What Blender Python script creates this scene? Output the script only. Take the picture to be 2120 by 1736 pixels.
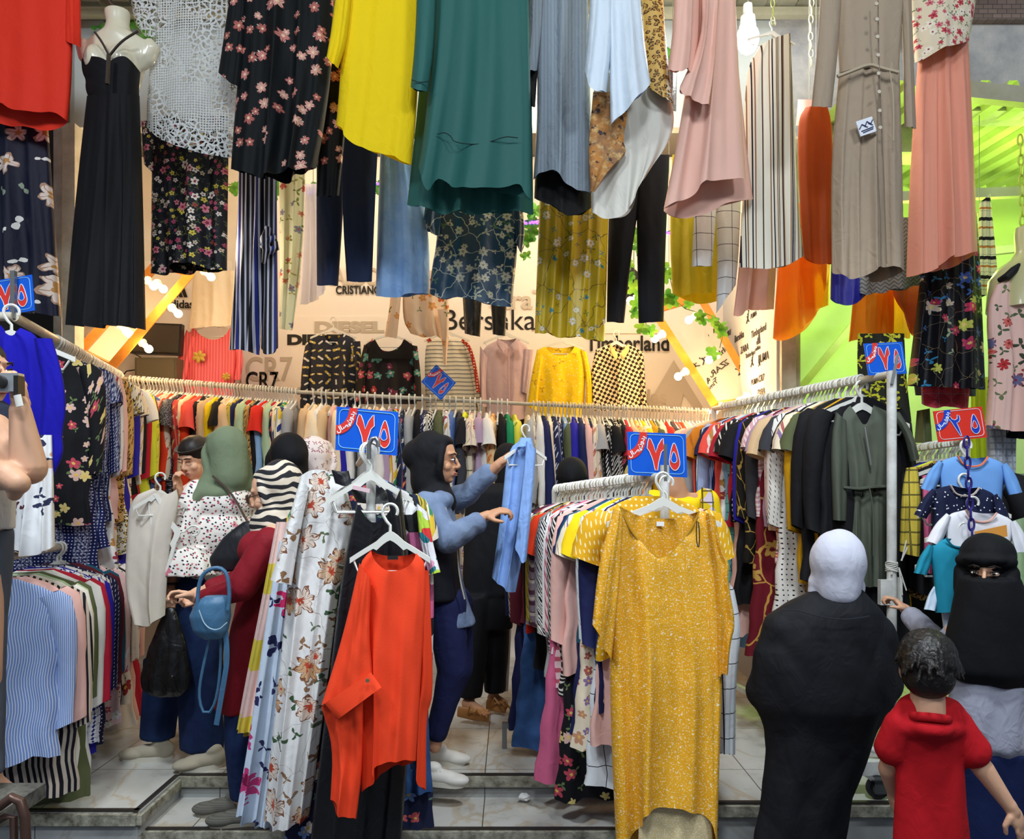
import bpy, bmesh, math, random
import numpy as np
from mathutils import Vector, Matrix, Euler
random.seed(7)
PI = math.pi
for _o in list(bpy.data.objects): bpy.data.objects.remove(_o)
SC = bpy.context.scene
COL = SC.collection

def lin(c): return c/12.92 if c <= .04045 else ((c+.055)/1.055)**2.4
def H(s, k=1.0):
    s = s.lstrip('#'); return tuple(min(1, lin(int(s[i:i+2], 16)/255)*k) for i in (0, 2, 4))+(1.0,)

# ---------- camera, sky, lights, exposure ----------
CAMZ = 1.65; FPX = 1600.0; HOR = 1000.0
cd = bpy.data.cameras.new('camera'); cam = bpy.data.objects.new('camera', cd); COL.objects.link(cam)
cam.location = (0, 0, CAMZ); cam.rotation_euler = (PI/2, 0, 0)
cd.sensor_fit = 'HORIZONTAL'; cd.sensor_width = 36; cd.lens = 36*FPX/2120; cd.shift_y = (HOR-868)/2120
cd.clip_start = .05; cd.clip_end = 80
SC.camera = cam
W = bpy.data.worlds.new('night'); SC.world = W; W.use_nodes = True
W.node_tree.nodes['Background'].inputs[0].default_value = (.62, .72, .9, 1)
W.node_tree.nodes['Background'].inputs[1].default_value = .22
vs = SC.view_settings; vs.view_transform = 'Standard'; vs.look = 'None'; vs.gamma = 1; vs.use_curve_mapping = False
vs.exposure = .38

def lamp(kind, loc, energy, col, size=.1, target=None, spot=110, blend=.6):
    l = bpy.data.lights.new('lamp_light', kind); l.energy = energy; l.color = col
    if kind in ('POINT', 'SPOT'): l.shadow_soft_size = size
    if kind == 'AREA': l.size = size
    if kind == 'SPOT': l.spot_size = math.radians(spot); l.spot_blend = blend
    o = bpy.data.objects.new('lamp_light', l); COL.objects.link(o); o.location = loc
    if target is not None:
        o.rotation_euler = (Vector(target)-Vector(loc)).to_track_quat('-Z', 'Y').to_euler()
    return o
COOL = (.88, .95, 1.0); WARM = (1.0, .62, .28)
for fx in (-2.4, 0, 2.4):                       # street floodlights under the awning edge across the lane
    lamp('SPOT', (fx, -.3, 4.9), 195, COOL, .35, (fx*.85, 4.0, 2.6), 120, .8)
for fx in (-1.5, .9): lamp('SPOT', (fx, 1.5, 4.7), 290, COOL, .2, (fx*.8, 3.3, 0), 70, .7)  # unseen spots aimed low and raised to brighten the floor and steps
lamp('POINT', (0, 4.7, 3.85), 30, (1, .82, .58), .15)  # unseen warm fill, raised to brighten the interior
lamp('POINT', (-1.3, 5.3, 3.95), 16, (1, .8, .55), .15); lamp('POINT', (1.0, 5.3, 3.95), 16, (1, .8, .55), .15)  # warm fill pair added to brighten the back wall, no fixture built
lamp('POINT', (-1.6, 4.4, 3.0), 10, (1, .84, .62), .15)
for gx, gy, gz, ge in ((2.7, 5.0, 3.1, 45), (3.7, 4.9, 3.6, 45)): lamp('POINT', (gx, gy, gz), ge, (.62, 1.0, .12), .15)

# ---------- naming / tagging ----------
LABELS = {}
def tag(o, label=None, cat=None, group=None, kind=None):
    if label: o['label'] = label; LABELS.setdefault(label, []).append((o.name, group))
    if cat: o['category'] = cat
    if group: o['group'] = group
    if kind: o['kind'] = kind
    return o
def empty(name, loc, label, cat, group=None, rz=0):
    o = bpy.data.objects.new(name, None); COL.objects.link(o); o.location = loc; o.rotation_euler = (0, 0, rz)
    o.empty_display_size = .05
    return tag(o, label, cat, group)
def P(px, py, d): return Vector(((px-1060)/FPX*d, d, CAMZ+(HOR-py)/FPX*d))

# ---------- node materials ----------
class NT:
    def __init__(s, name):
        s.m = bpy.data.materials.new(name); s.m.use_nodes = True; s.t = s.m.node_tree; s.t.nodes.clear()
        s.out = s.t.nodes.new('ShaderNodeOutputMaterial')
    def n(s, t, **k):
        x = s.t.nodes.new('ShaderNode'+t)
        for a, b in k.items(): setattr(x, a, b)
        return x
    def put(s, sock, v):
        if isinstance(v, bpy.types.NodeSocket): s.t.links.new(v, sock)
        elif v is not None: sock.default_value = v
    def M(s, op, a, b=None, c=None):
        x = s.n('Math', operation=op); s.put(x.inputs[0], a); s.put(x.inputs[1], b); s.put(x.inputs[2], c); return x.outputs[0]
    def V(s, op, a, b=None):
        x = s.n('VectorMath', operation=op); s.put(x.inputs[0], a); s.put(x.inputs[1], b); return x.outputs[0]
    def len(s, a):
        x = s.n('VectorMath', operation='LENGTH'); s.put(x.inputs[0], a); return x.outputs['Value']
    def mix(s, f, a, b):
        x = s.n('Mix', data_type='RGBA'); s.put(x.inputs[0], f); s.put(x.inputs[6], a); s.put(x.inputs[7], b); return x.outputs[2]
    def sep(s, v):
        x = s.n('SeparateXYZ'); s.put(x.inputs[0], v); return x.outputs
    def scale(s, v, f):
        x = s.n('VectorMath', operation='SCALE'); s.put(x.inputs[0], v); s.put(x.inputs['Scale'], f); return x.outputs[0]
    def noise(s, v, sc, det=3, rough=.5, dist=0, color=False):
        x = s.n('TexNoise'); s.put(x.inputs['Vector'], v); x.inputs['Scale'].default_value = sc
        x.inputs['Detail'].default_value = det; x.inputs['Roughness'].default_value = rough; x.inputs['Distortion'].default_value = dist
        return x.outputs['Color' if color else 0]
    def ramp(s, f, cols, const=True):
        x = s.n('ValToRGB'); e = x.color_ramp; e.interpolation = 'CONSTANT' if const else 'LINEAR'
        while len(e.elements) < len(cols): e.elements.new(1)
        for i, c in enumerate(cols): e.elements[i].position = i/(len(cols) if const else max(1, len(cols)-1)); e.elements[i].color = c
        s.put(x.inputs[0], f); return x.outputs[0]
    def vor(s, v, feat='F1', rnd=.85, dist='EUCLIDEAN'):
        x = s.n('TexVoronoi', voronoi_dimensions='2D', feature=feat, distance=dist); s.put(x.inputs['Vector'], v)
        x.inputs['Scale'].default_value = 1; x.inputs['Randomness'].default_value = rnd; return x.outputs

def layer(t, uv, col, L):
    k = L[0]; xy = t.sep(uv)
    if k == 'stripe':            # angle, period, duty, colour
        _, ang, per, duty, c = L[:5]; a = math.radians(ang)
        s = t.M('ADD', t.M('MULTIPLY', xy[0], math.cos(a)/per), t.M('MULTIPLY', xy[1], math.sin(a)/per))
        if len(L) > 5: s = t.M('ADD', s, L[5])
        return t.mix(t.M('LESS_THAN', t.M('FRACT', s), duty), col, H(c))
    if k == 'grid':
        _, per, w, c = L[:4]
        gx = t.M('LESS_THAN', t.M('FRACT', t.M('DIVIDE', xy[0], per)), w); gy = t.M('LESS_THAN', t.M('FRACT', t.M('DIVIDE', xy[1], per*1.1)), w)
        f = t.M('MAXIMUM', gx, gy)
        return t.mix(t.M('MULTIPLY', f, L[4] if len(L) > 4 else 1), col, H(c))
    if k == 'check':             # size, colour, angle
        _, sz, c, ang = L; a = math.radians(ang)
        u = t.M('ADD', t.M('MULTIPLY', xy[0], math.cos(a)/sz), t.M('MULTIPLY', xy[1], math.sin(a)/sz))
        v = t.M('ADD', t.M('MULTIPLY', xy[0], -math.sin(a)/sz), t.M('MULTIPLY', xy[1], math.cos(a)/sz))
        su = t.M('SINE', t.M('MULTIPLY', u, PI)); sv = t.M('SINE', t.M('MULTIPLY', v, PI))
        return t.mix(t.M('GREATER_THAN', t.M('MULTIPLY', su, sv), 0), col, H(c))
    if k == 'dots':              # per metre, radius, colour, randomness
        _, s, r, c, rnd = L; o = t.vor(t.scale(uv, s), rnd=rnd)
        return t.mix(t.M('LESS_THAN', o['Distance'], r), col, H(c))
    if k in ('flower', 'leaf'):
        d = L[1]; s = d.get('s', 10); cols = [H(c) for c in d['c']]; p = d.get('p', 5); r = d.get('r', .38); keep = d.get('keep', .8)
        w = t.V('SUBTRACT', t.noise(uv, d.get('ws', 30), 2, color=True), (.5, .5, .5))
        v = t.V('ADD', t.scale(uv, s), t.scale(w, d.get('warp', .25)))
        v = t.V('ADD', v, (d.get('off', 0), d.get('off', 0)*1.7, 0))
        o = t.vor(v, rnd=d.get('rnd', .85)); dl = t.V('SUBTRACT', v, o['Position']); q = t.sep(dl); rc = t.sep(o['Color'])
        # drop z
        ln = t.M('SQRT', t.M('ADD', t.M('MULTIPLY', q[0], q[0]), t.M('MULTIPLY', q[1], q[1])))
        th = t.M('ADD', t.M('ARCTAN2', q[1], q[0]), t.M('MULTIPLY', rc[0], 6.28))
        if k == 'flower':
            R = t.M('MULTIPLY_ADD', t.M('ABSOLUTE', t.M('COSINE', t.M('MULTIPLY', th, p/2))), .5*r, .5*r)
        else:
            R = t.M('MULTIPLY', t.M('POWER', t.M('ABSOLUTE', t.M('COSINE', t.M('MULTIPLY', th, p/2))), 3.0), r)
        R = t.M('MULTIPLY', R, t.M('MULTIPLY_ADD', rc[1], .5, .55))
        mask = t.M('MULTIPLY', t.M('LESS_THAN', ln, R), t.M('LESS_THAN', rc[2], keep))
        pc = t.ramp(t.M('FRACT', t.M('MULTIPLY', rc[1], 7.3)), cols)
        if k == 'flower':
            rel = t.M('DIVIDE', ln, R)
            if d.get('line'):    # drawn outline
                pc = t.mix(t.M('GREATER_THAN', rel, .86), pc, H(d['line']))
                pc = t.mix(t.M('LESS_THAN', t.M('ABSOLUTE', t.M('SINE', t.M('MULTIPLY', th, p/2))), .12), pc, H(d['line']))
            pc = t.mix(t.M('LESS_THAN', rel, d.get('cr', .28)), pc, H(d.get('cc', '#e8c060')))
        return t.mix(mask, col, pc)
    if k == 'leopard':           # scale, ring colour, fill
        _, s, c, f = L; w = t.V('SUBTRACT', t.noise(uv, 40, 2, color=True), (.5, .5, .5))
        v = t.V('ADD', t.scale(uv, s), t.scale(w, .6)); o = t.vor(v, rnd=1)
        ring = t.M('MULTIPLY', t.M('GREATER_THAN', o['Distance'], .22), t.M('LESS_THAN', o['Distance'], .42))
        ring = t.M('MULTIPLY', ring, t.M('GREATER_THAN', t.noise(uv, s*2.2, 1), .44))
        col = t.mix(t.M('LESS_THAN', o['Distance'], .22), col, H(f))
        return t.mix(ring, col, H(c))
    if k == 'speck':             # noise scale, threshold, colour
        _, s, th, c = L[:4]
        f = t.M('GREATER_THAN', t.noise(uv, s, L[4] if len(L) > 4 else 6, .65), th)
        return t.mix(f, col, H(c))
    if k == 'blot':
        _, s, lo, hi, c = L; x = t.n('MapRange'); t.put(x.inputs[0], t.noise(uv, s, 4, .55)); x.inputs[1].default_value = lo; x.inputs[2].default_value = hi
        return t.mix(x.outputs[0], col, H(c))
    if k == 'swirl':             # scale, colour, threshold
        _, s, c, th = L; x = t.n('TexWave', wave_type='RINGS'); t.put(x.inputs['Vector'], t.scale(uv, s)); x.inputs['Scale'].default_value = 1.2
        x.inputs['Distortion'].default_value = 9; x.inputs['Detail'].default_value = 1.5; x.inputs['Detail Scale'].default_value = 1.1
        return t.mix(t.M('GREATER_THAN', x.outputs['Fac'], th), col, H(c))
    if k == 'zig':               # period, amp, duty, colour
        _, per, am, duty, c = L
        z = t.M('MULTIPLY', t.M('PINGPONG', xy[0], am), 1.0); s = t.M('FRACT', t.M('DIVIDE', t.M('ADD', xy[1], z), per))
        return t.mix(t.M('LESS_THAN', s, duty), col, H(c))
    if k in ('bandy', 'bandx'):  # lo, hi, colour   in metres of the cloth
        _, lo, hi, c = L; a = xy[1 if k == 'bandy' else 0]
        return t.mix(t.M('MULTIPLY', t.M('GREATER_THAN', a, lo), t.M('LESS_THAN', a, hi)), col, H(c))
    if k == 'vine':              # scale, width, colour
        _, s, w, c = L; wv = t.V('SUBTRACT', t.noise(uv, s*1.3, 2, color=True), (.5, .5, .5))
        o = t.vor(t.V('ADD', t.scale(uv, s), t.scale(wv, .7)), 'DISTANCE_TO_EDGE', 1)
        return t.mix(t.M('LESS_THAN', o['Distance'], w), col, H(c))
    if k == 'quilt':             # coloured patchwork
        _, s, cs = L; o = t.vor(t.scale(uv, s), rnd=.9, dist='CHEBYCHEV')
        return t.ramp(t.sep(o['Color'])[0], [H(c) for c in cs])
    raise ValueError(k)

MATS = {}
def mat(name, base='#888888', layers=(), rough=.78, spec=.25, bump=.35, wrinkle=.4, trans=0.0, alpha=None, sheen=0.0, metal=0.0, bs=1.0, coat=0):
    if name in MATS: return MATS[name]
    t = NT(name); uv = t.n('TexCoord').outputs['UV']
    x = t.n('RGB'); x.outputs[0].default_value = H(base); col = x.outputs[0]
    for L in layers: col = layer(t, uv, col, L)
    b = t.n('BsdfPrincipled'); t.put(b.inputs['Base Color'], col)
    b.inputs['Roughness'].default_value = rough; b.inputs['Specular IOR Level'].default_value = spec; b.inputs['Metallic'].default_value = metal
    b.inputs['Sheen Weight'].default_value = sheen; b.inputs['Coat Weight'].default_value = coat
    if bump or wrinkle:
        obj = t.n('TexCoord').outputs['Object']
        st = t.n('Mapping'); t.put(st.inputs[0], obj); st.inputs['Scale'].default_value = (1.0, 1.0, .7)
        h = t.M('ADD', t.M('ADD', t.M('MULTIPLY', t.noise(st.outputs[0], 6*bs, 2, .5, .8), wrinkle*.016), t.M('MULTIPLY', t.M('ABSOLUTE', t.M('SUBTRACT', t.noise(st.outputs[0], 13*bs, 2, .5, 1.0), .5)), wrinkle*-.012)), t.M('MULTIPLY', t.noise(obj, 420, 1), bump*.0016))
        bp = t.n('Bump'); bp.inputs['Strength'].default_value = .75; bp.inputs['Distance'].default_value = 1.0; t.put(bp.inputs['Height'], h)
        t.put(b.inputs['Normal'], bp.outputs[0])
    sh = b.outputs[0]
    if trans:
        tr = t.n('BsdfTranslucent'); t.put(tr.inputs[0], col); mx = t.n('MixShader'); mx.inputs[0].default_value = trans
        t.put(mx.inputs[1], sh); t.put(mx.inputs[2], tr.outputs[0]); sh = mx.outputs[0]
    if alpha is not None:
        tp = t.n('BsdfTransparent'); mx = t.n('MixShader')
        if alpha == 'lace':
            vy = t.sep(uv)
            o1 = t.vor(t.scale(uv, 75), rnd=.12); o2 = t.vor(t.V('ADD', t.scale(uv, 34), t.scale(t.noise(uv, 30, 2, color=True), 1.1)), 'DISTANCE_TO_EDGE', 1)
            a1 = t.M('GREATER_THAN', o1['Distance'], .36); a2 = t.M('LESS_THAN', o2['Distance'], .14)
            sel = t.M('GREATER_THAN', t.noise(uv, 5.5, 1), .52)
            sel2 = t.M('MAXIMUM', sel, t.M('LESS_THAN', vy[1], .13))
            f = t.M('ADD', t.M('MULTIPLY', a1, t.M('SUBTRACT', 1, sel2)), t.M('MULTIPLY', a2, sel2))
            t.put(mx.inputs[0], f)
        else: mx.inputs[0].default_value = alpha
        t.put(mx.inputs[1], tp.outputs[0]); t.put(mx.inputs[2], sh); sh = mx.outputs[0]
    t.put(t.out.inputs[0], sh); MATS[name] = t.m; return t.m
def flat(name, base, rough=.5, spec=.4, metal=0, coat=0): return mat(name, base, (), rough, spec, 0, 0, metal=metal, coat=coat)
def emit(name, col, strength):
    t = NT(name); e = t.n('Emission'); e.inputs[0].default_value = col; e.inputs[1].default_value = strength; t.put(t.out.inputs[0], e.outputs[0]); return t.m

def wloc(o):
    v = Vector(o.location)
    while o.parent is not None: o = o.parent; v = v+Vector(o.location)
    return v
# ---------- mesh building ----------
def link_mesh(name, V, F, m, parent=None, loc=None, uv=None, smooth=True):
    """V world-space points; parent empties have identity rotation unless noted."""
    me = bpy.data.meshes.new(name); V = np.asarray(V, float)
    org = np.array(wloc(parent)) if parent is not None and loc is None else np.array(loc if loc is not None else (0, 0, 0))
    me.from_pydata((V-org).tolist(), [], F)
    if uv is not None:
        l = me.uv_layers.new(name='UVMap'); idx = np.zeros(len(me.loops), int); me.loops.foreach_get('vertex_index', idx)
        l.data.foreach_set('uv', np.asarray(uv, float)[idx].ravel())
    if smooth: me.polygons.foreach_set('use_smooth', [True]*len(me.polygons))
    if m: me.materials.append(m)
    me.update()
    if smooth and uv is not None and len(V) < 3000: me.set_sharp_from_angle(angle=.75)
    o = bpy.data.objects.new(name, me); COL.objects.link(o)
    if parent is not None: o.parent = parent
    elif loc is not None: o.location = loc
    return o

class MB:
    def __init__(s): s.v = []; s.f = []; s.uv = []
    def add(s, v, f, uv=None):
        b = len(s.v); s.v += [tuple(p) for p in v]; s.f += [tuple(i+b for i in q) for q in f]
        s.uv += [tuple(u) for u in (uv if uv is not None else [(p[0]+p[1]*.7, p[2]) for p in v])]
        return s
    def box(s, c, d, rot=None):
        x, y, z = d[0]/2, d[1]/2, d[2]/2
        v = [Vector((a*x, b*y, e*z)) for a in (-1, 1) for b in (-1, 1) for e in (-1, 1)]
        if rot is not None: v = [rot @ p for p in v]
        v = [p+Vector(c) for p in v]
        return s.add(v, [(0, 1, 3, 2), (4, 6, 7, 5), (0, 4, 5, 1), (2, 3, 7, 6), (0, 2, 6, 4), (1, 5, 7, 3)])
    def bar(s, a, b, w, h, up=(0, 0, 1)):
        a = Vector(a); b = Vector(b); d = b-a; L = d.length; d.normalize(); sd = d.cross(Vector(up))
        if sd.length < 1e-4: sd = d.cross(Vector((0, 1, 0)))
        sd.normalize(); u2 = sd.cross(d); R = Matrix((sd, d, u2)).transposed()
        return s.box((a+b)/2, (w, L, h), R)
    def tube(s, pts, r, n=8, cap=True, flat=1.0, closed=False):
        pts = [Vector(p) for p in pts]; N = len(pts); rr = r if hasattr(r, '__len__') else [r]*N
        V = []; F = []; nrm = None
        for i, p in enumerate(pts):
            if closed: d = pts[(i+1) % N]-pts[i-1]
            else: d = pts[min(i+1, N-1)]-pts[max(i-1, 0)]
            d.normalize()
            if nrm is None:
                nrm = Vector((0, 1, 0)) if abs(d.y) < .9 else Vector((1, 0, 0))
            nrm = nrm-d*nrm.dot(d)
            if nrm.length < 1e-5: nrm = d.orthogonal()
            nrm.normalize(); bi = d.cross(nrm)
            for k in range(n):
                a = 2*PI*k/n; V.append(p+nrm*(math.cos(a)*rr[i]*flat)+bi*(math.sin(a)*rr[i]))
        for i in range(N if closed else N-1):
            j = (i+1) % N
            for k in range(n): F.append((i*n+k, i*n+(k+1) % n, j*n+(k+1) % n, j*n+k))
        if cap and not closed: F.append(tuple(range(n-1, -1, -1))); F.append(tuple((N-1)*n+k for k in range(n)))
        return s.add(V, F)
    def sphere(s, c, r, nu=14, nv=9, rot=None):
        r = r if hasattr(r, '__len__') else (r, r, r); V = []; F = []
        for j in range(nv+1):
            t = PI*j/nv
            for i in range(nu):
                p = 2*PI*i/nu; q = Vector((r[0]*math.sin(t)*math.cos(p), r[1]*math.sin(t)*math.sin(p), r[2]*math.cos(t)))
                if rot is not None: q = rot @ q
                V.append(q+Vector(c))
        for j in range(nv):
            for i in range(nu): F.append((j*nu+i, (j+1)*nu+i, (j+1)*nu+(i+1) % nu, j*nu+(i+1) % nu))
        return s.add(V, F)
    def cap(s, a, ra, b, rb, n=14):      # tapered capsule
        a = Vector(a); b = Vector(b); s.sphere(a, ra, n, 8); s.sphere(b, rb, n, 8)
        if (a-b).length > 1e-4: s.tube([a, b], [ra, rb], n)
        return s
    def lathe(s, c, prof, n=20, ax='z'):
        V = []; F = []; c = Vector(c)
        for r, h in prof:
            for k in range(n):
                a = 2*PI*k/n; q = (r*math.cos(a), r*math.sin(a), h) if ax == 'z' else ((h, r*math.cos(a), r*math.sin(a)) if ax == 'x' else (r*math.cos(a), h, r*math.sin(a)))
                V.append(c+Vector(q))
        for j in range(len(prof)-1):
            for k in range(n): F.append((j*n+k, j*n+(k+1) % n, (j+1)*n+(k+1) % n, (j+1)*n+k))
        F.append(tuple(range(n))); F.append(tuple((len(prof)-1)*n+k for k in range(n)))
        return s.add(V, F)
    def prism(s, pts, th, nrm=(0, 1, 0)):    # closed polygon of 3-D points, extruded
        n = len(pts); off = Vector(nrm)*th; V = [Vector(p) for p in pts]+[Vector(p)+off for p in pts]
        return s.add(V, [tuple(range(n)), tuple(range(2*n-1, n-1, -1))]+[(i, (i+1) % n, n+(i+1) % n, n+i) for i in range(n)])
    def build(s, name, m, parent=None, loc=None, smooth=True): return link_mesh(name, s.v, s.f, m, parent, loc, s.uv, smooth)

def arc_resample(pts, n):
    p = np.array(pts, float); d = np.r_[0, np.cumsum(np.hypot(*np.diff(p, axis=0).T))]
    if d[-1] == 0: return np.repeat(p[:1], n, 0)
    t = np.linspace(0, d[-1], n); return np.c_[np.interp(t, d, p[:, 0]), np.interp(t, d, p[:, 1])]
def curve(pts, d, n=24): return [P(x, y, d) for x, y in arc_resample(smooth_poly(pts, 3), n)]
def smooth_poly(pts, it=2):
    p = [tuple(q) for q in pts]
    if len(p) < 3: return p
    for _ in range(it):
        q = [p[0]]
        for a, b in zip(p[:-1], p[1:]): q += [(a[0]*.75+b[0]*.25, a[1]*.75+b[1]*.25), (a[0]*.25+b[0]*.75, a[1]*.25+b[1]*.75)]
        q.append(p[-1]); p = q
    return p
def coons(L, R, T, B, nu, nv):
    sm = smooth_poly
    L = arc_resample(sm(L), nv+1); R = arc_resample(sm(R), nv+1); T = arc_resample(sm(T), nu+1); B = arc_resample(sm(B), nu+1)
    u = np.linspace(0, 1, nu+1)[None, :, None]; v = np.linspace(0, 1, nv+1)[:, None, None]
    S = (1-v)*T[None]+v*B[None]+(1-u)*L[:, None]+u*R[:, None]
    return S-((1-u)*(1-v)*L[0]+u*(1-v)*R[0]+(1-u)*v*L[-1]+u*v*R[-1])

def cloth(name, parent, L, R, m, top=None, hem=None, topb=None, hemb=None, d=4.0, dr=None, T=.1, nf=5, amp=.03, seed=0, nu=44, nv=36, lean=0.0, even=False, ampt=.25, uvs=1.0):
    """front and back panel of a hanging cloth, sewn at the sides, open at top and hem; outline traced then placed at its own distance."""
    rng = random.Random(seed+hash(name) % 7 if False else seed*31+len(L)*7+int(L[0][0]) % 97)
    top = top or [L[0], R[0]]; hem = hem or [L[-1], R[-1]]; dr = d if dr is None else dr
    top = [L[0]]+list(top[1:-1])+[R[0]]; hem = [L[-1]]+list(hem[1:-1])+[R[-1]]
    u = np.linspace(0, 1, nu+1)[None, :]; v = np.linspace(0, 1, nv+1)[:, None]
    def fold(ph):
        f = np.zeros((nv+1, nu+1))
        for k, (n, a) in enumerate(((nf*.8, 1), (nf*1.55+.6, .32), (nf*.45+.3, .9))):
            q = rng.random()*6.28+ph; dr_ = rng.uniform(-.5, .5)
            s = np.sin(2*PI*n*(u+.03*np.sin(3*v+q))+q+dr_*v*3); f += a*np.sign(s)*np.abs(s)**.85
        return f/1.7
    e = np.clip(4*u*(1-u), 0, 1)**.4; A = amp*(ampt+(1-ampt)*v**.8)
    dd = (1-u)*d+u*dr+lean*v
    out = []
    for side, tp, hm in ((-1, top, hem), (1, topb or top, hemb or hem)):
        tp = [L[0]]+list(tp[1:-1])+[R[0]]; hm = [L[-1]]+list(hm[1:-1])+[R[-1]]
        S = coons(L, R, tp, hm, nu, nv)
        F = fold(0 if side < 0 else 2)
        ds = dd+side*T/2*e*((.45+.55*v) if not even else 1)
        X = (S[..., 0]-1060)/FPX*ds; Z = CAMZ+(HOR-S[..., 1])/FPX*ds
        wob = (.0016*np.sin(v*11+u*5+seed)+.0006*np.sin(v*29-u*17))*min(1, amp/.015)
        Y = ds+(F*A+wob)*e
        X = X+.35*A*np.roll(F, nu//(4*max(1, nf)) or 1, 1)*e*np.minimum(1, 4*u*(1-u))
        out.append(np.stack([X, Y, Z], -1))
    fr, bk = out; V = fr.reshape(-1, 3).tolist(); W1 = nu+1
    idf = np.arange((nv+1)*W1).reshape(nv+1, W1); idb = np.zeros_like(idf); idb[:, 0] = idf[:, 0]; idb[:, -1] = idf[:, -1]
    b = len(V); cnt = 0
    for j in range(nv+1):
        for i in range(1, nu): V.append(bk[j, i].tolist()); idb[j, i] = b+cnt; cnt += 1
    F = []
    for j in range(nv):
        for i in range(nu):
            F.append((idf[j, i], idf[j+1, i], idf[j+1, i+1], idf[j, i+1])); F.append((idb[j, i], idb[j, i+1], idb[j+1, i+1], idb[j+1, i]))
    V = np.array(V); uv = np.c_[V[:, 0]-V[0, 0]+.9*(V[:, 1]-d)*0, V[:, 2]-V[:, 2].min()]*uvs
    return link_mesh(name, V, [tuple(int(k) for k in f) for f in F], m, parent, None, uv)

def seam(parent, pts, d, m, r=.0025, off=-.06, name='seam'):
    pts = arc_resample(smooth_poly(pts), max(8, len(pts)*4))
    return MB().tube([P(x, y, d+off) for x, y in pts], r, 5).build(name, m, parent)

CLOTHN = [0]
def garment(name, label, cat, d, at, group=None):
    return empty(name, P(at[0], at[1], d), label, cat, group)

TEXTS = []
def text(s, size, m, loc, rot, parent, off=0.0, ext=.0015, sx=1.0, name='lettering', align='CENTER'):
    c = bpy.data.curves.new(name, 'FONT'); c.body = s; c.size = size; c.offset = off; c.extrude = ext
    c.offset = off*.3; c.align_x = align; c.align_y = 'CENTER'; c.materials.append(m)
    o = bpy.data.objects.new(name, c); COL.objects.link(o); o.parent = parent
    o.location = Vector(loc)-(wloc(parent) if parent else Vector()); o.rotation_euler = rot; o.scale = (sx, 1, 1); TEXTS.append(o); return o
# ---------- setting ----------
def struct(name, mb, m, smooth=False):
    o = mb.build(name, m, None, smooth=smooth); o['kind'] = 'structure'; return o
def stone(name, c1, c2, vein, tile=None, grout='#5b5750', rough=.3):
    t = NT(name); obj = t.n('TexCoord').outputs['Object']; st = t.n('Mapping'); t.put(st.inputs[0], obj); st.inputs['Scale'].default_value = (1, .55, 1); st.inputs['Rotation'].default_value = (0, 0, .5)
    col = t.ramp(t.noise(st.outputs[0], 1.7, 6, .6, 1.5), [H(c1), H(c2), H(c1)], False)
    v = t.M('ABSOLUTE', t.M('SUBTRACT', t.noise(st.outputs[0], 1.1, 4, .55, 2.2), .5)); vm = t.M('MULTIPLY', t.M('SUBTRACT', 1, t.M('MINIMUM', 1, t.M('DIVIDE', v, .03))), .55)
    col = t.mix(vm, col, H(vein))
    dirt = t.noise(obj, 5, 5, .7); dm = t.M('MULTIPLY', t.M('MAXIMUM', 0, t.M('SUBTRACT', dirt, .55)), 2.2); col = t.mix(t.M('MINIMUM', dm, .5), col, H('#6a6255'))
    if tile:
        q = t.sep(obj)
        gx = t.M('LESS_THAN', t.M('FRACT', t.M('DIVIDE', t.M('ADD', q[0], .13), tile)), .008); gy = t.M('LESS_THAN', t.M('FRACT', t.M('DIVIDE', t.M('ADD', q[1], .02), tile)), .008)
        col = t.mix(t.M('MAXIMUM', gx, gy), col, H(grout))
    b = t.n('BsdfPrincipled'); t.put(b.inputs['Base Color'], col); b.inputs['Roughness'].default_value = rough
    t.put(t.out.inputs[0], b.outputs[0]); return t.m
def noisy(name, c1, c2, sc=6, rough=.8, bump=.3):
    t = NT(name); obj = t.n('TexCoord').outputs['Object']; nz = t.noise(obj, sc, 6, .65)
    col = t.ramp(nz, [H(c1), H(c1), H(c2), H(c2)], False); b = t.n('BsdfPrincipled'); t.put(b.inputs['Base Color'], col); b.inputs['Roughness'].default_value = rough
    bp = t.n('Bump'); bp.inputs['Strength'].default_value = bump; bp.inputs['Distance'].default_value = .02; t.put(bp.inputs['Height'], nz); t.put(b.inputs['Normal'], bp.outputs[0])
    t.put(t.out.inputs[0], b.outputs[0]); return t.m
mTile = stone('marble_tile', '#e0e0dc', '#c4c4be', '#b39a74', .62)
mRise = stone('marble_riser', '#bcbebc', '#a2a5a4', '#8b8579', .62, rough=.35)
mStreet = noisy('street', '#54565a', '#3f4044', 14)
mEdge = noisy('worn_edge', '#b4b2a0', '#5e5a4c', 22)
mAlu = flat('dark_strip', '#4a4440', .35, .5, .6)
mWall = noisy('shop_wall', '#efe6da', '#e6dccd', 3, .8, .05)
mPlaster = noisy('concrete', '#c2c0bb', '#96979a', 5, .9, .6)
mFasc = noisy('fascia', '#cfd8d6', '#c3cdcb', 2, .4, .02)
mFrame = noisy('cream_frame', '#cbc3ae', '#a99f86', 8, .5, .1)
mGreenW = noisy('neighbour_wall', '#cfd8b6', '#c2cca6', 2, .8, .05)
mWood = noisy('orange_wood', '#c8842c', '#a9691c', 9, .45, .1)
PZ = .28
FX0, FX1 = -1.48, -.1     # step notch in the platform
def px2x(px, d): return (px-1060)/FPX*d
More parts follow.
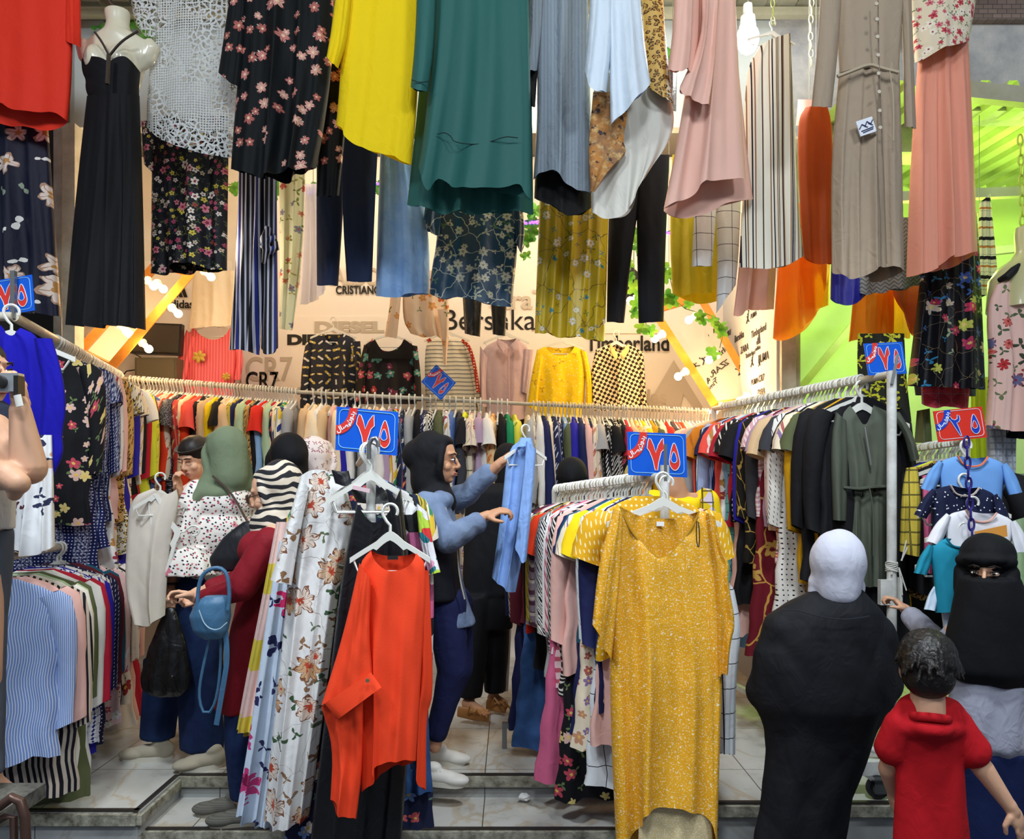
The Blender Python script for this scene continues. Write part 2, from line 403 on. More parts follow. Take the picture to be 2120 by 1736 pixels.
# street
struct('floor_street', MB().box((0, 1.2, -.05), (9, 4.6, .1)), mStreet)
NL, NR = px2x(292, 3.25), px2x(1484, 3.3)
pl = MB().box(((-3.2+NL)/2, 4.7, PZ/2), (NL+3.2, 2.95, PZ)).box(((NL+NR)/2, 4.9, PZ/2), (NR-NL, 2.55, PZ)).box(((NR+5)/2, 4.74, PZ/2), (5-NR, 2.86, PZ))
struct('floor', pl, mTile)
struct('floor_step', MB().box(((NL+NR)/2, 3.45, .09), (NR-NL-.002, .34, .18)), mTile)
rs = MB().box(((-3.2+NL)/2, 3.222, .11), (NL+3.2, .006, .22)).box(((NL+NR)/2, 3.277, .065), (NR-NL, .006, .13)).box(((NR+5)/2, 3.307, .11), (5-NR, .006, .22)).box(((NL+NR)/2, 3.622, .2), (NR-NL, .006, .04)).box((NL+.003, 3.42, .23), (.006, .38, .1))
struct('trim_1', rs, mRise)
ed = MB()
for (xa, xb, y, z) in ((-3.2, NL, 3.212, PZ-.027), (NL, NR, 3.612, PZ-.022), (NR, 5, 3.297, PZ-.027), (NL, NR, 3.268, .158)): ed.box(((xa+xb)/2, y, z), (xb-xa, .024, .045))
ed.box((NL+.008, 3.41, PZ-.03), (.026, .4, .04))
struct('trim_2', ed, mEdge)
al = MB()
for (xa, xb, y, z) in ((-3.2, NL, 3.235, PZ+.003), (NL, NR, 3.63, PZ+.003), (NR, 5, 3.315, PZ+.003), (NL, NR, 3.285, .183)): al.box(((xa+xb)/2, y, z), (xb-xa, .022, .008))
al.box((NL-.01, 3.42, PZ+.003), (.02, .4, .008))
struct('trim_3', al, mAlu)
# shop walls
WX0, WX1, WY = -2.95, 1.66, 6.1
wb = struct('wall_back', MB().box(((WX0+WX1)/2, WY+.05, 2.25), (WX1-WX0, .1, 3.95)), mWall)
wl = struct('wall_left', MB().box((WX0-.05, 5.5, 2.25), (.1, 1.3, 3.95)), mWall)
wr = struct('wall_right', MB().box((WX1+.04, 5.5, 2.25), (.08, 1.3, 3.95)), flat('printed_panel', '#c9cbd0', .5))
struct('ceiling', MB().box(((WX0+WX1)/2, 5.58, 4.28), (WX1-WX0+.2, 1.16, .1)), flat('ceiling_dark', '#6b665e', .8))
struct('trim_4', MB().box((-2.68, 4.72, 2.05), (.075, .1, 3.55)).box((-2.77, 4.76, 2.05), (.05, .1, 3.55)), mFrame)
struct('trim_5', MB().box((1.72, 4.85, 2.05), (.09, .1, 3.55)).box((1.79, 4.9, 2.05), (.04, .1, 3.55)), mFrame)
struct('wall_fascia', MB().box((-.6, 4.95, 4.25), (4.6, .08, .68)), mFasc)
struct('trim_6', MB().box((-.6, 4.9, 4.62), (4.7, .06, .06)), flat('fascia_rail', '#3c3f3d', .5))
struct('wall_left_outer', MB().box((-3.35, 4.8, 2.5), (1.15, .1, 4.5)), flat('dark_gap', '#2a2622', .8))
# concrete upper wall and bricks at the right
struct('wall_right_outer', MB().box((3.6, 4.75, 4.15), (1.7, .2, .52)).box((2.15, 5.0, 4.3), (1.0, .2, 1.1)).box((3.2, 4.9, 5.0), (3.2, .3, .5)), mPlaster)
t = NT('brick'); tc = t.n('TexCoord').outputs['Object']; mp = t.n('Mapping'); t.put(mp.inputs[0], tc); mp.inputs['Rotation'].default_value = (PI/2, 0, 0)
bk = t.n('TexBrick'); t.put(bk.inputs['Vector'], mp.outputs[0]); bk.inputs['Scale'].default_value = 9; bk.inputs['Color1'].default_value = H('#8a7468'); bk.inputs['Color2'].default_value = H('#776459'); bk.inputs['Mortar'].default_value = H('#4c4642')
b = t.n('BsdfPrincipled'); t.put(b.inputs['Base Color'], bk.outputs[0]); t.put(t.out.inputs[0], b.outputs[0])
struct('wall_brick', MB().box((3.1, 4.66, 4.62), (1.5, .12, .42)), t.m)
# corrugated awning
def corr(name, p0, ax, ay, n, m, h=.02, th=.004):
    p0 = Vector(p0); ax = Vector(ax); ay = Vector(ay); up = ax.cross(ay).normalized(); V = []; F = []
    prof = [(0, 0), (.5, 0), (.6, 1), (.9, 1)]
    us = [(k+a)/n for k in range(n) for a, _ in prof]+[1]; hs = [b_ for k in range(n) for _, b_ in prof]+[0]
    for j in (0, 1):
        for u, hh in zip(us, hs): V.append(p0+ax*u+ay*j+up*h*hh)
    k = len(us); F = [(i, i+1, k+i+1, k+i) for i in range(k-1)]
    return struct(name, MB().add(V, F), m)
mCorr = noisy('metal_sheet', '#b5b39c', '#9a987f', 4, .45, .05)
corr('ceiling_awning', (-3.6, 2.9, 4.72), (6.4, 0, 0), (0, 2.1, -.1), 34, mCorr)
aw = MB()
for y in (3.4, 4.1, 4.8): aw.box((-.4, y, 4.66-(y-2.9)*.048), (6.4, .05, .05))
struct('trim_7', aw, mCorr)
# neighbouring green-lit stall
struct('wall_neighbour', MB().box((3.6, 6.15, 2.2), (3.75, .1, 4.0)).box((1.78, 5.6, 2.2), (.08, 1.2, 3.9)), mGreenW)
corr('ceiling_neighbour', (1.9, 4.3, 3.86), (3.4, 0, .0), (0, 1.9, .12), 22, noisy('green_metal', '#b9bf9a', '#9aa27c', 3, .4, .05), .03)
nb = MB().bar((2.3, 4.28, 3.84), (4.5, 4.28, 3.62), .06, .09).bar((2.2, 4.9, 3.45), (4.5, 4.9, 3.55), .05, .06).bar((2.2, 5.2, 3.1), (4.5, 5.0, 3.3), .04, .05).bar((2.2, 5.6, 3.7), (4.6, 5.5, 3.75), .05, .05)
nb.bar((2.0, 5.7, 2.2), (2.95, 5.5, 3.4), .04, .05)
struct('trim_8', nb, mCorr)
# ---------- poster panels on the back wall with their lettering ----------
mInk = flat('black_ink', '#171513', .6); mGrey = flat('grey_ink', '#c4b7a6', .7); mGrey2 = flat('pale_ink', '#cbbfb0', .7)
RB = (PI/2, 0, 0)
mPoster = mat('poster_vinyl', '#f4ebe2', rough=.5, bump=0, wrinkle=.12)
def wtxt(s, px, py, hpx, m, off=0.0, sx=1.0, par=None, d=WY-.012, dz=0): return text(s, hpx*1.38/FPX*d, m, P(px, py, d-dz), RB, par or wb, off, .001, sx)
wbp = wb
post = []
for i, (x0, y0, x1, y1, lb) in enumerate(((560, 330, 1230, 672, 'upper white vinyl banner with CRISTIANO and Bershka lettering behind the hanging trousers'), (500, 655, 1100, 1000, 'long white vinyl banner with DIESEL and CR7 lettering behind wall shirts'), (1085, 672, 1480, 960, 'white vinyl banner with adidas mark behind the houndstooth shirt'), (1200, 330, 1500, 690, 'upper right white vinyl banner with moustache mark behind black trousers'), (290, 540, 480, 720, 'white vinyl banner with adidas mark beside left wooden mirror'))):
    dd_ = WY-.01-.008*(i % 2); a = P(x0, y0, dd_); c = P(x1, y1, dd_)
    e = MB().box(((a.x+c.x)/2, dd_, (a.z+c.z)/2), (c.x-a.x, .006, a.z-c.z)).build('wall_banner', mPoster, None, loc=(a.x, dd_, a.z))
    tag(e, lb, 'banner'); post.append(e)
D = WY-.025
for (s, px, py, h, m, off, sx, k) in (('CRISTIANO', 742, 601, 17, mInk, .008, .78, 0), ('RONALDO', 700, 574, 36, mGrey, .008, .7, 0), ('Bershka', 1012, 664, 44, mInk, .0, 1.0, 0), ('StraT', 1075, 622, 40, mGrey2, .01, 1.0, 0), ('DIESEL', 722, 678, 22, mGrey, .02, 1.6, 1), ('DIESEL', 655, 704, 20, mInk, .02, 1.5, 1), ('CR7', 556, 766, 50, mGrey, .012, .78, 1), ('CR7', 542, 790, 38, mInk, .008, .72, 1), ('CR7', 673, 884, 26, flat('navy_ink', '#262044', .6), .006, .8, 1), ('CRISTIANO RONALDO', 673, 905, 6, MATS['navy_ink'], .001, .8, 1),
    ('Timberland', 1300, 712, 32, mInk, .012, .85, 2), ('adidas', 1330, 822, 30, mGrey, .008, 1.0, 2), ('adidas', 372, 630, 17, mInk, .006, 1.0, 4)):
    wtxt(s, px, py, h, m, off, sx, post[k], D)
def bars3(px, py, h, d, m, par, k=1.0):       # three slanted bars in a triangle
    mb = MB()
    for i in range(3):
        x0 = px+(-.55+.4*i)*h*k; hh = h*(.35+.32*i); w = h*.3
        q = [(x0, py), (x0+w, py), (x0+w-hh*.0, py), ]
        A_ = P(x0, py, d); B_ = P(x0+w, py, d); C_ = P(x0+w-hh*.35, py-hh, d); E_ = P(x0-hh*.35, py-hh*.9, d)
        mb.prism([A_, B_, C_, E_], .002)
    return mb.build('emblem', m, par, smooth=False)
mb = MB(); A3 = [P(1395, 745, D), P(1460, 850, D), P(1440, 850, D), P(1415, 815, D), P(1405, 850, D), P(1385, 850, D), P(1375, 830, D), P(1360, 850, D), P(1335, 850, D)]
mb.prism(A3, .002).build('emblem', mGrey2, post[2], smooth=False)
bars3(375, 615, 24, D, mInk, post[4])
mb = MB(); mb.prism([P(1302, 545, D), P(1330, 572, D), P(1350, 565, D), P(1335, 590, D), P(1312, 600, D), P(1297, 575, D)], .002)
mb.prism([P(1296, 590, D), P(1325, 590, D), P(1325, 620, D), P(1296, 620, D)], .002).prism([P(1318, 508, D), P(1352, 508, D), P(1352, 530, D), P(1318, 530, D)], .002)
mb.build('emblem', mInk, post[3], smooth=False)
# curved dark emblem behind clothes
mb = MB(); mb.prism([P(1010+60*math.cos(a)+40, 905-58*math.sin(a), D) for a in np.linspace(0, 2*PI, 30)[:-1]], .002).build('emblem', mInk, post[1], smooth=False)
# logo repeat on the right side wall
RR = (PI/2, 0, -PI/2)
def rw(px, py): # point on right wall plane X=WX1-.002
    d = (WX1-.004)*FPX/(px-1060); return Vector((WX1-.004, d, CAMZ+(HOR-py)/FPX*d))
mI2 = flat('print_ink', '#2a2a30', .6)
for (s, px, py, sz) in (('PUMA', 1560, 652, .06), ('Timberland', 1570, 685, .085), ('Bershka', 1530, 697, .09), ('ZARA', 1541, 722, .09), ('adidas', 1569, 720, .05), ('Timberland', 1553, 733, .06), ('PUMA', 1580, 740, .1), ('CR7', 1576, 783, .08), ('NIKE', 1508, 690, .07), ('PUMA', 1562, 790, .07), ('ZARA', 1575, 812, .08), ('PUMA', 1527, 640, .06), ('CR7', 1520, 745, .07)):
    text(s, sz*.8, mI2, rw(px, py), RR, wr, .002, .001)
def jump(px, py, s):   # leaping figure with a ball
    c = rw(px, py); mb = MB()
    def q(a, b): return c+Vector((0, -a*s, b*s))
    for a, b_, r in (((0, 0), (.05, .35), .09), ((0, 0), (-.45, -.45), .07), ((0, 0), (.45, -.4), .07), ((.05, .35), (.3, .75), .05), ((.05, .35), (-.35, .3), .05)): mb.tube([q(*a), q(*b_)], r*s, 6, flat=1)
    mb.sphere(q(.05, .52), .09*s).sphere(q(.34, .88), .1*s); return mb.build('emblem', mI2, wr)
for px, py, s in ((1548, 660, .06), (1557, 750, .06), (1572, 752, .04), (1530, 770, .05)): jump(px, py, s)
def tri(px, py, s):
    c = rw(px, py); mb = MB()
    for i in range(3):
        h = s*(.4+.3*i); y0 = -s*(.5-.38*i)
        mb.prism([c+Vector((0, -y0, 0)), c+Vector((0, -(y0+.28*s), 0)), c+Vector((0, -(y0+.28*s-.3*h), h)), c+Vector((0, -(y0-.3*h), h*.85))], .001, (-1, 0, 0))
    return mb.build('emblem', mI2, wr, smooth=False)
tri(1570, 712, .07)
text('H&M', .12, flat('red_ink', '#a03030', .6), (WX0+.06, 5.1, 2.52), (PI/2, 0, PI/2), wl, .002)
text('H&M', .07, mI2, (WX0+.06, 5.35, 2.75), (PI/2, 0, PI/2), wl, .001)
# ---------- lamps on the two tilted wooden mirrors ----------
mGlow = emit('bulb_glow', (1, .78, .45, 1), 16); mSock = flat('socket_white', '#ded6c6', .4)
def bulb(px, py, d, ax, label, e=5.0, r=.027):
    c = P(px, py, d); ax = Vector(ax).normalized(); o = empty('light_bulb', c, label, 'light bulb', 'warm bulbs around the tilted mirrors')
    MB().sphere((0, 0, 0), r).build('glass_globe', mGlow, o, loc=(0, 0, 0))
    MB().tube([ax*(r*.8), ax*(r*1.5), ax*(r*1.5), ax*(r*2.6), ax*(r*2.6), ax*(r*3.0)], [r*.55, r*.5, r*.75, r*.85, r*1.1, r*1.1], 12).build('socket', mSock, o, loc=(0, 0, 0))
    l = lamp('POINT', c+Vector((0, -.05, 0))-ax*.01, e, WARM, .03)
    return o
LB = ((437, 573, 'bulb below the hem of the dark meadow-print skirt'), (318, 592, 'bulb beside black gown, left one of the high pair'), (338, 598, 'bulb on the wooden bar, right one of the high pair'), (369, 649, 'bulb just under the adidas mark'), (262, 686, 'bright bulb under the hem of the long black gown'), (308, 722, 'lowest bulb of left mirror, beside the dark screen'))
for px, py, l in LB: bulb(px, py, 5.2, (-.7, .3, .6), 'glowing warm '+l, 3.6)
RBL = ((1380, 573, 'bulb beside the chartreuse skirt, highest at right'), (1305, 622, 'bulb seen between the legs of black trousers'), (1356, 701, 'bulb below black trousers beside ivy'), (1426, 662, 'bulb at the top of right mirror frame'), (1404, 779, 'bulb left of right mirror above the back rail'), (1468, 745, 'bulb over the middle of right mirror glass'), (1479, 851, 'bulb at the lowest corner of right mirror'), (1532, 829, 'bulb on the bottom bar of right mirror'))
for px, py, l in RBL: bulb(px, py, 5.35, (.75, .3, .5), 'glowing warm '+l, 3.6)
mMir = flat('mirror_glass', '#e6e2da', .03, .5, 1.0)
def mirror(corners, d, label, w=.055, dn=None):
    ps = [P(x, y, dd) for (x, y), dd in zip(corners, d)]; c = sum(ps, Vector())/4
    o = empty('wooden_mirror', c, label, 'mirror'); mb = MB()
    for a, b_ in ((0, 1), (1, 2), (2, 3), (3, 0)):
        MB().bar(ps[a], ps[b_], .04, w, up=(0, 0, 1)).build('frame_bar', mWood, o, smooth=False)
    MB().prism([p+Vector((0, .005, 0)) for p in ps], .01).build('glass', mMir, o, smooth=False)
mirror(((1352, 640), (1448, 612), (1572, 828), (1480, 838)), (5.55, 5.75, 5.6, 5.4), 'tilted wooden framed mirror with bulbs, right of the houndstooth shirt')
mirror(((395, 565), (230, 760), (165, 728), (330, 540)), (5.3, 5.1, 5.25, 5.45), 'tilted wooden framed mirror below the long black gown')
# cool CFL lamp
o = empty('hanging_lamp', P(1548, 80, 4.3), 'bright white bulb hanging beside the striped vest', 'lamp')
MB().sphere(P(1548, 80, 4.3), (.062, .062, .085)).build('bulb', emit('white_glow', (1, 1, 1, 1), 14), o)
c = P(1548, 80, 4.3); MB().tube([c+Vector((0, 0, .07)), c+Vector((0, 0, .12)), c+Vector((0, 0, .125)), c+Vector((0, 0, .19))], [.045, .04, .028, .024], 14).build('socket', flat('socket_grey', '#b7bcb4', .5), o)
MB().tube([c+Vector((0, 0, .19)), c+Vector((.01, 0, .32))], .006, 6).build('cable', flat('cable_grey', '#8d8f86', .6), o)
lamp('POINT', c+Vector((0, -.1, 0)), 22, (1, 1, 1), .08)
# second pair of white lamps behind the lace
for px, l in ((640/3.2, 0),): pass
# purple LED string and ivy
mLed = emit('violet_glow', (.16, .05, 1, 1), 5)
def leds(pts, d, label, n):
    q = arc_resample(smooth_poly(pts), n); o = empty('light_string', P(*pts[0], d), label, 'light string')
    mb = MB().tube([P(x, y, d) for x, y in q], .003, 5); mb.build('cord', flat('cord_dark', '#20202a', .6), o)
    m2 = MB()
    for i, (x, y) in enumerate(q): m2.sphere(P(x+random.uniform(-3, 3), y+4+random.uniform(-3, 3), d-.01), .009, 8, 5)
    g = m2.build('led_lights', mLed, o); g['kind'] = 'stuff'
leds([(610, 388), (640, 398), (700, 392), (780, 375)], 5.0, 'violet light string above the white tulle and navy trousers', 22)
leds([(1070, 455), (1095, 458), (1125, 452)], 4.9, 'violet light string between the green dress and yellow floral skirt', 16)
leds([(1370, 485), (1400, 472), (1440, 480)], 5.0, 'violet light string behind the black trousers at right', 12)
mLeaf = mat('ivy', '#4f9a3c', [('blot', 12, .4, .7, '#8ebf4a')], rough=.5, bump=0, wrinkle=0, trans=.3)
def ivy(pts, d, n, label, s=.05):
    q = arc_resample(smooth_poly(pts), n); o = empty('ivy_garland', P(*pts[0], d), label, 'ivy'); rr = random.Random(int(pts[0][0]))
    MB().tube([P(x, y, d) for x, y in q], .003, 5).build('stem', flat('stem_green', '#5b6a30', .6), o); mb = MB()
    for x, y in q:
        c = P(x+rr.uniform(-14, 14), y+rr.uniform(-14, 14), d-rr.uniform(0, .05)); a0 = rr.uniform(0, 6.28); k = s*rr.uniform(.7, 1.3); tl = Euler((rr.uniform(-.6, .6), rr.uniform(-.6, .6), 0)).to_matrix()
        V = [c]+[c+tl @ Vector((k*(.55+.45*abs(math.cos(2.5*a)))*math.cos(a+a0), .012*math.cos(3*a), k*(.55+.45*abs(math.cos(2.5*a)))*math.sin(a+a0))) for a in np.linspace(0, 2*PI, 21)[:-1]]
        mb.add(V, [(0, i, i % 20+1) for i in range(1, 21)])
    g = mb.build('leaves', mLeaf, o); g['kind'] = 'stuff'
ivy([(470, 380), (530, 395), (640, 400), (700, 410), (780, 400)], 5.05, 26, 'ivy garland behind the striped trousers and navy trousers')
ivy([(1080, 520), (1100, 470), (1110, 430)], 4.95, 8, 'ivy sprig beside the yellow floral skirt')
ivy([(1340, 430), (1310, 500), (1315, 600), (1330, 650), (1345, 690)], 5.2, 12, 'ivy strand hanging behind black trousers near bulbs')
ivy([(1385, 560), (1400, 640), (1480, 650), (1500, 680), (1490, 720)], 5.1, 11, 'ivy strand trailing over the right mirror')
ivy([(1360, 90), (1385, 100)], 4.88, 3, 'green leaf sprig on pale fascia beside the pink ruffle dress', .06)
ivy([(215, 45), (270, 40), (320, 80)], 4.85, 5, 'green leaf sprig on pale fascia behind the mannequin', .06)
# ---------- hanging clothes ----------
def G(name, label, cat, d, parts, group=None, at=None):
    L0 = parts[0][2][0]; R0 = parts[0][3][0]; at = at or ((L0[0]+R0[0])/2, (L0[1]+R0[1])/2)
    o = empty(name, P(at[0], at[1], d), label, cat, group)
    for i, pt in enumerate(parts):
        pn, m, L, R = pt[:4]; kw = dict(pt[4]) if len(pt) > 4 else {}
        kw.setdefault('d', d); kw.setdefault('seed', len(label)+i*3)
        cloth(pn, o, L, R, m, **kw)
    return o
mWhitePl = mat('white_plastic', '#dcdcd4', rough=.35, spec=.5, bump=0, wrinkle=0)
def hanger_mb(w=.2, hook=.024):
    mb = MB(); pts = []
    for a in np.linspace(-20, 250, 16): t = math.radians(a); pts.append((hook*math.cos(PI-t)*-1*-1, 0, hook*math.sin(t)))
    pts = [(-x, y, z) for x, y, z in pts]
    pts = [(hook*math.cos(math.radians(a)), 0, hook*math.sin(math.radians(a))) for a in np.linspace(-30, 180, 14)]+[(-hook, 0, -.01), (-.012, 0, -.032), (0, 0, -.045), (0, 0, -.075)]
    mb.tube(pts, .0052, 6)
    # shoulder plate with a hump, thick rim, trousers bar
    n = 24; top = []; 
    for i in range(n+1):
        x = -w+2*w*i/n; z = -.075-.075*(abs(x)/w)**1.15 - (.0 if abs(x) > .045 else -.012*math.cos(x/.045*PI/2)); top.append((x, z))
    prof = [(x, -.006, z) for x, z in top]+[(x, -.006, z-(.018 if abs(x) > .05 else .03)) for x, z in reversed(top)]
    mb.prism(prof, .012)
    mb.tube([(-w*.92, 0, -.155), (-w*.8, 0, -.195), (w*.8, 0, -.195), (w*.92, 0, -.155)], .0045, 6)
    return mb
HANG = hanger_mb().build('hanger_source', mWhitePl); HANGM = HANG.data; bpy.data.objects.remove(HANG)
_n = hanger_mb(.13, .024).build('hanger_source', mWhitePl); HANGN = _n.data; bpy.data.objects.remove(_n)
def hanger(loc, rz=0, label=None, group=None, s=1.0, ry=0, m=None, nar=False):
    o = bpy.data.objects.new('clothes_hanger', HANGN if nar else HANGM); COL.objects.link(o); o.location = loc; o.rotation_euler = (0, ry, rz); o.scale = (s, s, s)
    if m: o.material_slots[0].link = 'OBJECT'; o.material_slots[0].material = m
    return tag(o, label, 'hanger', group)

red = mat('red_crepe', '#e0301a', rough=.7); navym = mat('navy_magnolia', '#16182c', [('flower', dict(s=5.6, r=.46, p=5, c=['#efe3da', '#e2d2c8', '#e6d2c4'], cc='#c08a4c', cr=.35, keep=.8, warp=.35, ws=12, line='#b08a70')), ('leaf', dict(s=11, r=.42, p=2, c=['#e8e4dc', '#8f9c84'], keep=.3, off=3.3))], rough=.6)
G('red_blouse', 'bright red blouse hanging at the top left corner of the photo', 'blouse', 3.75, [
  ('body', red, [(-130, -110), (-140, 190)], [(150, -110), (151, 60), (148, 180), (141, 252)], dict(hem=[(-140, 200), (0, 208), (18, 226), (60, 231), (110, 228), (141, 252)], hemb=[(-140, 260), (0, 260), (60, 262), (98, 274), (141, 252)], nf=3, amp=.02)),
  ('sleeve', red, [(132, -110), (134, 84)], [(166, -110), (168, 98)], dict(nf=2, amp=.01, T=.09, nu=20))])
G('magnolia_skirt', 'navy pleated skirt with large cream magnolias under the red blouse', 'skirt', 3.95, [
  ('body', navym, [(-130, 200), (-135, 650)], [(95, 200), (105, 330), (118, 520), (127, 655)], dict(hem=[(-135, 650), (0, 640), (70, 648), (127, 657)], nf=7, amp=.035, T=.2))])
# mannequin and gown
mCream = flat('cream_mannequin', '#ddd6bd', .25, .5, coat=.3)
mq = empty('mannequin_torso', P(243, 30, 3.9), 'glossy cream female mannequin torso hanging from a hook at top left', 'mannequin')
mb = MB(); k = 3.9/FPX
def q3(px, py, dy=0): p = P(px, py, 3.9); return p+Vector((0, dy, 0))
rows = [(243, 22, 25, .85), (243, 30, 25, .9), (244, 50, 22, .95), (244, 66, 27, .95), (245, 80, 50, .62), (246, 92, 70, .52), (246, 104, 74, .5), (245, 116, 66, .62), (242, 130, 56, .85), (238, 150, 54, .95), (236, 170, 52, .9), (236, 200, 44, .75), (238, 240, 40, .72), (240, 300, 54, .66)]
V = []; F = []; n = 28
for (x, y, hw, dep) in rows:
    for i in range(n):
        a = 2*PI*i/n; c = q3(x, y); V.append((c.x+hw*k*math.cos(a), c.y+(hw if hw < 60 else 56)*k*dep*math.sin(a), c.z))
for j in range(len(rows)-1):
    for i in range(n): F.append((j*n+i, (j+1)*n+i, (j+1)*n+(i+1) % n, j*n+(i+1) % n))
F.append(tuple(range(n))); F.append(tuple(range(len(V)-1, len(V)-n-1, -1))); mb.add(V, F)
mb.sphere(q3(215, 138, -.07), (.06, .06, .07)).sphere(q3(264, 138, -.07), (.06, .06, .07))
mb.tube([q3(186, 92), q3(176, 100), q3(180, 118), q3(192, 132)], [.042, .045, .042, .03], 14).tube([q3(304, 92), q3(313, 100), q3(304, 122), q3(288, 138)], [.042, .045, .042, .03], 14)
bo = mb.build('torso', mCream, mq)
md = bo.modifiers.new('r', 'REMESH'); md.mode = 'VOXEL'; md.voxel_size = .008; md.use_smooth_shade = True
sm_ = bo.modifiers.new('s', 'SMOOTH'); sm_.iterations = 6
MB().tube([q3(236, 26), q3(238, 14), q3(228, 6), q3(222, -8), q3(230, -20)], .004, 6).build('hook', flat('steel', '#9a9a98', .3, .5, .9), mq)
gown = mat('black_chiffon', '#0c0c10', rough=.75, wrinkle=.25)
mBead = flat('beads', '#4a4038', .25, .6, .7)
gw = G('black_gown', 'long black halter gown with gathered bust worn by the mannequin torso', 'dress', 3.86, [
  ('skirt', gown, [(180, 198), (165, 330), (148, 500), (135, 672)], [(289, 198), (296, 400), (302, 683)], dict(nf=6, amp=.03, T=.3, even=True, ampt=.1, hem=[(135, 672), (200, 678), (240, 672), (302, 683)], top=[(180, 198), (230, 192), (289, 198)])),
  ('bodice', gown, [(168, 122), (170, 150), (178, 165), (176, 182), (184, 204)], [(291, 150), (288, 175), (288, 204)], dict(top=[(168, 122), (186, 116), (208, 118), (226, 128), (238, 118), (258, 114), (276, 130), (291, 150)], topb=[(168, 150), (291, 160)], nf=2, amp=.008, T=.32, even=True, d=3.9))])
seam(gw, [(196, 66), (210, 85), (224, 112)], 3.9, mBead, .006, -.16, 'strap'); seam(gw, [(286, 64), (250, 86), (226, 116)], 3.9, mBead, .006, -.16, 'strap'); seam(gw, [(225, 112), (222, 174)], 3.9, mBead, .01, -.21, 'bead_trim')
lace = mat('white_lace', '#c9cbc9', alpha='lace', rough=.7, wrinkle=.2)
G('lace_dress', 'white crochet lace dress hanging beside the mannequin', 'dress', 3.95, [
  ('body', lace, [(330, -110), (318, 60), (306, 180), (303, 262)], [(480, -110), (497, 150), (494, 250), (482, 328)], dict(hem=[(303, 262), (325, 285), (370, 305), (420, 318), (482, 328)], nf=2, amp=.02, T=.14)),
  ('sleeve', lace, [(266, -110), (272, 40), (300, 75)], [(335, -110), (330, 30), (325, 76)], dict(nf=2, amp=.012, T=.1, nu=24))])
mead = mat('meadow_print', '#15151c', [('leaf', dict(s=30, r=.5, p=3, c=['#4b5a34', '#6c6a34', '#2e3c40'], keep=.75)), ('flower', dict(s=26, r=.46, p=5, c=['#d8c84e', '#e6dcd0', '#b8506c', '#8f4a3c', '#c9b9a0'], cc='#7a2a3c', keep=.62, off=1.7)), ('flower', dict(s=13, r=.32, p=5, c=['#d77c8c', '#e8b4b4', '#efe6da'], cc='#8c2038', cr=.4, keep=.4, off=4.1))], rough=.6)
G('meadow_skirt', 'sheer dark skirt with tiny meadow flowers below the white lace dress', 'skirt', 4.25, [
  ('body', mead, [(315, 240), (314, 400), (312, 566)], [(474, 240), (472, 400), (470, 560)], dict(hem=[(312, 566), (345, 570), (350, 545), (390, 542), (440, 558), (470, 562)], hemb=[(312, 566), (390, 566), (470, 562)], nf=4, amp=.03, T=.16)),
  ('sleeve', mead, [(292, 250), (298, 340)], [(322, 250), (320, 360)], dict(T=.06, nf=1, amp=.01, nu=16))])
bf = mat('black_floral', '#0b1013', [('leaf', dict(s=12.5, r=.4, p=4, c=['#d8c8ba', '#b9a898'], keep=.62, warp=.1)), ('flower', dict(s=12.5, r=.42, p=5, c=['#c88078', '#b0665c', '#d8a494'], cc='#e8c8a8', cr=.25, keep=.8, warp=.1, line='#5c2c2c'))], rough=.7, spec=.2)
G('black_floral_dress', 'black dress with small pink flower sprigs between lace dress and yellow shirt', 'dress', 3.8, [
  ('body', bf, [(512, -110), (498, 100), (484, 260), (478, 350)], [(690, -110), (690, 120), (672, 260), (655, 348)], dict(hem=[(478, 350), (520, 358), (560, 372), (570, 345), (600, 352), (655, 348)], hemb=[(478, 350), (560, 372), (600, 372), (655, 348)], nf=5, amp=.045, T=.2)),
  ('sleeve', bf, [(488, -110), (466, 60), (452, 150)], [(515, -110), (508, 100), (500, 183)], dict(T=.11, nf=2, amp=.012, nu=24, hem=[(452, 150), (478, 172), (500, 183)])),
  ('back_panel', bf, [(660, 60), (660, 240), (655, 405)], [(735, 60), (718, 240), (702, 405)], dict(T=.08, nf=2, amp=.02, d=3.98, nu=20))])
stp = mat('blue_stripe', '#b9bacb', [('stripe', 0, .026, .62, '#17171f'), ('stripe', 0, .104, .12, '#27317c')], rough=.6)
tr = G('striped_trousers', 'black and white vertical striped trousers with a knotted tie at the knee', 'trousers', 4.4, [
  ('leg', stp, [(496, 300), (490, 500), (474, 724)], [(560, 300), (553, 500), (537, 735)], dict(nf=3, amp=.03, T=.13, nu=28, hem=[(474, 722), (500, 722), (540, 735)])),
  ('leg', stp, [(535, 300), (548, 500), (540, 720)], [(572, 300), (574, 500), (576, 720)], dict(nf=2, amp=.02, T=.14, nu=24, hem=[(540, 715), (552, 738), (576, 710)]))])
MB().tube([P(x, y, 4.3) for x, y in ((572, 492), (556, 496), (545, 508), (556, 520), (572, 512), (570, 500))], [.016, .022, .026, .024, .02, .014], 12).tube([P(x, y, 4.3) for x, y in ((556, 470), (548, 495), (552, 520), (545, 545))], [.018, .026, .024, .01], 10).build('knot', stp, tr)
crf = mat('cream_floral', '#e6e8cc', [('leaf', dict(s=14, r=.4, p=3, c=['#7c8c50', '#a8a868'], keep=.5)), ('flower', dict(s=15, r=.38, p=5, c=['#d08474', '#c96a6a', '#e0b090', '#8a90a8'], cc='#b85a4a', keep=.5, off=2.2))], trans=.3)
G('cream_floral_trousers', 'cream trousers with coral flowers beside the striped trousers', 'trousers', 4.65, [('leg', crf, [(576, 300), (580, 500), (578, 680)], [(634, 300), (628, 520), (606, 683)], dict(nf=3, amp=.02, T=.12, nu=28))])
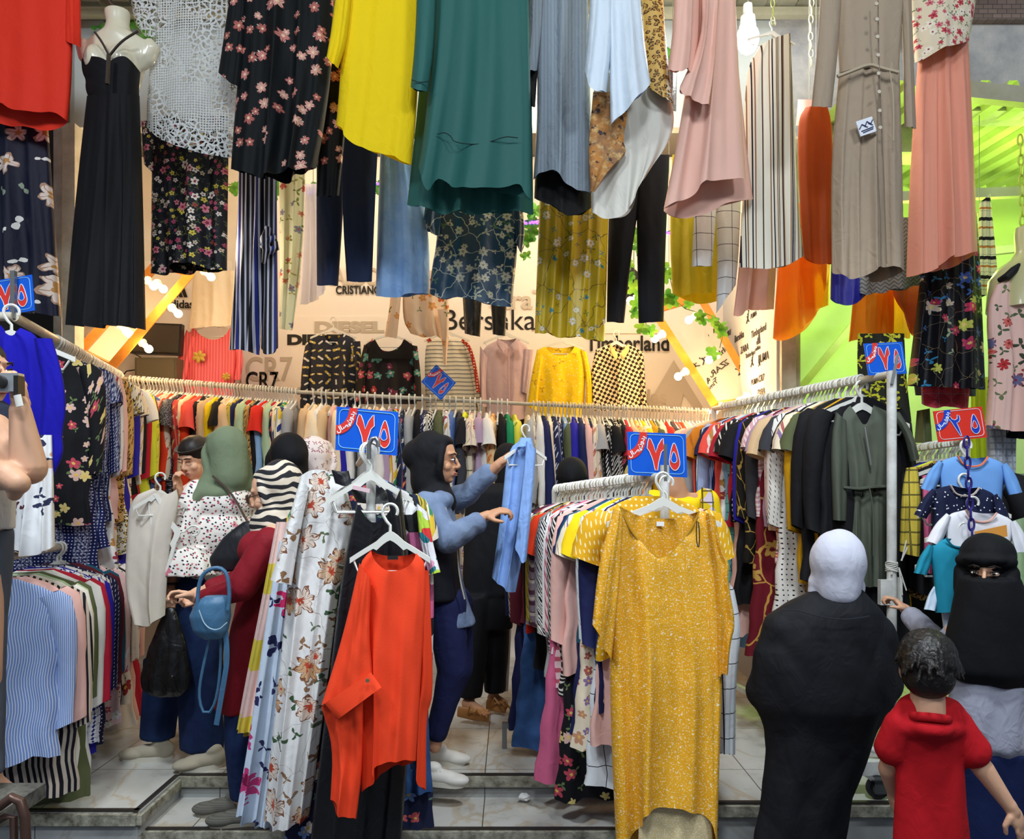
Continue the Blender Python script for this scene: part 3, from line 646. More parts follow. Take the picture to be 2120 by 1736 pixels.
tul = mat('white_tulle', '#eae8f2', trans=.4, alpha=.8, wrinkle=.9)  # faint violet of the light string is put into the white base colour
G('tulle_scarf', 'sheer white tulle piece lit in violet left of the navy trousers', 'scarf', 4.9, [('body', tul, [(632, 380), (625, 520), (618, 632)], [(665, 380), (672, 500), (674, 600)], dict(nf=4, amp=.02, nu=28, hem=[(618, 632), (650, 625), (674, 600)]))])
yel = mat('yellow_cotton', '#f6d713', rough=.8, wrinkle=.8, trans=.12)
G('yellow_shirt', 'bright yellow curved-hem shirt between black floral dress and green dress', 'shirt', 3.72, [
  ('body', yel, [(722, -110), (708, 60), (703, 180), (696, 258)], [(868, -110), (868, 120), (862, 240), (852, 341)], dict(hem=[(696, 252), (712, 268), (712, 285), (760, 312), (812, 320), (830, 335), (852, 341)], hemb=[(696, 258), (730, 290), (780, 320), (852, 341)], nf=3, amp=.02, T=.13)),
  ('sleeve', yel, [(706, -110), (688, 50), (676, 118)], [(735, -110), (722, 80), (700, 142)], dict(T=.09, nf=2, amp=.012, nu=20, d=3.68))])
nv = mat('navy_cotton', '#1f2d4c', rough=.8, wrinkle=.35)
G('navy_trousers', 'navy trousers hanging below the yellow shirt', 'trousers', 4.45, [
  ('leg', nv, [(656, 280), (655, 450), (656, 590)], [(716, 280), (712, 420), (700, 592)], dict(nf=1, amp=.015, T=.12, nu=24, d=4.5)),
  ('leg', nv, [(712, 270), (708, 430), (718, 582)], [(784, 270), (776, 430), (770, 583)], dict(nf=1, amp=.015, T=.13, nu=24))])
den = mat('light_denim', '#86b0e6', [('blot', 9, .4, .7, '#9cc0ee')], rough=.85, wrinkle=1.2)
G('blue_skirt', 'crinkled light blue skirt between navy trousers and blue floral blouse', 'skirt', 4.5, [('body', den, [(790, 250), (782, 450), (778, 612)], [(850, 250), (880, 400), (890, 520), (888, 608)], dict(hem=[(778, 612), (800, 618), (850, 606), (888, 605)], hemb=[(778, 612), (830, 616), (888, 605)], nf=3, amp=.025, T=.14))])
grn = mat('green_satin', '#28605b', rough=.58, spec=.25, wrinkle=.2)
gd = G('green_dress', 'large teal green long-sleeved dress with high-low hem hanging top centre', 'dress', 3.66, [
  ('front_panel', grn, [(905, -110), (895, 100), (880, 260), (866, 345)], [(1092, -110), (1098, 150), (1100, 320), (1100, 415)], dict(hem=[(866, 345), (878, 385), (890, 400), (898, 375), (905, 362), (925, 372), (928, 384), (985, 396), (1040, 386), (1075, 376), (1085, 398), (1100, 418)], hemb=[(866, 345), (1100, 418)], nf=3, amp=.035, T=.1)),
  ('back_panel', grn, [(895, -110), (862, 250), (843, 424)], [(1096, -110), (1102, 250), (1104, 444)], dict(hem=[(843, 424), (880, 432), (940, 440), (990, 443), (1040, 436), (1104, 448)], nf=5, amp=.045, T=.12, d=3.84)),
  ('sleeve', grn, [(866, -110), (860, 80), (850, 180)], [(905, -110), (900, 90), (886, 188)], dict(T=.1, nf=1, amp=.008, nu=20, d=3.6, hem=[(850, 180), (866, 189), (886, 187)]))])
mSeam = flat('dark_seam', '#0e2c2a', .8)
seam(gd, [(905, 278), (920, 273), (935, 282), (938, 294), (985, 300), (1020, 292), (1045, 282), (1072, 285)], 3.66, mSeam, .0025, -.062); seam(gd, [(852, 165), (868, 171), (888, 168)], 3.6, mSeam, .0022, -.062)
flb = mat('blue_damask', '#1b4462', [('vine', 9, .018, '#c6c9b8'), ('leaf', dict(s=16, r=.44, p=3, c=['#d8d6c6', '#5f7f5a', '#aeb49a'], keep=.6)), ('flower', dict(s=14, r=.44, p=6, c=['#e3ded0', '#cfcdbd'], cc='#7d9068', keep=.55, off=2.6, line='#8a9080'))], rough=.4, spec=.45)
G('damask_blouse', 'petrol blue blouse with white damask flowers below the green dress', 'blouse', 4.45, [
  ('body', flb, [(908, 400), (905, 500), (893, 560), (890, 608)], [(1068, 400), (1072, 520), (1062, 600), (1062, 636)], dict(hem=[(890, 608), (920, 622), (945, 610), (1000, 628), (1062, 637)], nf=3, amp=.02, T=.15)),
  ('sleeve', flb, [(885, 400), (876, 450), (884, 478)], [(918, 400), (916, 450), (912, 490)], dict(T=.1, nf=2, amp=.012, nu=18)),
  ('sleeve', flb, [(1058, 400), (1064, 460), (1066, 500)], [(1078, 400), (1088, 470), (1080, 526)], dict(T=.1, nf=2, amp=.01, nu=18))])
blk = mat('black_shiny', '#0d0d12', rough=.4, spec=.5, wrinkle=.8)
G('black_leggings', 'glossy black leggings legs below the damask blouse', 'leggings', 4.9, [('leg', blk, [(955, 560), (962, 690)], [(1000, 560), (994, 697)], dict(nf=1, amp=.01, T=.1, nu=18)), ('leg', blk, [(1012, 560), (1020, 692)], [(1052, 560), (1046, 695)], dict(nf=1, amp=.01, T=.1, nu=18))])
gry = mat('grey_viscose', '#8b97a2', [('stripe', 0, .017, .3, '#7d8994')], rough=.65, wrinkle=.9, bs=1.4); dgr = mat('black_lining', '#1a1b1d', wrinkle=.6)
G('grey_dress', 'blue-grey crinkled dress with black lining right of the green dress', 'dress', 3.85, [
  ('body', gry, [(1118, -110), (1112, 100), (1112, 250), (1104, 372)], [(1215, -110), (1222, 200), (1228, 400)], dict(hem=[(1104, 372), (1120, 352), (1145, 350), (1168, 372), (1200, 396), (1228, 400)], nf=3, amp=.025, T=.12)),
  ('lining', dgr, [(1114, 200), (1106, 410)], [(1222, 200), (1224, 430)], dict(hem=[(1106, 405), (1120, 418), (1140, 420), (1165, 444), (1195, 448), (1224, 425)], nf=3, amp=.02, T=.1, d=3.95)),
  ('sleeve', gry, [(1100, -110), (1092, 60), (1081, 142)], [(1128, -110), (1122, 60), (1112, 146)], dict(T=.1, nf=2, amp=.01, nu=18, d=3.8)),
  ('sleeve_lining', dgr, [(1086, 130), (1100, 220)], [(1114, 130), (1108, 222)], dict(T=.07, nf=1, amp=.01, nu=14, d=3.84))])
oli = mat('mustard_floral', '#bda31c', [('vine', 6, .012, '#6c5a1c'), ('leaf', dict(s=15, r=.36, p=4, c=['#5d6a30', '#3f7a86', '#7d6a22'], keep=.4)), ('flower', dict(s=12, r=.36, p=6, c=['#ece8da', '#d8d4c8'], cc='#c8a020', keep=.4, off=1.3, line='#8c8448')), ('flower', dict(s=10, r=.16, p=6, c=['#2f7f90'], cc='#205060', keep=.3, off=6))], rough=.38, spec=.5)
G('mustard_floral_skirt', 'satin mustard skirt with blossom branches under the grey dress', 'skirt', 4.4, [('body', oli, [(1120, 350), (1113, 520), (1107, 690)], [(1262, 350), (1258, 520), (1252, 706)], dict(hem=[(1107, 690), (1135, 688), (1160, 700), (1200, 694), (1225, 704), (1252, 706)], nf=6, amp=.04, T=.16))])
ple = mat('pale_blue_satin', '#d5e2ee', rough=.4, spec=.45, wrinkle=.7)
G('pale_blue_blouse', 'pale blue satin blouse with pointed hem, top centre right', 'blouse', 3.62, [
  ('body', ple, [(1245, -110), (1262, 60), (1262, 170), (1264, 258)], [(1318, -110), (1330, 60), (1347, 172)], dict(hem=[(1264, 258), (1290, 228), (1320, 205), (1347, 172)], nf=2, amp=.02, T=.1, nu=30)),
  ('sleeve', ple, [(1228, -110), (1218, 60), (1210, 145)], [(1270, -110), (1268, 90), (1256, 192)], dict(T=.12, nf=2, amp=.015, nu=20, hem=[(1210, 145), (1222, 185), (1256, 194)]))])
leo = mat('cream_leopard', '#ddd6c4', [('bandx', -.9, .12, '#cfa95c'), ('leopard', 42, '#33251a', '#a67430')], rough=.5, wrinkle=.5); crm = mat('ivory_satin', '#d6d3c8', rough=.42, spec=.4, wrinkle=.6)
brn = mat('brown_marble_print', '#8a6544', [('blot', 9, .38, .6, '#c58236'), ('speck', 20, .57, '#3f2e2e'), ('blot', 26, .5, .7, '#e0b878')], rough=.5)
G('leopard_tunic', 'long ivory tunic with leopard border behind the pale blue blouse', 'tunic', 3.82, [
  ('body', crm, [(1232, 150), (1222, 300), (1225, 440)], [(1372, 150), (1400, 240), (1384, 300), (1352, 338)], dict(hem=[(1225, 440), (1262, 453), (1300, 445), (1318, 395), (1352, 338)], nf=3, amp=.03, T=.12)),
  ('leopard_border', leo, [(1326, -110), (1332, 60), (1340, 180)], [(1366, -110), (1378, 80), (1394, 215)], dict(nf=1, amp=.008, T=.1, nu=18, d=3.76)),
  ('print_panel', brn, [(1228, 190), (1218, 300), (1222, 396)], [(1298, 190), (1300, 240), (1288, 290), (1300, 318), (1262, 350), (1232, 396)], dict(nf=2, amp=.008, T=.05, nu=22, d=3.72, hem=[(1222, 396), (1232, 396)]))])
blt = mat('black_twill', '#15161b', rough=.85, wrinkle=.2)
G('black_trousers', 'black cropped trousers right of the mustard floral skirt', 'trousers', 4.45, [
  ('leg', blt, [(1262, 380), (1258, 520), (1256, 666)], [(1330, 380), (1308, 520), (1292, 668)], dict(nf=1, amp=.015, T=.12, nu=22)),
  ('leg', blt, [(1318, 320), (1318, 480), (1322, 668)], [(1386, 320), (1378, 500), (1374, 666)], dict(nf=1, amp=.015, T=.13, nu=22))])
pnk = mat('pink_crepe', '#e8b9a8', rough=.75, wrinkle=.3)
pd = G('pink_dress', 'pale pink dress with ruffled side and curved hem left of the striped vest', 'dress', 3.78, [
  ('front_panel', pnk, [(1440, -110), (1432, 100), (1405, 280), (1374, 432)], [(1518, -110), (1532, 200), (1544, 370)], dict(hem=[(1374, 432), (1410, 412), (1440, 398), (1452, 380), (1500, 368), (1544, 370)], nf=3, amp=.03, T=.1)),
  ('back_panel', pnk, [(1440, 100), (1410, 280), (1374, 436)], [(1525, 100), (1545, 300), (1559, 412)], dict(hem=[(1374, 436), (1395, 450), (1425, 453), (1475, 438), (1500, 420), (1559, 414)], nf=2, amp=.02, T=.1, d=3.92)),
  ('ruffle', pnk, [(1400, -110), (1394, 60), (1382, 145)], [(1450, -110), (1448, 80), (1442, 158)], dict(nf=2, amp=.03, T=.12, nu=24, d=3.7, hem=[(1382, 145), (1425, 146), (1440, 168)])),
  ('ruffle', pnk, [(1452, -30), (1455, 80), (1408, 178)], [(1490, -30), (1478, 150), (1468, 218)], dict(nf=2, amp=.03, T=.1, nu=24, d=3.68, hem=[(1408, 178), (1410, 195), (1440, 205), (1468, 220)]))])
cht = mat('chartreuse', '#bfae1c', rough=.6, wrinkle=.7, trans=.15)
G('chartreuse_skirt', 'chartreuse yellow skirt under the pink dress beside black trousers', 'skirt', 4.6, [('body', cht, [(1392, 320), (1386, 480), (1392, 605)], [(1500, 320), (1508, 480), (1518, 600)], dict(hem=[(1392, 605), (1410, 612), (1450, 608), (1518, 598)], hemb=[(1392, 605), (1430, 628), (1480, 630), (1518, 602)], nf=3, amp=.03, T=.15))])
chk = mat('white_windowpane', '#dfe3e6', [('grid', .085, .035, '#23262c')], rough=.8)
G('windowpane_trousers', 'white windowpane check trousers between pink dress and striped vest', 'trousers', 4.3, [
  ('leg', chk, [(1438, 380), (1436, 470), (1432, 552)], [(1484, 380), (1482, 460), (1474, 550)], dict(nf=1, amp=.01, T=.11, nu=20)),
  ('leg', chk, [(1480, 380), (1486, 520), (1483, 648)], [(1535, 380), (1530, 520), (1523, 590)], dict(nf=1, amp=.01, T=.11, nu=20, d=4.34))])
vst = mat('vest_stripe', '#e2dccb', [('stripe', 0, .052, .14, '#23202a'), ('stripe', 0, .037, .16, '#8a6a4c'), ('stripe', 0, .083, .05, '#101018')], rough=.7, wrinkle=.25)
G('striped_vest', 'long cream vest with thin dark vertical stripes hanging on a white hanger', 'vest', 4.0, [
  ('body', vst, [(1572, 96), (1542, 150), (1540, 360), (1530, 552)], [(1636, 68), (1642, 200), (1652, 400), (1664, 530)], dict(top=[(1572, 96), (1600, 78), (1636, 68)], hem=[(1530, 552), (1570, 556), (1615, 556), (1664, 530)], nf=3, amp=.018, T=.14))])
hanger(P(1600, 48, 4.0), 0, 'white hanger holding the long striped vest', None, .62, .1)
mb = MB()
def links(pts, d, r, m, par, name='link', s=.028):
    q = arc_resample(pts, max(3, int(np.sum(np.hypot(*np.diff(np.array(pts, float), axis=0).T))*d/FPX/(s*1.5))))
    for i, (x, y) in enumerate(q):
        c = P(x, y, d); a = []
        for t in np.linspace(0, 2*PI, 13)[:-1]:
            u = s*.45*math.cos(t); w = s*math.sin(t)
            a.append(c+(Vector((u, 0, w)) if i % 2 == 0 else Vector((u*.5, u*.8, w))))
        MB().tube(a, r, 6, closed=True).build(name, m, par)
ch = empty('hanging_chain', P(1600, 0, 4.0), 'yellow-green plastic chain above the striped vest', 'chain'); links([(1599, -30), (1601, 42)], 4.0, .003, flat('lime_plastic', '#aebb6a', .4), ch, s=.022)
ch = empty('hanging_chain', P(1680, 0, 4.3), 'pale plastic chain beside the striped vest shoulder', 'chain'); links([(1683, -30), (1678, 60), (1680, 128)], 4.3, .0035, flat('pale_plastic', '#c3c6a8', .4), ch, s=.026)
orb = mat('rust_silk', '#b8501a', rough=.6, wrinkle=.3, trans=.25)
G('rust_dress', 'rust orange sleeveless dress between striped vest and beige shirt dress', 'dress', 4.15, [('body', orb, [(1668, 222), (1650, 250), (1654, 400), (1664, 534)], [(1712, 215), (1724, 260), (1726, 420), (1726, 546)], dict(hem=[(1664, 534), (1690, 546), (1726, 546)], nf=2, amp=.015, T=.12))])
ppk = mat('pale_pink', '#e8bcae', trans=.2, rough=.7)
G('pink_blouse', 'pale pink top peeking above the rust dress', 'top', 4.35, [('body', ppk, [(1652, 206), (1648, 260)], [(1700, 206), (1700, 260)], dict(nf=1, amp=.01, nu=16, nv=12))])
G('pink_skirt', 'pale pink skirt below the long striped vest', 'skirt', 4.35, [('body', ppk, [(1535, 440), (1530, 560), (1518, 652)], [(1612, 440), (1608, 540), (1602, 640)], dict(hem=[(1518, 652), (1535, 655), (1545, 640), (1575, 640), (1602, 632)], nf=3, amp=.025, T=.13))])
ofc = mat('orange_chiffon', '#f08a1c', rough=.6, trans=.5, alpha=.86, wrinkle=.3); yfc = mat('yellow_chiffon', '#f2b81e', rough=.6, trans=.5, alpha=.85, wrinkle=.3)
G('orange_chiffon_skirt', 'sheer orange chiffon skirt with trailing left point', 'skirt', 4.5, [
  ('outer_layer', ofc, [(1625, 420), (1608, 580), (1600, 700)], [(1724, 420), (1722, 520), (1718, 560)], dict(hem=[(1600, 700), (1620, 706), (1650, 695), (1685, 660), (1700, 630), (1718, 560)], nf=3, amp=.04, T=.15)),
  ('inner_layer', yfc, [(1655, 450), (1650, 640)], [(1722, 450), (1716, 632)], dict(nf=3, amp=.03, T=.1, d=4.6, hem=[(1650, 640), (1680, 638), (1700, 636), (1716, 632)]))])
bei = mat('beige_linen', '#a89681', rough=.85, wrinkle=.8)
bd = G('beige_shirt_dress', 'long beige button-front shirt dress with drawstring waist', 'dress', 3.68, [
  ('skirt', bei, [(1738, 140), (1720, 330), (1722, 560)], [(1862, 130), (1868, 330), (1872, 560)], dict(top=[(1738, 140), (1770, 134), (1800, 128), (1862, 142)], hem=[(1722, 558), (1735, 570), (1775, 578), (1812, 560), (1835, 545), (1872, 556)], hemb=[(1722, 558), (1780, 572), (1830, 585), (1872, 582)], nf=5, amp=.032, T=.16)),
  ('bodice', bei, [(1722, -110), (1732, 60), (1738, 150)], [(1880, -110), (1866, 60), (1861, 150)], dict(nf=2, amp=.012, T=.09, hem=[(1738, 150), (1770, 143), (1800, 137), (1861, 150)], top=[(1722, -110), (1880, -110)])),
  ('sleeve', bei, [(1702, -110), (1694, 80), (1680, 220)], [(1746, -110), (1738, 80), (1722, 222)], dict(T=.1, nf=1, amp=.01, nu=20, d=3.62)),
  ('sleeve', bei, [(1860, -110), (1868, 60), (1872, 262)], [(1884, -110), (1890, 80), (1897, 266)], dict(T=.1, nf=1, amp=.01, nu=20, d=3.7))])
seam(bd, [(1734, 158), (1760, 148), (1800, 132), (1820, 140), (1860, 150)], 3.68, mat('beige_cord', '#b7a78e'), .009, -.085, 'drawstring')
seam(bd, [(1842, 148), (1848, 190), (1850, 240), (1849, 292)], 3.68, MATS['beige_cord'], .0035, -.11, 'drawstring_end'); seam(bd, [(1818, 0), (1820, 150), (1828, 300), (1836, 545)], 3.68, flat('placket', '#8b7a69', .8), .003, -.09)
for y in (8, 40, 76, 114, 152, 190, 229, 264): MB().lathe(P(1814+y*.03, y, 3.57), [(.001, -.003), (.0085, -.003), (.0085, .003), (.001, .003)], 12, 'y').build('button', flat('button_beige', '#c9bda8', .3, .5), bd)
pt = empty('brand_patch', P(1793, 262, 3.5), 'small white printed patch pinned on the beige shirt dress', 'patch'); c = P(1793, 262, 3.59); rt = Euler((0, -.32, 0)).to_matrix()
MB().box(c, (.078, .006, .072), rt).build('card', flat('white_card', '#e8ecf4', .6), pt, smooth=False); mPr = flat('blue_ink', '#20285a', .5)
mb = MB()
for a, b_ in (((-.036, -.004), (-.018, .014)), ((-.018, .014), (-.006, .002)), ((-.006, .002), (.008, .02)), ((.008, .02), (.022, .004)), ((.022, .004), (.036, .02)), ((-.03, -.016), (.03, -.012)), ((-.024, -.024), (.026, -.02)), ((-.01, .004), (.004, -.006)), ((.012, .01), (.03, -.004))):
    mb.bar(c+rt @ Vector((a[0], -.005, a[1])), c+rt @ Vector((b_[0], -.005, b_[1])), .003, .004)
mb.build('print', mPr, pt, smooth=False)
cor = mat('coral_chiffon', '#eb9f86', rough=.7, wrinkle=.35, trans=.15); cfl = mat('floral_wrap', '#dccdb2', [('leaf', dict(s=30, r=.5, p=3, c=['#6b7a5c', '#a09880'], keep=.7)), ('flower', dict(s=26, r=.5, p=5, c=['#b8404c', '#c86470', '#e6dccb'], cc='#8a2030', keep=.7, off=2))], rough=.8)
G('coral_dress', 'coral pleated dress with red flower print bodice at top right', 'dress', 3.85, [
  ('skirt', cor, [(1900, 125), (1885, 330), (1876, 572)], [(2004, 70), (2016, 300), (2024, 520)], dict(top=[(1900, 125), (1950, 100), (2004, 70)], hem=[(1876, 572), (1900, 570), (1945, 556), (1955, 535), (1990, 528), (2024, 520)], hemb=[(1876, 572), (1950, 560), (2000, 540), (2024, 520)], nf=5, amp=.035, T=.18)),
  ('bodice', cfl, [(1872, -110), (1886, 40), (1894, 130)], [(2032, -110), (2020, 10), (2006, 84)], dict(hem=[(1894, 130), (1950, 100), (2006, 72)], nf=2, amp=.015, T=.2, d=3.8))])
ryl = mat('royal_blue_satin', '#1c22a0', rough=.45, spec=.45)
G('royal_blue_skirt', 'royal blue skirt hem below the beige shirt dress', 'skirt', 4.3, [('body', ryl, [(1725, 440), (1720, 560), (1719, 618)], [(1818, 440), (1812, 560), (1802, 600)], dict(hem=[(1719, 618), (1735, 630), (1770, 634), (1802, 610)], nf=2, amp=.02, T=.12, nu=28))])
gla = mat('grey_zigzag', '#a9aeae', [('zig', .022, .02, .35, '#6f7577')]); 
G('zigzag_knit', 'grey zigzag knit top hem between royal blue skirt and coral dress', 'top', 4.25, [('body', gla, [(1780, 450), (1779, 606)], [(1916, 450), (1917, 590)], dict(hem=[(1779, 606), (1800, 612), (1812, 603), (1830, 608), (1845, 596), (1870, 602), (1890, 590), (1917, 588)], nf=2, amp=.02, T=.1))])
cor2 = mat('coral_satin', '#e07a50', rough=.5, trans=.3)
G('coral_ruffle_skirt', 'coral and orange layered skirt with a flounce above the price sign', 'skirt', 4.5, [
  ('flounce', cor2, [(1850, 560), (1845, 610), (1880, 660)], [(1915, 560), (1920, 640), (1926, 692)], dict(hem=[(1880, 655), (1890, 690), (1905, 700), (1926, 692)], nf=2, amp=.03, T=.12, nu=28, d=4.42)),
  ('orange_layer', ofc, [(1770, 560), (1764, 640), (1757, 708)], [(1850, 560), (1852, 640), (1850, 698)], dict(hem=[(1757, 708), (1775, 700), (1800, 706), (1825, 712), (1850, 696)], nf=3, amp=.04, T=.12)),
  ('yellow_layer', yfc, [(1815, 580), (1812, 700)], [(1890, 580), (1884, 700)], dict(nf=3, amp=.03, T=.1, d=4.58))])
emb = mat('black_embroidered', '#0c0c14', [('leaf', dict(s=16, r=.44, p=3, c=['#3d66a8', '#2d7fae', '#8ba07a'], keep=.55)), ('flower', dict(s=11, r=.4, p=6, c=['#c8345c', '#c9bca8', '#3558a8', '#b8c054', '#b03058'], cc='#e0c070', keep=.6, off=2.4)), ('vine', 9, .008, '#8c7a5c')], rough=.5)
G('embroidered_dress', 'black dress embroidered with pink, blue and yellow flowers at right', 'dress', 4.1, [('body', emb, [(1920, 440), (1900, 620), (1878, 798)], [(2024, 440), (2032, 600), (2040, 806)], dict(hem=[(1878, 798), (1920, 800), (1980, 802), (2040, 808)], nf=5, amp=.035, T=.18))])
pfl = mat('pink_rose_print', '#e3bcb0', [('leaf', dict(s=13, r=.46, p=3, c=['#4c5c40', '#6a7550', '#38402f'], keep=.6)), ('flower', dict(s=9, r=.42, p=7, c=['#c02c30', '#d86a60', '#e8b09a', '#5c6890'], cc='#8a1820', keep=.62, off=3, line='#8a2428'))], rough=.7)
G('rose_blouse', 'pink blouse printed with red roses at the right edge of the photo', 'blouse', 3.9, [('body', pfl, [(2060, 590), (2040, 640), (2048, 760), (2038, 884)], [(2140, 560), (2180, 700), (2180, 895)], dict(top=[(2060, 590), (2085, 582), (2140, 576)], hem=[(2038, 884), (2110, 893), (2180, 895)], nf=4, amp=.03, T=.2))])
m2 = empty('mannequin_torso', P(2115, 520, 3.95), 'yellowish plastic mannequin neck inside the rose print blouse', 'mannequin')
MB().lathe(P(2125, 520, 3.95), [(.001, .12), (.05, .12), (.055, .08), (.05, 0), (.07, -.04), (.13, -.08), (.17, -.14), (.18, -.3), (.001, -.3)], 24).build('neck', flat('yellow_mannequin', '#c2bd8a', .3, .5, coat=.2), m2)
MB().tube([P(2068, 580, 3.88), P(2085, 572, 3.84), P(2098, 560, 3.84), P(2110, 548, 3.86)], [.012, .02, .02, .01], 10).build('black_strap', flat('black_strap', '#141414', .7), m2)
G('black_underskirt', 'black ribbed hem under the rose print blouse', 'skirt', 4.02, [('body', blt, [(2068, 840), (2066, 905)], [(2180, 840), (2180, 912)], dict(nf=6, amp=.012, T=.12, nv=12))])
pls = mat('yellow_plaid_scarf', '#dfe0a8', [('stripe', 90, .11, .18, '#1a1a16'), ('stripe', 90, .11, .1, '#c07c2c', .4), ('grid', .045, .05, '#3a3a30', .7)])
G('plaid_scarf', 'yellow and black plaid scarf hanging behind the coral dress edge', 'scarf', 4.35, [('body', pls, [(2028, 420), (2024, 500), (2020, 620)], [(2050, 400), (2060, 500), (2068, 600)], dict(nf=3, amp=.02, T=.08, nu=26))])
ylf = mat('black_yellow_leaf', '#23251a', [('leaf', dict(s=9, r=.6, p=5, c=['#c6c42a', '#b6b428', '#d4cf3c'], keep=.95, warp=.5)), ('leaf', dict(s=14, r=.5, p=3, c=['#bdbb30'], keep=.6, off=3))])
G('leaf_print_dress', 'black dress with big yellow-green leaves behind the right pole', 'dress', 3.95, [('body', ylf, [(1776, 690), (1774, 760), (1782, 860), (1800, 985)], [(1872, 690), (1876, 780), (1888, 880), (1900, 985)], dict(nf=4, amp=.03, T=.12))])
dia = mat('pink_diamond_print', '#c8405c', [('check', .07, '#a82c48', 45), ('grid', .075, .05, '#8c88a8', .6)])
G('diamond_shirt', 'crimson diamond print shirt hem above the red price sign', 'shirt', 4.2, [('body', dia, [(1906, 780), (1908, 835)], [(2010, 780), (2004, 848)], dict(hem=[(1908, 835), (1935, 848), (1960, 838), (2004, 848)], nf=2, amp=.02, nv=16)), ('border', mat('slate_border', '#4c5468'), [(1890, 780), (1895, 818)], [(2022, 780), (2020, 820)], dict(nf=3, amp=.02, d=4.26, nv=12))])
# violet and spangled pieces behind
blc = mat('silver_sequins', '#6c6c72', [('speck', 160, .52, '#1a1a1e')], rough=.3, spec=.6)
G('sequin_top', 'black and silver sequined top edge between leopard tunic and pink dress', 'top', 4.1, [('body', blc, [(1384, 130), (1388, 225)], [(1402, 130), (1400, 230)], dict(nf=1, amp=.01, nu=12, nv=14))])
sid = mat('navy_print_blouse', '#22304c', [('flower', dict(s=20, r=.4, p=5, c=['#6c7c9c', '#9aa4bc'], keep=.6))])
# ---------- clothes hung on the back wall ----------
def wallshirt(label, cat, name, d, body, slv, m, hem=None, top=None, topb=None, nf=3, hg=None, T=.09, msl=None):
    parts = [('body', m, body[0], body[1], dict(top=top, topb=topb, hem=hem, nf=nf, amp=.015, T=T, nu=34, nv=28))]
    for i, (L, R) in enumerate(slv): parts.append(('sleeve', msl or m, L, R, dict(T=.08, nf=1, amp=.01, nu=18, nv=24, d=d-.01)))
    o = G(name, label, cat, d, parts)
    if hg: hanger(P(hg[0], hg[1], d), 0, 'white hanger holding the '+hg[2]+' on the back wall', None, hg[3] if len(hg) > 3 else .85)
    return o
pks = mat('pink_rib', '#ef6f74', [('stripe', 0, .022, .3, '#c9505a')]); gold = flat('gold_patch', '#b99a3c', .5)
o = wallshirt('pink ribbed sweater with gold butterfly patches hung beside the dark screens', 'sweater', 'pink_sweater', 5.75, ([(400, 676), (384, 700), (384, 780), (378, 840)], [(478, 676), (490, 700), (490, 760), (482, 840)]), [([(386, 682), (368, 740), (354, 786)], [(404, 700), (392, 760), (384, 800)]), ([(476, 682), (492, 740), (484, 786)], [(492, 690), (506, 740), (498, 786)])], pks, top=[(400, 676), (415, 695), (440, 705), (465, 697), (478, 676)], hg=(440, 650, 'pink ribbed sweater'))
for cx, cy, s in ((412, 738, 15), (468, 779, 10)):
    mb = MB()
    for a in (20, 80, 140, 200, 260, 320): mb.sphere(P(cx+s*.55*math.cos(math.radians(a)), cy-s*.45*math.sin(math.radians(a)), 5.68), (s*.45*5.7/FPX, .006, s*.28*5.7/FPX), 10, 6, Euler((0, -math.radians(a), 0)).to_matrix())
    mb.build('butterfly_patch', gold, o)
nvb = mat('buckle_print', '#232634', [('check', .075, '#232634', 0), ('leaf', dict(s=17, r=.5, p=2, c=['#c9b04a', '#dcdcd8', '#b59c40'], keep=.9, rnd=.15, warp=0)), ('dots', 17, .12, '#dcdcd4', .15)], rough=.6)
wallshirt('navy shirt with yellow and white buckle print on the back wall', 'shirt', 'buckle_print_shirt', 5.75, ([(664, 690), (632, 708), (634, 780), (628, 852)], [(712, 690), (744, 706), (742, 780), (732, 852)]), [([(634, 704), (624, 760), (620, 860)], [(646, 720), (640, 780), (634, 860)]), ([(728, 706), (738, 780), (732, 850)], [(746, 706), (750, 780), (744, 850)])], nvb, top=[(664, 690), (676, 700), (688, 722), (700, 700), (712, 690)], topb=[(664, 690), (688, 698), (712, 690)], hg=(690, 662, 'navy buckle print shirt'), hem=[(628, 852), (680, 858), (732, 852)])
lcb = mat('black_rose_print', '#1a1416', [('flower', dict(s=11, r=.46, p=5, c=['#b8303c', '#5a9a94', '#c05868', '#7a2c50', '#4c8c88'], cc='#e0c8b0', keep=.85, warp=.5))], rough=.6)
o = wallshirt('black lace-yoke blouse with red and teal flowers on the back wall', 'blouse', 'lace_yoke_blouse', 5.72, ([(772, 700), (750, 716), (752, 790), (742, 836)], [(838, 700), (860, 716), (866, 800), (862, 836)]), [([(754, 712), (740, 770), (736, 830)], [(766, 730), (758, 780), (756, 836)]), ([(852, 714), (858, 780), (856, 830)], [(864, 716), (872, 780), (872, 830)])], lcb, top=[(772, 700), (785, 722), (805, 729), (826, 720), (838, 700)], hg=(806, 672, 'black lace-yoke blouse'))
cloth('lace_yoke', o, [(776, 702), (764, 712), (762, 742)], [(836, 702), (852, 712), (856, 742)], mat('black_lace', '#141214', alpha=.9), top=[(776, 702), (790, 726), (808, 732), (826, 722), (836, 702)], d=5.66, T=.03, nf=1, amp=.003, nu=20, nv=12)
strw = mat('cream_stripe', '#e4dcc6', [('stripe', 90, .03, .3, '#8c8c86')]); redt = mat('red_trim', '#a32c22', [('dots', 45, .2, '#e8d8b8', .1)])
o = wallshirt('cream striped top with red studded shoulder trim on the back wall', 'top', 'striped_blouse', 5.75, ([(892, 702), (878, 720), (882, 850)], [(954, 702), (974, 716), (990, 850)]), [([(958, 706), (974, 760), (984, 830)], [(975, 716), (992, 780), (998, 850)])], strw, hg=(925, 668, 'cream striped top'))
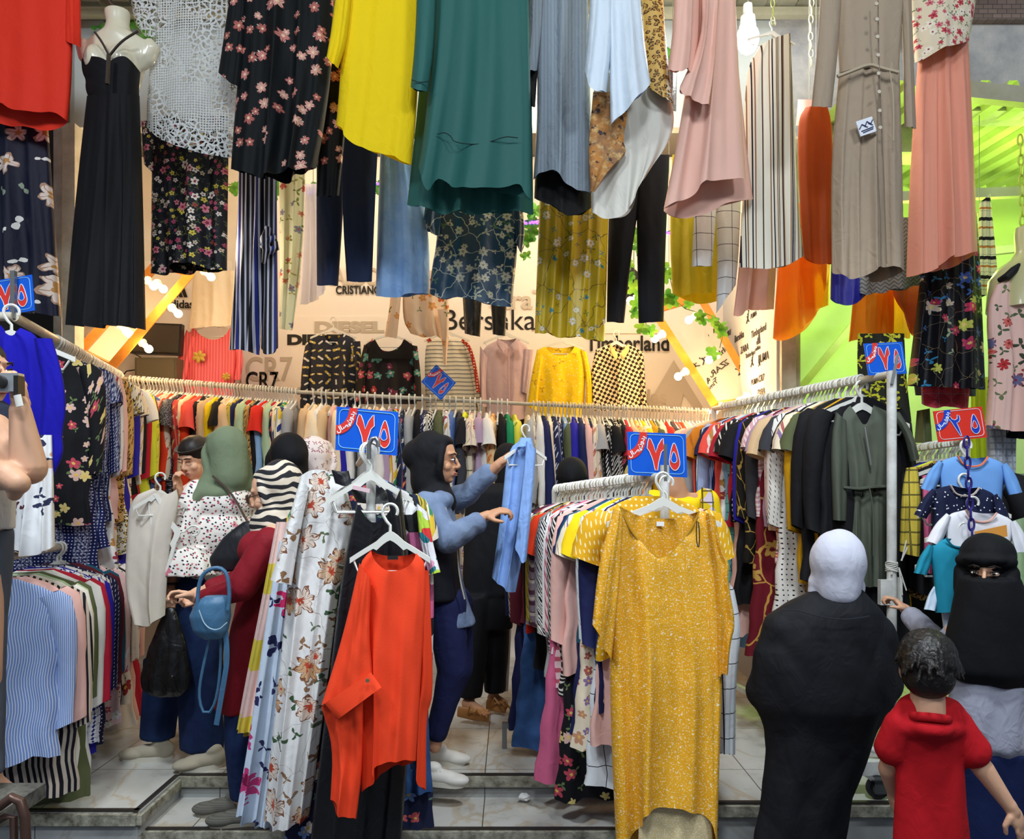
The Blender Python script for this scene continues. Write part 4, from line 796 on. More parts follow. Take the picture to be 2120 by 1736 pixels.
seam(o, [(956, 704), (972, 716), (984, 760), (990, 812)], 5.75, redt, .014, -.07, 'shoulder_trim'); seam(o, [(892, 702), (884, 706)], 5.75, redt, .014, -.06, 'shoulder_trim')
lil = mat('lilac_satin', '#c3a7aa', rough=.45, spec=.4, wrinkle=.7)
o = wallshirt('dusty lilac satin collared shirt on the back wall', 'shirt', 'lilac_shirt', 5.72, ([(1034, 702), (994, 722), (1002, 790), (1006, 862)], [(1070, 700), (1100, 724), (1092, 800), (1086, 866)]), [([(994, 716), (992, 770), (996, 840)], [(1010, 740), (1006, 790), (1008, 842)]), ([(1086, 722), (1082, 770), (1080, 810)], [(1104, 724), (1096, 780), (1090, 815)])], lil, hem=[(1006, 862), (1028, 858), (1034, 870), (1062, 872), (1086, 848)], top=[(1034, 702), (1052, 722), (1070, 700)], topb=[(1034, 702), (1052, 704), (1070, 700)], hg=(1048, 672, 'lilac satin shirt'))
cloth('collar', o, [(1030, 700), (1026, 712), (1040, 728)], [(1050, 712), (1052, 722), (1044, 728)], lil, d=5.64, T=.02, nf=1, amp=.002, nu=8, nv=8); cloth('collar', o, [(1054, 716), (1060, 726)], [(1072, 700), (1078, 720)], lil, d=5.64, T=.02, nf=1, amp=.002, nu=8, nv=8)
seam(o, [(1053, 722), (1054, 860)], 5.72, lil, .006, -.06, 'placket')
ybl = mat('yellow_beaded', '#f4d01c', [('dots', 28, .09, '#f8f0c8', 1), ('leaf', dict(s=11, r=.3, p=3, c=['#c79c1c'], keep=.5))], wrinkle=.6)
o = wallshirt('bright yellow beaded blouse with loose sleeves on the back wall', 'blouse', 'yellow_blouse', 5.72, ([(1128, 716), (1108, 724), (1112, 800), (1110, 866)], [(1190, 716), (1214, 728), (1212, 800), (1206, 866)]), [([(1112, 722), (1098, 790), (1092, 840)], [(1124, 740), (1116, 800), (1112, 852)]), ([(1202, 724), (1214, 780), (1212, 846)], [(1214, 728), (1226, 780), (1232, 844)])], ybl, top=[(1128, 716), (1140, 732), (1162, 738), (1182, 730), (1190, 716)], topb=[(1128, 716), (1160, 722), (1190, 716)], hg=(1163, 686, 'bright yellow beaded blouse'))
hts = mat('houndstooth', '#ecd9b0', [('check', .021, '#2c1f18', 20)]); htc = mat('cream_collar', '#e9c27c')
o = wallshirt('brown and cream houndstooth shirt with peach collar on the back wall', 'shirt', 'houndstooth_shirt', 5.72, ([(1262, 712), (1232, 724), (1232, 790), (1230, 850)], [(1300, 712), (1328, 724), (1334, 790), (1330, 850)]), [([(1234, 722), (1222, 770), (1226, 846)], [(1244, 740), (1238, 790), (1240, 848)]), ([(1320, 722), (1326, 780), (1326, 846)], [(1332, 730), (1336, 790), (1340, 846)])], hts, top=[(1262, 712), (1281, 734), (1300, 712)], topb=[(1262, 712), (1281, 716), (1300, 712)], hg=(1276, 690, 'houndstooth shirt'))
cloth('collar', o, [(1262, 710), (1262, 728), (1274, 744)], [(1272, 722), (1280, 736), (1276, 744)], htc, d=5.62, T=.02, nf=1, amp=.002, nu=8, nv=8); cloth('collar', o, [(1284, 734), (1290, 746)], [(1300, 712), (1302, 726)], htc, d=5.62, T=.02, nf=1, amp=.002, nu=8, nv=8)
seam(o, [(1281, 736), (1280, 846)], 5.72, hts, .006, -.055, 'placket')
pfb = mat('peach_floral', '#ecd3b8', [('leaf', dict(s=12, r=.4, p=3, c=['#6c7a4c', '#8a9468'], keep=.45)), ('flower', dict(s=12, r=.42, p=5, c=['#c8783c', '#b85c34', '#d89a60'], keep=.5, off=2))], trans=.2)
G('peach_floral_blouse', 'peach floral blouse with dangling sleeves below the blue skirt', 'blouse', 5.3, [
  ('body', pfb, [(836, 560), (832, 660), (850, 690)], [(928, 560), (930, 660), (928, 720)], dict(hem=[(850, 690), (880, 700), (905, 690), (928, 730)], nf=3, amp=.02, T=.12)),
  ('sleeve', pfb, [(812, 570), (806, 640), (796, 696)], [(834, 570), (828, 640), (822, 700)], dict(T=.08, nf=1, amp=.01, nu=16)),
  ('sleeve', pfb, [(905, 640), (915, 700), (918, 752)], [(930, 640), (928, 700), (924, 756)], dict(T=.07, nf=1, amp=.01, nu=14, d=5.22))])
wht = mat('white_cotton', '#f2e8d4', wrinkle=.9, trans=.2)
G('white_shirt', 'plain white shirt glowing above the pink ribbed sweater', 'shirt', 5.7, [('body', wht, [(400, 560), (396, 640), (390, 680)], [(490, 560), (492, 640), (490, 672)], dict(nf=3, amp=.02))])
# dark screens and shelf beside the left mirror
mScr = flat('screen_black', '#23211f', .35, .5)
o = empty('television', P(325, 700, 5.7), 'flat dark television leaning beside the pink ribbed sweater', 'television'); c = P(326, 702, 5.7)
MB().box(c, (.37, .05, .23), Euler((0, .04, 0)).to_matrix()).build('casing', mScr, o, smooth=False); MB().box(c+Vector((0, -.03, 0)), (.34, .008, .2), Euler((0, .04, 0)).to_matrix()).build('panel', flat('panel_grey', '#3f3a34', .4), o, smooth=False)
o = empty('electric_box', P(325, 765, 5.65), 'dark metal box under the television on the back wall', 'box'); c = P(330, 768, 5.65)
MB().box(c, (.3, .12, .18)).build('casing', flat('box_metal', '#57503f', .5), o, smooth=False); MB().box(c+Vector((0, -.065, .0)), (.27, .01, .15)).build('door', flat('box_metal2', '#5f5846', .45), o, smooth=False)
MB().tube([P(x, y, 5.6) for x, y in ((268, 725), (300, 745), (300, 762), (262, 768), (250, 782))], .005, 6).build('cable', flat('cable_black', '#161412', .5), o)
# ---------- clothes on rails ----------
def rack_mesh(kind, seed, joined=False):
    rng = random.Random(seed*13+5); K = dict(tee=(.62, .07, 'short'), shirt=(.72, .07, 'long'), blouse=(.6, .08, 'long'), dress=(1.02, .09, 'short'), maxi=(1.28, .1, 'none'), gown=(1.2, .1, 'long'), vest=(.62, .06, 'none'), tunic=(.85, .08, 'long'))
    L, th, sl = K[kind]; nr = 22; nc = 32; V = []; F = []; UV = []
    ph = [rng.uniform(0, 6.28) for _ in range(4)]; flare = {'dress': .06, 'maxi': .07, 'gown': .06}.get(kind, .02)
    for j in range(nr+1):
        t = j/nr; z = -L*t
        if z > -.07: hw = .065+.135*(-z/.07)**.7
        else: q = (-z-.07)/(L-.07); hw = .2-.02*math.sin(q*PI)*(kind in ('dress', 'gown', 'maxi'))+flare*q
        for k in range(nc):
            a = 2*PI*k/nc; x = hw*math.cos(a); e = abs(math.sin(a))**.6*(1 if math.sin(a) >= 0 else -1)
            A = .004+.02*t; y = th/2*e*(.35+.65*min(1, t*3))+A*(math.sin(x*48+ph[0]+t*1.5)+.6*math.sin(x*83+ph[1]))*abs(math.sin(a))**.5
            zz = z+(.012*math.sin(x*25+ph[2])*t if j == nr else 0)-(.035*(1-abs(x)/.07)*(y < 0) if j == 0 and abs(x) < .07 else 0)
            V.append((x+.006*math.sin(z*30+ph[3]), y, zz)); UV.append((x+seed*.37, z+L+seed*.11))
    for j in range(nr):
        for k in range(nc): F.append((j*nc+k, (j+1)*nc+k, (j+1)*nc+(k+1) % nc, j*nc+(k+1) % nc))
    def sleeve(s):
        v = []; f = []; uv = []; n = 16
        if sl == 'short': pts = [(.17, 0, -.065, .05), (.205, 0, -.09, .066), (.235, -.005, -.15, .07), (.255, -.01, -.21, .074), (.262, -.01, -.25, .078)]
        else: pts = [(.17, 0, -.065, .05), (.2, 0, -.1, .062), (.222, .0, -.2, .062), (.232, -.01, -.32, .056), (.235, -.015, -.45, .052), (.236, -.01, -.56, .044), (.236, -.01, -.6, .04)]
        for j, (x, y, z, r) in enumerate(pts):
            j2 = rng.uniform(-.008, .008)
            for k in range(n):
                a = 2*PI*k/n; rr = r*(1+.1*math.sin(3*a+j*1.1))
                v.append((s*(x+rr*math.cos(a)*.75), y+j2+rr*math.sin(a)*.62, z+(.3*rr*math.cos(a)))); uv.append((x+rr*math.cos(a)+seed*.2, z+a*.05))
        for j in range(len(pts)-1):
            for k in range(n):
                q = (j*n+k, j*n+(k+1) % n, (j+1)*n+(k+1) % n, (j+1)*n+k); f.append(q if s > 0 else q[::-1])
        return v, f, uv
    def mk(nm, v, f, uv):
        me = bpy.data.meshes.new(nm); me.from_pydata(v, [], f); l = me.uv_layers.new(name='UVMap'); idx = np.zeros(len(me.loops), int); me.loops.foreach_get('vertex_index', idx)
        l.data.foreach_set('uv', np.array(uv)[idx].ravel()); me.polygons.foreach_set('use_smooth', [True]*len(me.polygons)); me.materials.append(None); return me
    S = [sleeve(-1), sleeve(1)] if sl != 'none' else []
    if joined:
        for v, f, uv in S: b = len(V); V = V+v; F = F+[tuple(i+b for i in q) for q in f]; UV = UV+uv
        return mk(kind, V, F, UV), []
    return mk('body', V, F, UV), [mk('sleeve', *s) for s in S]
RM = {}
def rack_item(kind, m, loc, rz, label, group, seed=0, s=1.0, joined=False, tilt=0):
    key = (kind, seed % 3, joined)
    if key not in RM: RM[key] = rack_mesh(kind, seed % 3+1, joined)
    body, sl = RM[key]; nm = {'tee': 't_shirt', 'maxi': 'long_dress', 'gown': 'sleeved_dress'}.get(kind, kind); cat = {'tee': 't-shirt', 'maxi': 'dress', 'gown': 'dress'}.get(kind, kind)
    if joined:
        o = bpy.data.objects.new(nm, body); COL.objects.link(o); ms = [o]; o.location = loc; o.rotation_euler = (0, tilt, rz); o.scale = (s, s, s); tag(o, label, cat, group)
    else:
        o = empty(nm, loc, label, cat, group, rz); o.rotation_euler = (0, tilt, rz); o.scale = (s, s, s); ms = []
        for me in [body]+sl: c = bpy.data.objects.new(me.name.split('.')[0], me); COL.objects.link(c); c.parent = o; ms.append(c)
    for c in ms: c.material_slots[0].link = 'OBJECT'; c.material_slots[0].material = m
    return o
# palette of cloth
PAL = {}
def pal(key, desc, base, layers=(), **k): PAL[key] = (desc, mat('cloth_'+key, base, layers, **k))
fl = lambda s, cols, cc='#e8c060', keep=.7, off=0, r=.42, p=5: ('flower', dict(s=s, r=r, p=p, c=cols, cc=cc, keep=keep, off=off))
lf = lambda s, cols, keep=.5, off=3, p=3: ('leaf', dict(s=s, r=.42, p=p, c=cols, keep=keep, off=off))
pal('cor', 'coral', '#f0574a'); pal('ora', 'orange-red', '#f2431d'); pal('cre', 'cream', '#f1dcba'); pal('bei', 'beige', '#d9b88e'); pal('whi', 'white', '#eeeae2'); pal('blk', 'black', '#141317'); pal('nav', 'navy', '#1c2350')
pal('yel', 'bright yellow', '#f3cf12'); pal('mus', 'mustard', '#c9960e'); pal('min', 'mint', '#b6d0a8'); pal('gry', 'grey', '#a5a6a6'); pal('sky', 'sky blue', '#8fb4dc'); pal('oli', 'olive', '#5c6242'); pal('lil', 'lilac', '#b59ab2'); pal('pin', 'pale pink', '#e9b9ae'); pal('roy', 'royal blue', '#26229c')
pal('tea', 'dark teal', '#13536b'); pal('mar', 'maroon', '#5c1c28'); pal('lim', 'lime', '#d3de3a'); pal('grn', 'emerald', '#1f8a58'); pal('ros', 'rose pink', '#d8688f'); pal('crm', 'crimson', '#b61f36'); pal('cha', 'charcoal', '#3b3c42'); pal('nbl', 'dusky blue', '#5a76b4'); pal('red', 'scarlet', '#d92a1c'); pal('jea', 'denim', '#2a4a78', [('blot', 8, .4, .7, '#3f66a0')])
pal('dot', 'black polka-dot', '#131318', [('dots', 34, .24, '#eeeae2', .1)]); pal('wdt', 'white dotted', '#e9e6e0', [('dots', 40, .16, '#22222a', .1)]); pal('ndt', 'navy pin-dot', '#1c2045', [('dots', 55, .16, '#e6e6ee', .1)]); pal('mdt', 'mustard polka-dot', '#d8a31a', [('dots', 46, .2, '#f2e6bc', .2)])
pal('plc', 'cream plaid', '#ecd2b0', [('grid', .06, .12, '#c25a40', .7)]); pal('yp', 'yellow plaid', '#c9b446', [('grid', .05, .14, '#2b2a22', .8)]); pal('wp', 'grey plaid', '#b9bec6', [('grid', .03, .3, '#727a8c', .6)]); pal('blp', 'white windowpane', '#dfe4e8', [('grid', .09, .035, '#22242c')])
pal('leo', 'leopard', '#c9a25c', [('leopard', 40, '#2c1f16', '#a57434')]); pal('bwl', 'black-and-white leopard', '#e8e4d8', [('leopard', 48, '#1a1716', '#d2b95a')])
pal('rff', 'red ruffled floral', '#c43a34', [fl(22, ['#e8c8a0', '#20202a', '#e07050'], keep=.7)]); pal('cfl', 'cream floral', '#eadcc2', [lf(18, ['#7c7a5c', '#8a6a58']), fl(17, ['#b05a58', '#8c70a0', '#c89070'], off=2)]); pal('nfl', 'navy floral', '#1d2340', [lf(18, ['#5c7c6a']), fl(16, ['#e8dcd0', '#c85a5a', '#7c9ad0'], off=2)])
pal('bfl', 'black floral', '#131318', [lf(16, ['#667a4c']), fl(14, ['#d8b4a8', '#c0485a', '#e0ca80'], off=2)]); pal('wfl', 'white floral', '#e9e7e4', [lf(15, ['#3c4a60', '#6c3c3c']), fl(13, ['#a03c4c', '#30385c', '#c08c4c'], off=2)]); pal('mfl', 'multicolour floral', '#ead8c4', [('quilt', 22, ['#e0c040', '#c83c48', '#2a3c80', '#efe4d2', '#3a8c60', '#efe4d2'])])
pal('ofl', 'orange floral', '#f0c890', [fl(26, ['#e06a20', '#c8301c', '#f0b030'], keep=.9)]); pal('pfl', 'pink floral', '#ecc8c8', [lf(18, ['#80605c']), fl(16, ['#c0506c', '#e8f0f0'], off=2)]); pal('lfl', 'lilac floral', '#e6dcd6', [fl(24, ['#5c4a98', '#c8a860'], keep=.8)]); pal('ylf', 'yellow leaf', '#e0d84a', [lf(20, ['#6a8a30', '#f0f0d0'], .8)])
pal('swr', 'black-and-white swirl', '#e6e2dc', [('swirl', 16, '#151518', .5)]); pal('psl', 'black paisley', '#151518', [('swirl', 11, '#d8d2c8', .68)]); pal('rfl', 'red and pink floral', '#e8e0e4', [fl(20, ['#d82a48', '#e85a80', '#4858b0'], keep=.9)])
pal('str', 'black striped', '#cdbfae', [('stripe', 0, .022, .5, '#191922')]); pal('bst', 'blue pinstriped', '#7f9fdc', [('stripe', 0, .009, .35, '#dfe8f8')]); pal('pst', 'pink striped', '#e8c4c8', [('stripe', 90, .05, .4, '#c05a68')]); pal('mst', 'multicolour striped', '#9a8890', [('stripe', 35, .03, .4, '#5c3448'), ('stripe', 35, .045, .2, '#d8c8b8')])
pal('nlc', 'navy lace-print', '#1a2250', [('speck', 90, .52, '#9094aa'), ('stripe', 0, .12, .42, '#141c50'), ('dots', 60, .2, '#c8cade', .05)]); pal('geo', 'blue geometric', '#dcdce6', [('check', .026, '#27338a', 45), ('stripe', 45, .21, .1, '#c0a460'), ('check', .014, '#f0f0f4', 45)]); pal('seq', 'black sequinned', '#17171c', [('speck', 130, .56, '#a8acb8')], rough=.35)
pal('tur', 'turquoise embroidered', '#69b5b4', [('vine', 14, .03, '#1c5a68'), ('stripe', 90, .42, .06, '#c0286c')]); pal('cha2', 'maroon chain-print', '#6f1524', [('vine', 4, .02, '#c89a4a'), fl(6, ['#c8a050'], '#6f1524', .5, 2, .34, 7)]); pal('gdc', 'gold chain-print black', '#17140f', [('vine', 11, .035, '#b8954a')]); pal('gbl', 'yellow-green colourblock', '#eceadf', [('bandy', .42, 9, '#d9e03a'), ('bandy', -1, .2, '#1c1c22')]); pal('owl', 'orange and navy', '#d07c1c', [('blot', 9, .52, .6, '#8a3c14'), ('bandx', -9, -.16, '#20209a')]); pal('pzb', 'pink zebra', '#d8a4ac', [('swirl', 9, '#f0e2e2', .55)])
pal('nbw', 'navy bow-print', '#20264c', [('dots', 26, .2, '#cfd4e4', .6)]); pal('bch', 'black-and-white check', '#e8e4da', [('check', .02, '#17171b', 30)]); pal('wbf', 'white blouse with ink flowers', '#e6e8ec', [fl(8, ['#22305c', '#a83240'], keep=.4)])
KW = {'tee': 't-shirt', 'shirt': 'shirt', 'blouse': 'blouse', 'dress': 'dress', 'maxi': 'long dress', 'gown': 'sleeved dress', 'vest': 'vest', 'tunic': 'tunic'}
def fill_rail(p0, p1, spec, where, group, t0=0.0, t1=1.0, joined=True, zoff=-.08, jit=.1, s=1.0, seed=1, facing=0.0):
    p0 = Vector(p0); p1 = Vector(p1); d = p1-p0; rz0 = math.atan2(d.y, d.x)+PI/2+facing; rng = random.Random(seed); n = len(spec); its = spec
    its = [(a.split(':')+['1'])[:3] for a in spec]
    ds = [PAL[k][0]+' '+KW[t] for k, t, _ in its]
    for i, (k, t, sc) in enumerate(its):
        u = t0+(t1-t0)*(i+.5)/n; c = p0+d*u+Vector((0, 0, zoff))
        if i == 0: lb = ds[0]+' at the near end of '+where
        elif i == n-1: lb = ds[i]+' at the far end of '+where
        else: lb = '%s on %s, between %s and %s' % (ds[i], where, ds[i-1], ds[i+1])
        if len(lb.split()) > 16: lb = '%s on %s, after %s' % (ds[i], where, ds[i-1])
        rack_item(t, PAL[k][1], c, rz0+rng.uniform(-jit, jit), lb, group, rng.randint(0, 99), s*float(sc)*rng.uniform(.95, 1.05), joined, rng.uniform(-.03, .03))
def fill_hangers(p0, p1, n, label, group, t0=0, t1=1, jit=.05, s=1.0, seed=3):
    p0 = Vector(p0); p1 = Vector(p1); d = p1-p0; rz0 = math.atan2(d.y, d.x)+PI/2; rng = random.Random(seed)
    for i in range(n): hanger(p0+d*(t0+(t1-t0)*(i+rng.uniform(.2, .8))/n)+Vector((0, 0, 0)), rz0+rng.uniform(-jit, jit)+(PI if rng.random() < .0 else 0), label, group, s)
mRodW = noisy('painted_rod', '#cfc8b6', '#b9b09a', 14, .4, .1); mPostW = noisy('white_post', '#dedfdd', '#bdbdb6', 12, .4, .1); mCh = flat('grey_metal', '#8e9090', .35, .5, .8)
# back rail in three stretches
BD = 5.3
rail = empty('clothes_rail', P(860, 812, BD), 'long cream rail across the back wall packed with clothes', 'rail')
A0, A1, B1, C1 = P(246, 783, BD), P(616, 811, BD), P(1095, 836, BD), P(1470, 853, BD)
MB().tube([A0, A1], .014, 10).build('rod', mRodW, rail); MB().tube([A1, B1], .013, 10).build('rod', mRodW, rail); MB().tube([B1, C1], .012, 10).build('rod', mRodW, rail)
MB().bar(P(890, 824, BD), P(888, 812, 6.05), .02, .03).build('bracket', mCh, rail); MB().bar(P(618, 812, BD), P(620, 805, 6.05), .02, .03).build('bracket', mCh, rail)
sa = 'cor:blouse plc:shirt ora:tunic cfl:blouse seq:dress rff:tunic cre:blouse bei:tunic ora:shirt cor:dress blk:gown dot:blouse bei:blouse yel:blouse blk:tee plc:tunic bei:dress cfl:tunic yp:blouse nav:blouse min:shirt rff:blouse leo:tunic blk:tunic sky:blouse red:tee min:blouse crm:blouse cre:tunic nfl:blouse mfl:tunic gry:blouse'.split()
fill_rail(A0, A1, sa, 'the back rail left stretch', 'clothes on the left stretch of the back rail', .26, .99, seed=4)
sb = 'bei:tunic cre:dress whi:tunic bei:blouse pin:maxi cre:tunic roy:blouse whi:shirt gry:tunic cre:shirt bei:dress whi:blouse lil:blouse mfl:tunic nfl:tunic gry:shirt blk:shirt ndt:blouse bch:blouse oli:blouse wfl:tunic nbl:blouse cha:shirt gbl:tee cfl:dress lil:tee whi:tee ofl:tunic blk:blouse grn:blouse ylf:tunic'.split()
fill_rail(A1, B1, sb, 'the back rail middle stretch', 'clothes on the middle stretch of the back rail', .04, .95, seed=5)
sc = 'cfl:blouse gry:tunic whi:blouse nav:shirt cre:shirt nbw:blouse nav:tunic sky:shirt oli:shirt roy:tunic nav:blouse pin:tunic nfl:shirt cfl:tunic gry:dress dot:tunic blk:dress psl:tunic bfl:blouse crm:tee bei:tee ofl:blouse yel:tee cfl:tee mus:blouse oli:tee cre:tee red:tee cha:blouse cor:maxi ora:maxi cre:maxi lil:maxi pin:shirt bei:shirt cre:gown'.split()
fill_rail(B1, C1, sc, 'the back rail right stretch', 'clothes on the right stretch of the back rail', -.02, .99, seed=6)
fill_hangers(A0, A1, 58, 'white plastic hanger packed on the left stretch of the back rail', 'hangers on the left stretch of the back rail', .06, 1, s=.95)
fill_hangers(A1, B1, 30, 'white plastic hanger on the middle stretch of the back rail', 'hangers on the middle stretch of the back rail', .06, .93)
fill_hangers(B1, C1, 55, 'white plastic hanger packed on the right stretch of the back rail', 'hangers on the right stretch of the back rail', .02, 1, s=.92)
# upper left rail, running into the shop
UL0, UL1 = P(28, 655, 3.4), P(250, 778, 5.1)
rail = empty('clothes_rail', UL0, 'upper cream rail running into the shop along the left wall', 'rail'); MB().tube([UL0, UL1], .022, 12).build('rod', mRodW, rail)
MB().bar(UL0+Vector((0, 0, -.01)), UL0+Vector((0, 0, .2)), .02, .02).build('sign_clip', mCh, rail); MB().tube([UL0+Vector((-.3, 0, 0)), UL0], .02, 10).build('rod_end', mRodW, rail); MB().bar(UL1, UL1+Vector((-.3, .2, 0)), .03, .03).build('bracket', mCh, rail)
su = 'bfl:tunic nlc:gown nlc:dress nlc:tunic wfl:gown pin:tunic cfl:gown leo:tunic bwl:dress roy:gown cfl:dress lfl:gown blk:shirt whi:tee crm:tunic lim:shirt ylf:tunic nav:shirt nbl:gown sky:tunic'.split()
fill_rail(UL0, UL1, su, 'the upper left rail', 'clothes on the upper left rail', .2, 1.0, joined=False, seed=7, jit=.12, facing=.12)
fill_hangers(UL0, UL1, 38, 'white plastic hanger packed on the upper left rail', 'hangers on the upper left rail', .3, .98, seed=8)
# lower left rail
LL0, LL1 = Vector((-1.97, 2.95, 1.36)), Vector((-2.42, 4.5, 1.32))
rail = empty('clothes_rail', LL0, 'lower rail beneath the upper left rail, hung with shirts', 'rail'); MB().tube([LL0, LL1], .016, 10).build('rod', mRodW, rail)
MB().box((LL0.x-.22, 3.25, .4), (.5, .12, .05)).build('base_beam', mEdge, rail, smooth=False); MB().tube([LL0, (LL0.x, LL0.y, .4)], .014, 10).build('post', mCh, rail); MB().tube([LL1, (LL1.x, LL1.y, PZ)], .014, 10).build('post', mCh, rail)
sl_ = 'bst:shirt pin:blouse str:tunic whi:tunic min:tunic oli:gown whi:gown crm:blouse geo:tunic roy:tunic wdt:blouse ndt:tunic mar:blouse tea:blouse pfl:tunic wdt:tunic seq:tunic wfl:shirt wbf:tunic whi:dress cfl:gown pin:gown crm:dress'.split()
fill_rail(LL0, LL1, sl_, 'the lower left rail', 'clothes on the lower left rail', .0, 1.0, joined=False, seed=9, jit=.14, facing=.15)
fill_hangers(LL0, LL1, 18, 'white plastic hanger packed on the lower left rail', 'hangers on the lower left rail', .5, 1, seed=8)
# right rail with white post and caster
R0, R1 = P(1846, 774, 3.42), P(1478, 846, 4.95)
rail = empty('clothes_rail', (R0.x, R0.y, PZ), 'wheeled white rail at right with a tall post and rubber caster', 'rail')
MB().tube([R0, R1], .017, 12).build('rod', mRodW, rail); pz = P(1850, 768, 3.42); MB().bar((R0.x-.01, 3.4, pz.z-.06), (R0.x+.012, 3.39, pz.z+.07), .02, .012).build('sign_clip', mCh, rail)
MB().tube([(R0.x, 3.42, .44), (R0.x, 3.42, pz.z)], .021, 14).build('post', mPostW, rail); MB().tube([R1, (R1.x, R1.y, .4)], .018, 10).build('post', mPostW, rail)
MB().box((R0.x-.06, 3.4, .405), (.36, .06, .06)).build('base_beam', mPostW, rail, smooth=False); MB().bar((R0.x, 3.4, .42), (R1.x, R1.y, .42), .03, .03).build('base_rail', mPostW, rail); MB().tube([(R0.x-.2, 3.42, .5), (R0.x-.02, 3.4, .46)], .014, 10).build('brace', mPostW, rail)
cst = MB().box((R0.x-.09, 3.36, .372), (.09, .07, .006)).box((R0.x-.09, 3.335, .345), (.05, .004, .07)).box((R0.x-.09, 3.385, .345), (.05, .004, .07)).build('caster', mCh, rail, smooth=False)
MB().lathe((R0.x-.09, 3.36, .33), [(.02, -.017), (.044, -.016), (.05, -.009), (.05, .009), (.044, .016), (.02, .017)], 24, 'y').build('wheel', flat('rubber', '#202124', .6), cst); MB().lathe((R0.x-.09, 3.36, .33), [(.01, -.02), (.03, -.02), (.03, .02), (.01, .02)], 16, 'y').build('hub', mCh, cst)
MB().tube([(R0.x-.012, 3.395, 1.25+.012*math.sin(i)) for i in range(2)], .004).build('tie_end', flat('string', '#d8d8d0', .8), rail)
tw = MB()
for i in range(7): tw.tube([(R0.x+.024*math.cos(a), 3.42+.024*math.sin(a), 1.265+i*.006+.004*math.sin(a*2+i)) for a in np.linspace(0, 2*PI, 15)[:-1]], .003, 5, closed=True)
for (a, b_) in (((0, 0), (.03, -.1)), ((.0, 0), (.012, -.12)), ((.01, .03), (.035, .09)), ((.012, .03), (.03, .12))): tw.tube([(R0.x+.02+a[0], 3.395, 1.28+a[1]), (R0.x+.02+b_[0], 3.39, 1.28+b_[1])], .003, 5)
tw.build('string_knot', MATS['string'], rail)
MB().box((R0.x-.035, 3.41, 1.17), (.05, .03, .11)).box((R0.x+.03, 3.41, 1.17), (.012, .03, .13)).build('bracket', mPostW, rail, smooth=False)
sr = 'blk:gown mus:maxi blk:tunic oli:tee mus:tunic cfl:tee blk:tee wdt:gown cha:tee pfl:tunic bei:tee lil:tee cha2:maxi pzb:tee cha:blouse gdc:tunic roy:blouse blk:dress dot:tee pin:maxi crm:tee tur:maxi sky:maxi wfl:tee cor:tee nav:tee bst:tunic blk:blouse cor:tunic owl:tee gry:gown lil:gown bei:blouse pin:dress cre:tee'.split()
fill_rail(R0, R1, sr, 'the right rail', 'clothes on the right rail', .12, 1.0, joined=False, seed=11, jit=.16, facing=-.05)
fill_hangers(R0, R1, 46, 'white plastic hanger packed on the right rail', 'hangers on the right rail', .12, .92, seed=12)
# centre rail behind the yellow kaftan
C0, C2 = P(1376, 984, 2.98), P(1148, 1014, 4.0)
rail = empty('clothes_rail', (C0.x, C0.y, .2), 'low rail behind the mustard kaftan with grey post and sign clip', 'rail')
MB().tube([C0, C2], .014, 12).build('rod', mRodW, rail); MB().tube([(C0.x, C0.y, 0.0), (C0.x, C0.y, 1.72)], .018, 12).build('post', mPostW, rail); MB().bar((C0.x, C0.y-.015, 1.66), (C0.x, C0.y-.015, 1.8), .012, .008).build('sign_clip', mCh, rail); MB().tube([C2, (C2.x, C2.y, .36)], .015, 10).build('post', mPostW, rail)
f0 = P(1040, 1512, 4.05); MB().bar((f0.x, 4.0, .4), (C2.x+.12, 4.0, .4), .03, .025).bar((f0.x+.012, 4.0, .39), (f0.x+.012, 4.0, PZ), .025, .025).bar((f0.x+.1, 4.0, .4), (f0.x+.2, 4.3, .4), .02, .02).build('foot', mCh, rail, smooth=False)
sc2 = 'mdt:tee pin:dress nav:tunic blp:gown yel:tee cfl:dress tea:tee nav:dress pin:shirt bfl:maxi psl:tunic pst:tunic whi:shirt ros:maxi swr:tunic gry:tunic ora:tee mst:blouse yp:blouse rfl:tee blk:tunic whi:tee red:tee jea:maxi mar:blouse wdt:gown psl:blouse nav:gown'.split()
fill_rail(C0, C2, sc2, 'the centre rail', 'clothes on the centre rail', .06, 1.02, joined=False, seed=14, jit=.1, facing=-.3, zoff=-.075)
fill_hangers(C0, C2, 34, 'white plastic hanger packed on the centre rail', 'hangers on the centre rail', .1, .98, seed=15)
# near left-centre rail with white flowered dress and orange blouse
N0, N2 = P(768, 925, 2.72), P(742, 960, 3.5)
rail = empty('clothes_rail', (N0.x, N0.y, .1), 'rail holding the orange batwing blouse with grey hooked sign clip', 'rail')
MB().tube([N0, N2], .013, 12).build('rod', mRodW, rail); MB().tube([(N0.x, N0.y, 0.0), (N0.x, N0.y, 1.8)], .017, 12).build('post', mPostW, rail)
MB().tube([P(764, 950, 2.66), P(764, 920, 2.66), P(770, 908, 2.66), P(778, 906, 2.66), P(783, 914, 2.66), P(783, 925, 2.66)], .008, 10).build('sign_clip', mCh, rail)
sn = 'nfl:maxi yp:gown pin:maxi mfl:dress bfl:maxi wfl:maxi'.split()
fill_rail(N0, N2, sn, 'the near rail', 'clothes on the near rail', .2, 1.0, joined=False, seed=17, jit=.2, facing=.1, zoff=-.1)
for dx, dy, lb in ((0, .0, 'white hanger hooked on the near post, front one'), (-.01, .05, 'white hanger hooked on the near post behind the front one')): hanger(P(768, 932, 2.68+dy)+Vector((dx, 0, 0)), .2+dy, lb, None, 1.1, nar=True)
